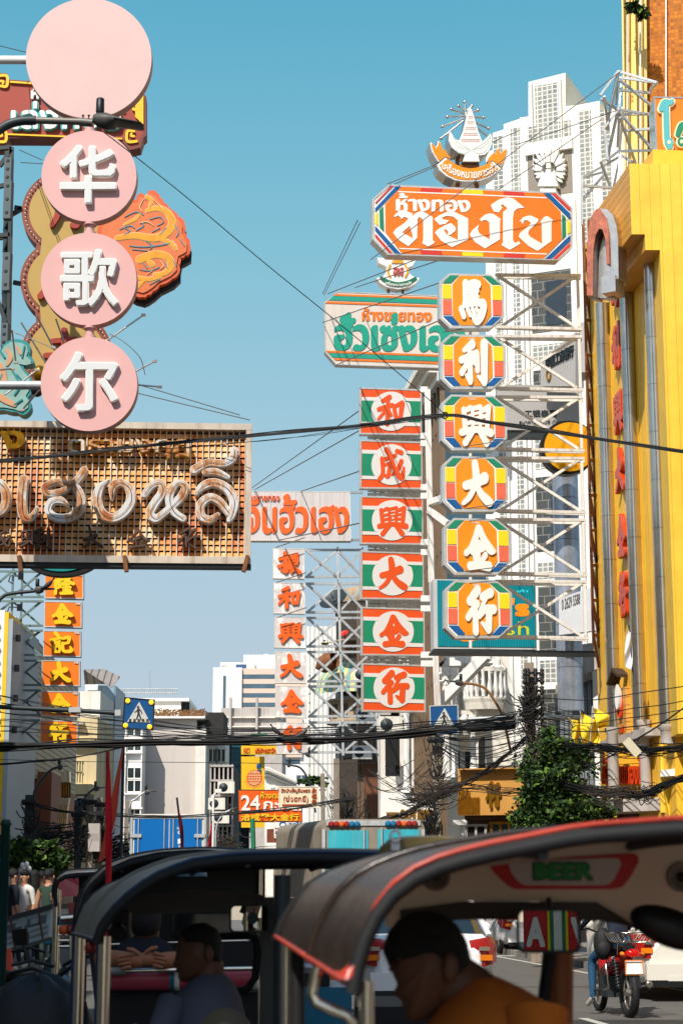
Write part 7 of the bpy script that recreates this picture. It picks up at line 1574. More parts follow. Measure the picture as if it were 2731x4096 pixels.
# ---- motorbikes (built pointing along +y)
def wheel(t,c,r,wd=.05):
    c=Vector(c); mb=MB(); n=28; rg=[]
    for k in range(n+1): a=2*math.pi*k/n; rg.append(c+Vector((0,math.cos(a)*r,math.sin(a)*r)))
    mb.tube(rg,wd,10,cap=False); w_=mb.build('tyre',m_rub,t)
    mb=MB(); mb.tube([c+(p-c)*.82 for p in rg],.014,6,cap=False)
    for k in range(6): a=math.pi*k/3; mb.beam(c,c+Vector((0,math.cos(a)*r*.82,math.sin(a)*r*.82)),.02)
    mb.lathe(c-Vector((.05,0,0)),[(0,.05),(.1,.05)],14,(1,0,0)); mb.build('rim',m_brushed,w_)
def motorbike(lb,loc,rz,col,rack=True,lean=0):
    t=thing('motorbike',lb,'motorbike',loc,rz,local=True); t.rotation_euler=(0,lean,rz)
    wheel(t,(0,-.62,.29),.25,.055); wheel(t,(0,.64,.29),.26,.042)
    mb=MB(); rings=[]
    for y,w_,z0,z1 in ((-.72,.05,.72,.80),(-.55,.10,.62,.80),(-.3,.11,.56,.74),(0,.10,.42,.64),(.25,.10,.36,.62),(.42,.09,.5,.92),(.5,.06,.7,.98)):
        rings.append([Vector((math.cos(a)*w_,y,(z0+z1)/2+math.sin(a)*(z1-z0)/2)) for a in np.linspace(0,2*math.pi,12,endpoint=False)])
    mb.loft(rings); mb.build('body',col,t)
    mb=MB(); mb.loft([[Vector((math.cos(a)*w_,y,z+math.sin(a)*.05)) for a in np.linspace(0,2*math.pi,12,endpoint=False)] for y,w_,z in ((-.66,.08,.83),(-.4,.13,.80),(-.05,.13,.76),(.15,.09,.74))]); mb.build('seat',m_rub,t)
    mb=MB(); mb.box((0,.05,.34),(.26,.36,.26)); mb.tube([(.1,.1,.3),(.14,-.2,.26),(.15,-.5,.3)],.025,8); mb.build('engine',m_dsteel,t)
    mb=MB(); mb.tube([(.15,-.35,.3),(.16,-.6,.34),(.16,-.92,.4)],[.04,.06,.05],12); mb.build('exhaust',m_black,t)
    mb=MB(); mb.lathe((.16,-.925,.4),[(0,.045),(-.01,.03)],12,(0,1,.1)); mb.build('exhaust_tip',m_chrome,t)
    for sx in (-1,1):
        mb=MB(); pts=[Vector((sx*.12,-.58,.34))+(Vector((sx*.11,-.42,.68))-Vector((sx*.12,-.58,.34)))*(k/60) for k in range(61)]
        mb.tube([p+Vector((math.cos(k*.9)*.028,math.sin(k*.9)*.028,0)) for k,p in enumerate(pts)],.008,5); mb.tube([pts[0],pts[-1]],.014,6); mb.build('shock_absorber',m_dsteel,t)
        mb=MB(); mb.tube([(sx*.06,.64,.29),(sx*.07,.55,.62),(sx*.05,.46,.92)],.022,8); mb.build('fork',m_brushed,t)
        mb=MB(); mb.tube([(sx*.04,.42,.98),(sx*.2,.4,1.04),(sx*.34,.32,1.02)],.013,8); mb.build('handlebar',m_black,t)
        mb=MB(); mb.tube([(sx*.22,.4,1.04),(sx*.3,.42,1.2)],.007,6); mb.box((sx*.31,.42,1.24),(.12,.02,.08)); mb.build('mirror',m_black,t)
        mb=MB(); mb.tube([(sx*.1,-.05,.3),(sx*.28,-.05,.29)],.014,6); mb.build('foot_peg',m_rub,t)
        mb=MB(); mb.ball((sx*.13,-.80,.76),(.035,.05,.03),8,6); mb.build('indicator',M('indicator_orange',(240,130,20),.2),t)
    mb=MB(); mb.ball((0,-.80,.77),(.085,.05,.05),12,8); mb.build('tail_lamp',M('tail_lit',(200,20,14),.15,emit=.6),t)
    mb=MB(); mb.box((0,-.84,.60),(.21,.012,.16),0,Matrix.Rotation(-.25,3,'X')); pl=mb.build('number_plate',m_swhite,t)
    mb=MB()
    for a,b_ in (((-.11,.62,.0),(.11,.62,0)),): pass
    for z in (.515,.685): mb.beam((-.11,-.85,z),(.11,-.85,z),.012)
    for x in (-.11,.11): mb.beam((x,-.85,.515),(x,-.85,.685),.012)
    mb.build('plate_rim',m_orange,pl)
    mb=MB(); mb.loft([[Vector((sx,y,z)) for sx in (-.07,-.04,.04,.07)] for y,z in ((-.70,.58),(-.84,.5),(-.90,.36))],closed=False); mb.build('mudguard',m_black,t)
    if rack:
        mb=MB()
        for z,r in ((.9,.17),(1.0,.24)): mb.tube([(-r,-.3,z),(-r,-.95,z),(r,-.95,z),(r,-.3,z),(-r,-.3,z)],.009,6)
        for k in range(8): x=-.17+k*.34/7; mb.tube([(x,-.3,.9),(x,-.95,.9)],.006,5); mb.tube([(x,-.95,.9),(x*1.4,-.95,1.0)],.006,5)
        for k in range(6): y=-.35-k*.11; mb.tube([(-.17,y,.9),(-.24,y,1.0)],.006,5); mb.tube([(.17,y,.9),(.24,y,1.0)],.006,5)
        for sx in (-1,1): mb.tube([(sx*.1,-.5,.74),(sx*.12,-.6,.9)],.01,6)
        mb.build('rack',m_chrome,t)
        mb=MB()
        for sx in (-1,): mb.tube([(sx*.14,-.3,.78),(sx*.22,-.4,.6),(sx*.22,-.5,.35),(sx*.2,-.2,.3)],.014,6)
        mb.build('side_guard',m_chrome,t)
    return t
bike=motorbike('red and black motorbike with a chrome rear rack at lower right',(3.43,23.75,.009),math.radians(9),M('bike_red',(176,26,22),.25))
bag=MB(); bag.ball((3.25,23.35,.88),(.12,.1,.2),12,8); bag.ball((3.25,23.27,.82),(.09,.05,.1),10,6); bag.build('bag',m_rub,label='black bag hanging at left side of the red motorbike',cat='bag')
# ---- people
def skin_mesh(V,E,Rr,mats,zones,sub=2):
    me=bpy.data.meshes.new('b'); me.from_pydata(V,E,[]); o=bpy.data.objects.new('b',me); COL.objects.link(o)
    sk=o.modifiers.new('s','SKIN'); sk.use_smooth_shade=True
    for i,r in enumerate(Rr): me.skin_vertices[0].data[i].radius=(r,r) if not isinstance(r,tuple) else r
    me.skin_vertices[0].data[0].use_root=True
    ss=o.modifiers.new('u','SUBSURF'); ss.levels=sub; ss.render_levels=sub
    dg=bpy.context.evaluated_depsgraph_get(); dg.update(); out=bpy.data.meshes.new_from_object(o.evaluated_get(dg)); bpy.data.objects.remove(o); bpy.data.meshes.remove(me)
    out.materials.clear()
    for m in mats: out.materials.append(m)
    A_=[(Vector(V[a]),Vector(V[b]),zones[i]) for i,(a,b) in enumerate(E)]
    for p in out.polygons:
        c=p.center; best=None
        for a,b,z in A_:
            ab=b-a; t=max(0,min(1,(c-a).dot(ab)/max(ab.length_squared,1e-9))); d=(c-a-ab*t).length
            if best is None or d<best[0]: best=(d,z,t)
        p.material_index=best[1]; p.use_smooth=True
    return out
def person(lb,loc,rz,shirt,trousers,hair='short',pose='stand',skin=None,sleeve=True,h=1.0,extra=None,shorts=False,skirt=None):
    sk_=skin or m_skinl; t=thing('person',lb,'person',loc,rz,local=True)
    if pose == 'stand':
        J=dict(pel=(0,0,.95),wst=(0,0,1.08),chs=(0,.01,1.28),nkb=(0,0,1.44),nk=(0,.01,1.50),hd=(0,.02,1.60),ht=(0,.015,1.69),
                 shl=(-.17,0,1.40),ell=(-.22,-.02,1.14),wrl=(-.22,.06,.90),hal=(-.22,.09,.81),shr=(.17,0,1.40),elr=(.23,-.02,1.14),wrr=(.2,.1,.93),har=(.19,.15,.86),
                 hpl=(-.09,0,.88),knl=(-.1,.03,.50),anl=(-.1,-.02,.10),tol=(-.11,.14,.035),hpr=(.09,0,.88),knr=(.1,.05,.50),anr=(.1,-.05,.10),tor=(.11,.11,.035))
    elif pose == 'ride':
        J=dict(pel=(0,-.25,.90),wst=(0,-.22,1.03),chs=(0,-.12,1.22),nkb=(0,-.04,1.38),nk=(0,-.02,1.44),hd=(0,.02,1.54),ht=(0,.02,1.63),
                 shl=(-.18,-.05,1.34),ell=(-.3,.12,1.14),wrl=(-.32,.3,1.05),hal=(-.32,.37,1.04),shr=(.18,-.05,1.34),elr=(.3,.12,1.14),wrr=(.32,.3,1.05),har=(.32,.37,1.04),
                 hpl=(-.12,-.2,.86),knl=(-.22,.16,.70),anl=(-.2,-.02,.33),tol=(-.21,.14,.27),hpr=(.12,-.2,.86),knr=(.2,.16,.70),anr=(.17,-.02,.33),tor=(.18,.12,.27))
    if extra: J.update(extra)
    J={k: Vector(v)*h for k,v in J.items()}
    N=list(J); ix={k: i for i,k in enumerate(N)}
    Rd=dict(pel=.135,wst=.12,chs=.135,nkb=.09,nk=.052,hd=.085,ht=.06,shl=.062,ell=.043,wrl=.03,hal=.032,shr=.062,elr=.043,wrr=.03,har=.032,hpl=.088,knl=.06,anl=.04,tol=.035,hpr=.088,knr=.06,anr=.04,tor=.035)
    S_,T_,K_,F_=1,2,0,3
    arm=S_ if sleeve == 'long' else K_
    E=[('pel','wst',S_),('wst','chs',S_),('chs','nkb',S_),('nkb','nk',K_),('nk','hd',K_),('hd','ht',K_),('nkb','shl',S_),('shl','ell',S_ if sleeve else K_),('ell','wrl',arm),('wrl','hal',K_),('nkb','shr',S_),('shr','elr',S_ if sleeve else K_),('elr','wrr',arm),('wrr','har',K_),
         ('pel','hpl',T_),('hpl','knl',T_),('knl','anl',K_ if shorts else T_),('anl','tol',F_),('pel','hpr',T_),('hpr','knr',T_),('knr','anr',K_ if shorts else T_),('anr','tor',F_)]
    me=skin_mesh([J[k] for k in N],[(ix[a],ix[b]) for a,b,_ in E],[Rd[k]*h for k in N],[sk_,shirt,trousers,m_beige],[z for _,_,z in E])
    me.name='body'; o=bpy.data.objects.new('body',me); COL.objects.link(o); o.parent=t
    H=(J['hd']+J['ht'])/2; mb=MB(); r=.1*h
    rg=[[H+Vector((math.cos(a)*r*.92*math.sin(q),-.012+math.sin(a)*r*1.08*math.sin(q)-.012,.03-r*1.02*math.cos(q)+(.045 if math.sin(a)>.35 and q<1.9 else 0))) for a in np.linspace(0,2*math.pi,16,endpoint=False)] for q in np.linspace(1.15 if hair == 'short' else .75,3.1,8)]
    mb.loft(rg)
    if hair == 'long': mb.loft([[J['nk']+Vector((math.cos(a)*w_,-.075+math.sin(a)*.045,z)) for a in np.linspace(0,6.283,12,endpoint=False)] for z,w_ in ((.16,.09),(.05,.1),(-.1,.095),(-.2,.05))])
    mb.build('hair',m_hair,t)
    mb=MB(); f=H+Vector((0,r*.98,0)); mb.ball(f+Vector((0,-.005,-.025)),(.014,.022,.018),8,6)
    for sx in (-1,1): mb.ball(H+Vector((sx*.092*h,-.005,-.02)),(.014,.025,.032),8,6)
    mb.build('nose_and_ears',sk_,t)
    mb=MB()
    for sx in (-1,1): mb.ball(f+Vector((sx*.033,-.012,.004)),(.013,.008,.008),8,5)
    mb.ball(f+Vector((0,-.01,-.06)),(.022,.006,.006),8,5); mb.build('eyes_and_mouth',M('face_dark',(70,36,30),.6),t)
    if skirt is not None:
        mb=MB(); mb.loft([[Vector((math.cos(a)*w_,math.sin(a)*w_*.8,z))*h for a in np.linspace(0,6.283,20,endpoint=False)] for z,w_ in ((1.02,.14),(.9,.18),(.52,.24))]); mb.build('skirt',skirt,t)
    return t
cl=lambda n_,c: M('cloth_'+n_,c,.85,var=.12,scale=10)
rd=math.radians
def gx(px,d): return P(px,3555,d).x
person('person in dark navy top at left edge facing right',(gx(52,33),33,.13),rd(-60),cl('navy',(26,30,44)),cl('black',(22,22,24)),sleeve=True)
person('person in white tee beside the information sign',(gx(100,34),34,.13),rd(150),cl('white',(220,216,210)),cl('denim',(44,60,84)),'long',extra=dict(elr=(.26,.08,1.16),wrr=(.12,.2,1.2),har=(.06,.24,1.24)))
person('person in rust orange top walking away from camera',(gx(136,35),35,.13),rd(20),cl('rust',(170,92,34)),cl('black',(22,22,24)),'long',sleeve='long')
person('person in pale grey shirt partly hidden by rust orange top',(gx(165,37),37,.13),rd(10),cl('pale',(200,206,208)),cl('denim',(44,60,84)))
person('person in dark green sleeveless top with a blue bag at one side',(gx(196,33),33,.13),rd(-20),cl('green',(44,66,54)),cl('green',(44,66,54)),sleeve=False,extra=dict(hal=(-.2,.02,.82)))
person('person in a light blue shirt standing behind the others at left',(gx(80,39),39,.13),rd(170),cl('sky',(40,120,160)),cl('black',(22,22,24)))
mb=MB(); mb.ball((gx(206,33),32.8,.78),(.13,.08,.2),10,8); mb.build('bag',M('bag_blue',(20,96,130),.5),label='small blue bag carried beside the dark green sleeveless top',cat='bag')
person('person in a white skirt and sandals standing far down the right side of road',(gx(1997,46),46,.13*0+.009),rd(170),cl('black',(22,22,24)),cl('white',(220,216,210)),'long',shorts=True,skirt=cl('white',(220,216,210)))
person('person in dark jacket and blue jeans riding the red motorbike',(3.43,23.75,.009),rd(9),cl('jacket',(28,34,52)),cl('jeans',(28,76,110)),pose='ride',sleeve='long',extra=dict(knl=(-.24,.14,.66),anl=(-.27,.02,.20),tol=(-.29,.20,.10)))
# ---- tuk-tuks: heading left across the picture; canopy outlines in pixels at their true depths
def resample(l,n):
    a=np.array(l,float); s=np.concatenate([[0],np.cumsum(np.hypot(np.diff(a[:,0]),np.diff(a[:,1])))]); q=np.linspace(0,s[-1],n); return [(np.interp(v,s,a[:,0]),np.interp(v,s,a[:,1])) for v in q]
def tuk(lb,near,dn,far,df,trim,canvas=None,ribs=2,edge_r=.016,body=None,floor=True,lining=None,posts=(),crown=.03):
    a,b_=P(*near[0],dn),P(*far[0],df); t=thing('tuk_tuk',lb,'tuk-tuk',((a.x+b_.x)/2,(dn+df)/2,0)); n=30
    N_,F_=[P(x,y,dn) for x,y in resample(near,n)],[P(x,y,df) for x,y in resample(far,n)]; m=9
    rows=[]
    for i in range(n):
        rows.append([N_[i].lerp(F_[i],f)+Vector((0,0,crown*math.sin(math.pi*f)*min(1,i/8)) ) for f in np.linspace(0,1,m)])
    mb=MB(); mb.loft([r[::-1] for r in rows],closed=False); mb.build('canopy',canvas or m_canvas,t)
    mb=MB(); mb.loft([[p-Vector((0,0,.014))-(Vector((-.012,0,0)) if i<8 else Vector((0,0,0))) for p in r] for i,r in enumerate(rows)],closed=False); mb.build('lining',lining or M('lining_dark',(64,60,58),.7),t)
    mb=MB(); mb.tube([p-Vector((0,.008,.012)) for p in N_],edge_r,10); mb.build('roof_edge',m_rub,t); mb=MB(); mb.tube([p-Vector((0,0,.012)) for p in F_],edge_r,10); mb.build('roof_edge',m_rub,t)
    mb=MB(); mb.tube([p+Vector((0,-.002,.01)) for p in N_],edge_r*.36,8); mb.tube([r+Vector((-.004,0,0)) for r in rows[0]],edge_r*.42,8); mb.build('trim',trim,t)
    for k in range(1,ribs+1):
        f=k/(ribs+1); mb=MB(); mb.tube([N_[i].lerp(F_[i],f)+Vector((0,0,crown*math.sin(math.pi*f)*min(1,i/8)+.004)) for i in range(n)],.008,6); mb.build('canopy_seam',canvas or m_canvas,t)
    for j in (10,18,25):
        mb=MB(); mb.tube([q-Vector((0,0,.03)) for q in rows[j]],.011,8); mb.build('roof_bow',m_dsteel,t)
    for x,y,d,r,mt in posts: c=P(x,y,d); mb=MB(); mb.tube([(c.x,d,.3),c],r,12); mb.build('post',mt,t)
    # lower body, seats and three wheels (below the picture's edge)
    xa=min(N_[0].x,F_[0].x)+.1; xb=xa+2.3; ya,yb=dn+.05,df-.05; bm=body or m_trimblue
    mb=MB(); mb.box(((xa+xb)/2+.1,(ya+yb)/2,.36),(xb-xa-.3,yb-ya,.12)); mb.box((xb-.35,(ya+yb)/2,.62),(.8,yb-ya,.4)); mb.loft([[Vector((xa+dx,(ya+yb)/2+sy*w_,z)) for sy in (-1,-.5,.5,1)] for dx,w_,z in ((.25,.5,.4),(.05,.42,.62),(.02,.34,.9))],closed=False); mb.build('body',bm,t)
    mb=MB(); mb.box((xb-.45,(ya+yb)/2,.86),(.5,yb-ya-.1,.12)); mb.box((xb-.18,(ya+yb)/2,.9),(.12,yb-ya-.1,.2)); mb.build('passenger_seat',m_rub,t)
    mb=MB(); mb.box((xa+.75,(ya+yb)/2,.72),(.4,.5,.14)); mb.build('driver_seat',m_rub,t)
    for x,y in ((xa+.1,(ya+yb)/2),(xb-.4,ya+.04),(xb-.4,yb-.04)):
        mb=MB(); mb.lathe((x,y-.06,.23),[(0,.16),(.01,.225),(.11,.225),(.12,.16)],22,(0,1,0)); mb.build('wheel',m_rub,t)
    mb=MB(); mb.tube([(xa+.2,(ya+yb)/2-.3,1.02),(xa+.25,(ya+yb)/2,.98),(xa+.2,(ya+yb)/2+.3,1.02)],.013,8); mb.tube([(xa+.25,(ya+yb)/2,.98),(xa+.1,(ya+yb)/2,.35)],.025,8); mb.build('handlebar',m_black,t)
    return t
def rear_mirror(t,px,py,d,w_,h_,rz=0,tint=None):
    c=P(px,py,d); s=d/7300; mb=MB(); B=Board(px,py,d,rz); a,b_=w_*s/2,h_*s/2; k=min(a,b_)*.35
    rr_=lambda a,b_,k: [(sx*(a-k)+k*math.cos(q),sy*(b_-k)+k*math.sin(q)) for sx,sy,q0 in ((1,1,0),(-1,1,90),(-1,-1,180),(1,-1,270)) for q in np.radians(np.linspace(q0,q0+90,6))]
    mb.prism(B,rr_(a,b_,k),-.03,0); e_=mb.build('mirror',m_black,t); mb=MB(); mb.prism(B,rr_(a*.9,b_*.86,k*.8),0,.002); mb.build('mirror_glass',M('mirror_glass',(235,235,235),.95,1,var=0),e_); MATS['mirror_glass'].node_tree.nodes['Principled BSDF'].inputs['Roughness'].default_value=0
    return B
dA0,dA1=3.5,4.7
nA=[(1412,3944),(1425,3853),(1452,3752),(1505,3640),(1579,3545),(1679,3476),(1787,3436),(1920,3402),(2100,3366),(2324,3322),(2731,3292),(3400,3280),(4200,3300)]
fA=[(1107,3745),(1137,3665),(1180,3600),(1217,3545),(1298,3491),(1425,3444),(1552,3411),(1720,3386),(1920,3364),(2200,3350),(2500,3345),(2900,3342),(3400,3350)]
tA=tuk('nearest tuk-tuk with black canopy, red trim and orange-shirted driver',nA,dA0,fA,dA1,m_trimred,ribs=1,lining=M('lining_grey',(220,206,186),.6,trans=.55),edge_r=.015,crown=.008,body=M('tuk_red',(150,40,30),.4),
    posts=((1466,3925,dA0+.03,.014,m_chrome),(1147,3760,dA1-.05,.014,m_chrome),(1190,3790,dA1-.1,.018,m_rub),(3300,3330,dA0+.1,.02,m_chrome)))
B=Board(2250,3520,dA1-.12,0)
mb=MB(); px_prism(mb,B,flat([1540,3700,1560,3600,1640,3500,1780,3440,1960,3400,2300,3370,3300,3360,3300,3800,2700,3790,2560,3720,2440,3640,2380,3606,1850,3604,1720,3640,1600,3740]),-.02,0); mb.build('header_panel',m_lining,tA)
rrp=lambda l: [B.uv(x,y) for x,y in resample(l+l[:1],60)[:-1]]
mb=MB(); mb.prism(B,rrp(flat([1958,3466,2100,3448,2300,3428,2530,3414,2548,3420,2552,3445,2520,3505,2490,3545,2462,3557,2060,3557,2030,3543,1985,3500])),.001,.008); pl=mb.build('plaque',M('plaque_red',(226,40,46),.5),tA)
mb=MB(); mb.prism(B,rrp(flat([2030,3452,2200,3440,2460,3432,2480,3442,2478,3462,2450,3520,2425,3541,2092,3541,2070,3525,2042,3490])),.008,.011); mb.build('plaque_panel',M('plaque_grey',(224,214,204),.5),pl)
mb=MB(); put_text(mb,B,'BEER',2126,3447,2370,3523,.011,.014,bold=.075,rnd=.6); e_=mb.build('lettering_edge',m_black,pl); mb=MB(); put_text(mb,B,'BEER',2132,3453,2364,3517,.014,.017,bold=.05,rnd=.6); mb.build('lettering',M('beer_green',(20,160,66),.5),e_)
for x,y in ((1742,3505),(2722,3508)):
    mb=MB(); c=B.at(*B.uv(x,y),0); mb.lathe(c,[(0,.036),(.012,.036),(.014,.03),(.006,.026),(.003,.004)],24,B.N); sp_=mb.build('speaker',M('speaker_rim',(150,140,128),.4,.3),tA); mb=MB(); mb.ball(c+B.N*.008,(.012,.006,.012),12,6); mb.build('cone',m_black,sp_)
mb=MB(); px_prism(mb,B,flat([1600,3640,1850,3606,2380,3608,2440,3642,2560,3722,2500,3700,2380,3680,1850,3679,1600,3700]),-.05,.012); mb.build('window_beam',M('dark_brown_beam',(52,38,26),.5),tA)
mb=MB(); mb.tube([P(2238,3810,dA1-.1),P(2232,4300,dA1-.1)],.034,12); mb.build('pillar',M('brown_pillar',(150,88,34),.5),tA)
mb=MB(); mb.tube([P(2200,3800,dA1-.16),P(2180,3950,dA1-.16),P(2150,4200,dA1-.16)],.016,8); mb.build('strap',m_rub,tA)
rear_mirror(tA,2192,3722,dA1-.35,250,172,-7)
mb=MB(); mb.tube([P(2192,3640,dA1-.33),P(2192,3600,dA1-.2)],.008,8); mb.build('mirror_stem',m_black,tA)
mb=MB(); mb.ball(P(2680,3712,dA1-.3),(.1,.03,.045),20,12,Matrix.Rotation(.35,3,'Y')); mb.build('side_mirror',m_black,tA)
mb=MB(); mb.tube([P(x,y,dA0+.1) for x,y in ((1268,3870),(1258,3930),(1246,3975),(1262,4010),(1320,4035),(1385,4060),(1420,4100))],.011,10); mb.build('mirror_arm',m_chrome,tA)
# flame-shaped gathered corner of the visor
mb=MB(); mb.loft([[P(x,y,d) for x,y,d in r] for r in (((1405,3850,dA0+.02),(1428,3838,dA0-.01),(1445,3790,dA0)),((1360,3885,dA0+.06),(1400,3880,dA0-.03),(1435,3850,dA0-.01)),((1335,3880,dA0+.1),(1375,3915,dA0-.02),(1422,3925,dA0-.012)))],closed=False); mb.build('visor_corner',m_trimred,tA)
dB0,dB1=6.5,7.75
nB=[(387,3758),(400,3705),(441,3650),(505,3586),(607,3510),(760,3449),(951,3424),(1250,3418),(1600,3425),(2000,3440),(2400,3450)]
fB=[(294,3733),(310,3682),(330,3630),(346,3599),(409,3548),(505,3510),(582,3492),(760,3466),(951,3452),(1250,3448),(1900,3460)]
tB=tuk('second tuk-tuk with blue-edged grey canopy and a driver in grey shirt',nB,dB0,fB,dB1,m_trimblue,canvas=M('grey_canvas',(132,124,112),.5,var=.2,scale=5),ribs=1,edge_r=.017,
    posts=((421,3745,dB0+.05,.022,m_chrome),(399,3745,dB0+.1,.012,m_trimblue),(322,3735,dB1-.05,.022,m_chrome),(300,3735,dB1-.04,.012,m_trimblue),(1130,3500,dB0+.05,.03,m_dsteel)))
B=Board(770,3600,dB1-.15,0)
mb=MB(); px_prism(mb,B,flat([470,3650,520,3600,600,3575,760,3560,1000,3565,1060,3585,1060,3640,520,3660]),-.02,0); mb.build('header_panel',M('header_grey',(104,100,96),.6),tB)
mb=MB(); px_prism(mb,B,flat([1035,3600,1095,3590,1100,4200,1040,4200,1040,4000]),-.03,.02); mb.build('rear_panel',M('panel_grey',(92,92,90),.5),tB)
mb=MB(); mb.tube([B.at(*B.uv(x,y),.03) for x,y in ((880,3745),(980,3740),(1022,3752),(1032,3800),(1022,3910),(990,3955),(940,3968))],.016,8); mb.build('window_rim',m_rub,tB)
BM=rear_mirror(tB,1000,3674,dB1-.4,160,108,4); 
mb=MB(); mb.prism(BM,ell(BM,1010,3672,22,24,28),.003,.006,[ell(BM,1034,3668,9,10,16)][:0]); mb.prism(BM,ell(BM,1016,3638,4,9,12),.003,.0065); mb.build('sticker',M('sticker_teal',(14,70,84),.5),tB)
rear_mirror(tB,474,3697,dB0+.2,86,110,-12)
mb=MB(); mb.tube([P(424,3720,dB0+.1),P(440,3700,dB0+.15)],.008,6); mb.build('mirror_stem',m_black,tB)
mb=MB(); mb.ball(P(362,3792,dB0+.3),.022,10,8); mb.build('indicator',M('lamp_red',(150,40,36)),tB)
mb=MB(); mb.lathe(P(900,4148,dB0+.1),[(0,.1),(.01,.095),(.02,.05),(.03,.045)],26,(0,-1,.2)); mb.build('spare_disc',M('disc_olive',(120,112,92),.4,.3),tB)
# the third and fourth tuk-tuks, seen through and beyond the second
nC=[(420,4010),(330,3900),(318,3760),(326,3640),(350,3560),(420,3490),(520,3445),(640,3418),(800,3408),(980,3418),(1200,3430)]
nC=nC[2:]
tC=tuk('third tuk-tuk with a glossy black canopy behind the grey one',nC,10.2,[(300,3700),(305,3640),(318,3575),(360,3510),(450,3462),(560,3436),(700,3424),(860,3420),(1200,3435)],11.4,m_rub,canvas=M('gloss_canvas',(30,27,25),.3,var=.3,scale=5),ribs=1,posts=((322,3760,10.25,.02,m_chrome),(1040,3450,11.3,.02,m_chrome)))
mb=MB(); q0,q1=P(430,3918,9.9),P(1030,3912,9.9); mb.tube([q0,q1],.058,16); cs=mb.build('seat_roll',M('pink_vinyl',(200,74,92),.35,var=.1,scale=8),tC)
for f in (.0,.42,.45,.97): mb=MB(); a_=q0.lerp(q1,f); mb.tube([a_,q0.lerp(q1,f+.035)],.0595,16); mb.build('band',M('vinyl_teal',(30,120,140),.35) if f in (0,.42) else m_swhite,cs)
mb=MB(); mb.tube([P(415,3885,9.8),P(1110,3872,9.8)],.013,10); mb.build('rail',m_chrome,tC); mb=MB(); mb.tube([P(415,3778,10.6),P(1060,3760,10.6)],.011,10); mb.build('rail',m_chrome,tC)
mb=MB(); mb.tube([P(425,3885,9.79),P(505,3884,9.79)],.022,10); mb.build('rail_wrap',M('grey_tape',(150,150,146),.4),tC)
mb=MB(); px_prism(mb,Board(700,3980,9.95),flat([430,3975,1030,3968,1030,4300,430,4300]),-.1,0); mb.build('seat_back',m_rub,tC)
mb=MB(); px_prism(mb,Board(740,3700,11.3),flat([330,3560,430,3480,640,3430,1060,3436,1060,4200,400,4200]),-.02,0); sc_=mb.build('shade_backdrop',M('interior_shade',(40,38,40),.5,var=.4,scale=3),tC)  # added dark sheet: its colour stands in for the shaded tuk-tuk interior
mb=MB(); Bw=Board(740,3700,11.28)
for l in ([470,3665,640,3660,640,3750,470,3755],[690,3658,960,3655,960,3748,690,3750]): px_prism(mb,Bw,flat(l),0,.012)
mb.build('backdrop_pane',m_glass,sc_)  # glass panes set on the added dark sheet
tD=tuk('fourth tuk-tuk at left with chrome rails and teal rear panel',[(225,3620),(222,3560),(232,3520),(262,3502),(300,3496),(420,3490),(620,3492)],14.2,[(216,3590),(215,3545),(224,3515),(250,3500),(290,3494),(420,3490),(620,3494)],15.4,m_chrome,canvas=MATS['gloss_canvas'],ribs=1,posts=((232,3560,14.25,.03,m_chrome),(338,3500,14.3,.04,m_rub)),body=M('tuk_teal',(20,110,140),.35))
Bd=Board(265,3700,14.15); mb=MB(); px_prism(mb,Bd,flat([238,3668,300,3664,300,3698,238,3702]),-.1,0); mb.build('rear_panel',MATS['tuk_teal'],tD)
mb=MB(); px_prism(mb,Bd,flat([272,3612,300,3610,300,3658,276,3660]),-.05,0); mb.build('window_panel',M('dull_red',(150,70,60)),tD)
mb=MB(); mb.tube([P(246,3675,14.1),P(300,3671,14.1)],.03,8)
for y in (3740,3762,3786): mb.tube([P(236,y,14.1),P(284,y,14.1)],.012,8)
mb.tube([P(284,3738,14.1),P(286,3850,14.1)],.014,8); mb.build('rail',m_chrome,tD)
for x,mt in ((256,lo),(281,lrd)): mb=MB(); mb.lathe(P(x,3720,14.1),[(0,.04),(.02,.035),(.03,.01)],14,(0,-1,0)); mb.build('tail_lamp',mt,tD)
# roof lamps standing on the canopies
def roof_lamp(lb,l,d,mat,ring):
    B=Board(l[0][0],l[0][1],d); t=thing('roof_lamp',lb,'roof light',P(sum(p[0] for p in l)/len(l),max(p[1] for p in l),d)); c=[B.uv(*p) for p in l]; mb=MB(); ce=(sum(p[0] for p in c)/len(c),sum(p[1] for p in c)/len(c))
    mb.loft([[B.at(ce[0]+(u-ce[0])*k,ce[1]+(v-ce[1])*k,n) for u,v in c] for n,k in ((-.22,.6),(-.2,.85),(-.14,1),(-.06,1),(-.02,.92),(0,.75))]); mb.build('lamp_body',mat,t)
    for (x,y,r) in ring:
        mb=MB(); o=[ell(B,x,y,r,r*1.1,24),ell(B,x,y,r*.6,r*.66,24)]; mb.prism(B,o[0],.0,.03,[o[1]]); mb.prism(B,B.pts(flat([x-r*.7,y+r*.5,x+r*.7,y+r*.5,x+r*.7,y+r*2.4,x-r*.7,y+r*2.4])),0,.025); mb.build('lifting_eye',M('eye_grey',(196,200,204),.4),t)
roof_lamp('pale blue roof lamp with a round eye above the second tuk-tuk',flat([566,3505,572,3480,590,3458,630,3446,720,3442,795,3442,815,3460,820,3505]),8.7,M('lamp_pale_blue',(150,200,236),.3),[(648,3458,16)])
roof_lamp('olive roof lamp with pale blue eye behind the nearest canopy',flat([1508,3440,1522,3385,1560,3350,1640,3341,1760,3340,1870,3350,1900,3372,1910,3440]),5.6,M('lamp_olive',(128,112,62),.4),[(1580,3344,24)])
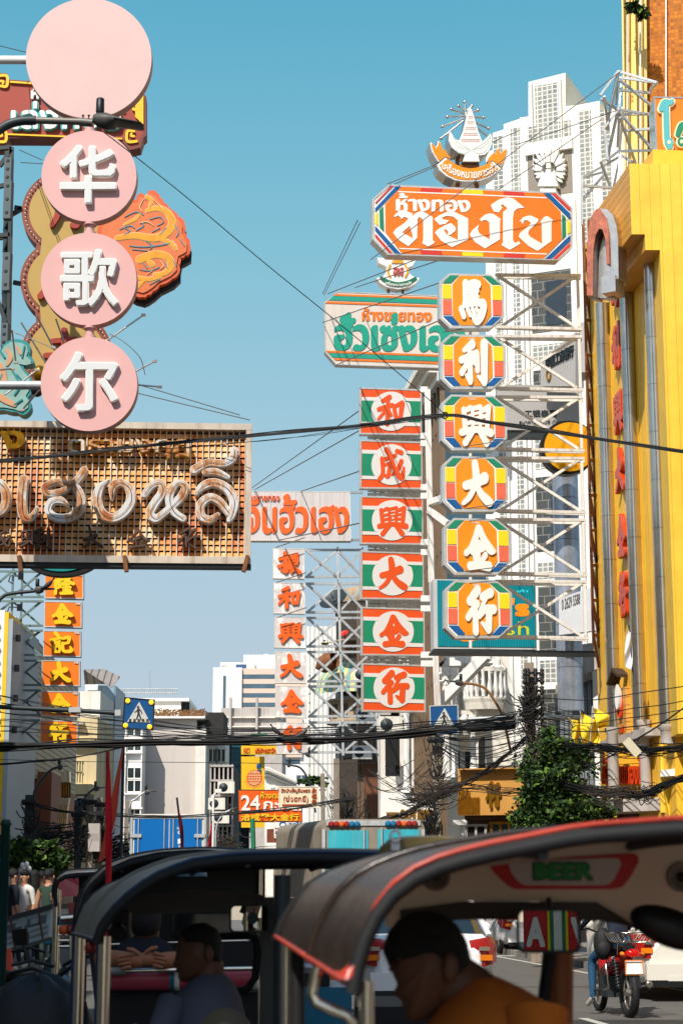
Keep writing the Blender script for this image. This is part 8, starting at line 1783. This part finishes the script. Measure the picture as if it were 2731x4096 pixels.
# ---- the two drivers
def driver(lb,prof,hairline,d,hw,shirt,torso,neck,ear,arms,hair_mat=None):
    """prof: head outline in pixels (profile), inflated to a full head; torso: rings (px left, px right, py)"""
    t=thing('person',lb,'person',P(sum(torso[-1][:2])/2,torso[-1][2],d)); B=Board(*prof[0],d)
    def inflate(l,w_,pw=.55,n=9,ctr=None):
        c=B.pts(resample(l+l[:1],61)[:-1]); ce=B.uv(*ctr) if ctr else (sum(p[0] for p in c)/len(c),sum(p[1] for p in c)/len(c)); mb=MB(); rg=[]
        for q in np.linspace(-1,1,n): k=max(.05,(1-abs(q) ** 2.2) ** pw); rg.append([B.at(ce[0]+(u-ce[0])*k,ce[1]+(v-ce[1])*k,-q*w_*(1-.0)) for u,v in c])
        mb.loft(rg); return mb
    # one continuous body: torso rings, neck and shoulders, then the head
    mb=inflate(prof,hw); s=d/7300; rings=[]
    for xa,xb,y,th in torso: c=P((xa+xb)/2,y,d); a=(xb-xa)/2*s; rings.append([c+Vector((math.cos(q)*a,math.sin(q)*th,0)) for q in np.linspace(0,2*math.pi,20,endpoint=False)])
    body=MB(); body.loft(rings)
    for st in arms: body.tube([P(x,y,d+dd) for x,y,dd,r in st],[r for *_,r in st],14)
    body.build('shirt',shirt,t)
    nk=MB(); nk.tube([P(x,y,d) for x,y,r in neck],[r for *_,r in neck],14); nk.v+=[]; b0=len(mb.v); mb.add(nk.v,nk.f,True)
    ex=MB(); ex.ball(P(*ear[:2],d-hw*.93),(.018,.014,.032),10,8); mb.add(ex.v,ex.f,True)
    mb.build('body',m_skin,t)
    fx,fy=prof[0]; ft=MB(); ft.ball(P(fx+34,fy+78,d-hw*.62),(.014,.006,.007),10,6); ft.tube([P(fx+12,fy+52,d-hw*.5),P(fx+52,fy+50,d-hw*.72)],.005,6); ft.build('eye_and_brow',M('face_dark',(70,36,30),.6),t)
    hb=inflate(hairline,hw*1.03,.5); hb.build('hair',hair_mat or m_hair,t)
    return t
driver('person driving, head bowed, black hair and dark orange shirt in nearest tuk-tuk',flat([1545,3800,1580,3720,1660,3660,1760,3665,1835,3730,1868,3830,1860,3930,1800,3990,1750,4040,1690,4085,1640,4088,1618,4066,1622,4040,1604,4022,1608,4000,1580,3985,1572,3968,1590,3940,1566,3890,1548,3850]),
    flat([1528,3800,1550,3730,1590,3680,1640,3648,1700,3640,1770,3654,1830,3700,1868,3768,1886,3850,1880,3930,1840,3935,1822,3880,1795,3830,1740,3840,1690,3850,1620,3850,1560,3880]),4.1,.078,cl('orange',(206,112,28)),
    [(1600,2420,4700,.2),(1620,2400,4400,.2),(1680,2330,4150,.19),(1760,2200,4020,.17),(1830,2080,3950,.13),(1870,1990,3908,.08)],[(1780,3900,.06),(1870,3960,.062),(1930,4030,.07)],(1800,3872),[[(2140,4050,-.15,.07),(2150,4300,-.2,.055),(1900,4500,-.2,.04)]])
driver('person driving in profile, cropped dark hair and grey-blue shirt in second tuk-tuk',flat([704,3790,722,3735,765,3705,820,3700,868,3728,888,3790,880,3850,862,3890,800,3912,745,3930,722,3926,712,3908,716,3892,702,3884,706,3872,690,3862,698,3842,704,3815]),
    flat([712,3770,730,3722,770,3695,822,3690,872,3718,894,3785,886,3850,862,3862,850,3810,835,3780,790,3770,740,3768]),7.1,.075,cl('grey_blue',(96,98,116)),
    [(640,1010,4500,.2),(650,1000,4250,.2),(670,985,4100,.19),(700,960,3990,.17),(760,930,3925,.12),(800,895,3895,.07)],[(835,3850,.055),(840,3900,.058),(846,3950,.065)],(836,3815),[[(690,4020,-.1,.06),(640,4130,-.2,.05),(560,4180,-.15,.035)]])
# the folded hands resting on the rail, of a passenger in the third tuk-tuk
def passenger():
    d=9.75; t=thing('person','person in dark clothes resting folded hands on the rail behind the second driver','person',P(560,4000,d)); mb=MB()
    for (x0,y0),(x1,y1),sx in (((400,3832),(545,3836),1),((740,3838),(600,3842),-1)):
        a,b_=P(x0,y0,d+.12),P(x1,y1,d); mb.tube([a,a.lerp(b_,.5),b_,b_+Vector((sx*.03,0,.002))],[.048,.042,.03,.03],14)
        w_=b_+Vector((sx*.06,-.01,0)); mb.ball(w_,(.055,.028,.036),14,10)
        for k in range(4):
            s0=w_+Vector((sx*.035,-.012,.03-.02*k)); L_=(.055,.066,.062,.048)[k]; mb.tube([s0,s0+Vector((sx*L_*.5,-.016,-.004)),s0+Vector((sx*L_,-.008,-.012))],[.0105,.0095,.007],8)
        th=w_+Vector((sx*-.005,-.02,.034)); mb.tube([th,th+Vector((sx*.03,-.012,.022)),th+Vector((sx*.06,-.01,.026))],[.012,.011,.008],8)
    mb.build('hands',M('skin_tan',(176,112,78),.55,var=.1,k=.9),t)
    mb=MB(); mb.loft([[P(cx_,y,d+.35)+Vector((math.cos(q)*a,math.sin(q)*b_,0)) for q in np.linspace(0,6.283,18,endpoint=False)] for cx_,y,a,b_ in ((570,4300,.2,.14),(570,3990,.2,.14),(575,3840,.19,.12),(580,3770,.13,.09),(582,3745,.06,.06))]); mb.build('shirt',cl('navy',(26,30,44)),t)
    mb=MB(); c=P(584,3690,d+.35); mb.ball(c,(.078,.095,.115),16,12); mb.build('head',m_skin,t)
    mb=MB(); mb.ball(c+Vector((0,-.01,.015)),(.086,.105,.11),16,12); mb.build('hair',m_hair,t)
passenger()
# ---- left foreground: parked motorbikes, crate, cone
mA=motorbike('black parked motorbike with a grey crate tied on its rack at left',(gx(120,16.6),16.9,.009),rd(-25),M('bike_black',(26,26,28),.3),rack=False,lean=-.12)
B=Board(110,3710,16.2,-14); t=thing('crate','grey plastic crate patched with silver tape on the parked motorbike','crate',P(110,3790,16.2))
def tilt(l): return [(x,y-(x-105)*.28) for x,y in l]
mb=MB(); px_prism(mb,B,tilt(flat([14,3660,206,3660,198,3775,30,3775])),-.4,0); mb.build('body',M('crate_grey',(190,206,208),.5,var=.15,scale=5),t)
mb=MB(); px_prism(mb,B,tilt(flat([2,3646,214,3646,212,3664,4,3664])),-.43,.03); mb.build('rim',M('crate_rim',(58,62,66),.5),t)
mb=MB()
for l in ([30,3680,190,3680,186,3712,34,3712],): px_prism(mb,B,tilt(flat(l)),-.001,.012)
mb.build('recess',M('recess_grey',(96,110,114),.6),t)
mb=MB()
for l in ([70,3672,112,3672,112,3700,66,3700],[128,3684,160,3684,160,3706,128,3706],[30,3722,196,3722,195,3732,31,3732],[30,3745,196,3745,195,3754,31,3754],[94,3664,104,3664,104,3775,94,3775]): px_prism(mb,B,tilt(flat(l)),0,.018+.002*(l[0]%5))
mb.build('tape',M('silver_tape',(178,184,186),.35,.3,var=.25,scale=12),t)
mb=MB()
for x in (48,160): mb.tube([B.at(*B.uv(*tilt([(x+f*18,3650+f*130)])[0]),.03) for f in (0,.5,1)],.008,6)
mb.build('cord',M('red_cord',(110,60,56),.7),t)
t=thing('traffic_cone','orange traffic cone with white bands behind the parked motorbike','cone',(gx(40,17.6),17.6,.009)); c=Vector((gx(40,17.6),17.6,.009))
mb=MB(); mb.lathe(c,[(0,.2),(.03,.2),(.03,.15),(1.0,.04),(1.0,.02)],18); mb.build('cone',M('cone_orange',(222,76,36),.5),t)
for z0,z1 in ((.45,.58),(.75,.86)): mb=MB(); mb.lathe(c,[(z0,.152-.113*z0),(z1,.152-.113*z1)],18,cap=False); mb.build('band',m_swhite,t)
motorbike('second parked motorbike with black rain cover at lower left',(gx(60,11.8),12.2,.009),rd(-35),M('bike_blue',(120,150,170),.3),rack=False,lean=-.1)
mb=MB(); ce=P(130,3990,11.4); mb.loft([[Vector((ce.x+math.cos(a)*w_,11.6+math.sin(a)*w_*.8,z))+Vector((0,0,.03*math.sin(a*5))) for a in np.linspace(0,6.283,24,endpoint=False)] for z,w_ in ((.35,.42),(.7,.36),(.92,.26),(1.0,.12),(1.02,.02))]); mb.build('rain_cover',M('cover_black',(34,34,38),.6,var=.2,bump=.3),label='black cloth cover draped over the second parked motorbike',cat='cover')
motorbike('third dark parked motorbike between the crate and the fourth tuk-tuk',(gx(215,14),13.6,.009),rd(-20),M('bike_black',(26,26,28),.3),rack=False,lean=-.1)
# a red shop board standing behind the camera: it is what the nearest driver's mirror shows
t=thing('signboard','red board with white letters and striped centre reflected in the nearest mirror','sign',(-1.35,-9.6,0)); t['_local']=1; t.location=(-1.31,-9.6,.85); t.scale=(.2,.5,.22)
def rb(nm,x0,z0,x1,z1,y,mt): mb=MB(); mb.box(((x0+x1)/2,y,(z0+z1)/2),(x1-x0,.06,z1-z0)); return mb.build(nm,mt,t)
rb('panel',-1.7,.3,1.7,2.3,0,M('board_red',(226,40,44),.5)); rb('white_band',-.2,.3,.2,2.3,.04,m_swhite); rb('green_band',-.36,.3,-.22,2.3,.041,m_sgreen); rb('green_band',.22,.3,.36,2.3,.042,m_sgreen); rb('yellow_band',-.5,.3,-.38,2.3,.043,m_syel); rb('yellow_band',.38,.3,.5,2.3,.044,m_syel)
for ch,x0,x1 in (('A',-1.55,-.65),('V',.65,1.55)):
    mb=MB(); BB=Board(1365,3555,5); BB.o=Vector(((x0+x1)/2,.04,1.3)); BB.X=Vector((-1,0,0)); BB.N=Vector((0,1,0))
    for o_,h_ in text_polys(ch,bold=.05)[0]: mb.prism(BB,[((a-.5)*(x1-x0),(c-.5)*1.3) for a,c in o_],0,.03,[[((a-.5)*(x1-x0),(c-.5)*1.3) for a,c in h] for h in h_])
    mb.build('letter',m_swhite,t)
mb=MB()
for x in (-1.5,1.5): mb.box((x,-.1,-.8),(.2,.08,6))
mb.build('legs',m_dsteel,t)
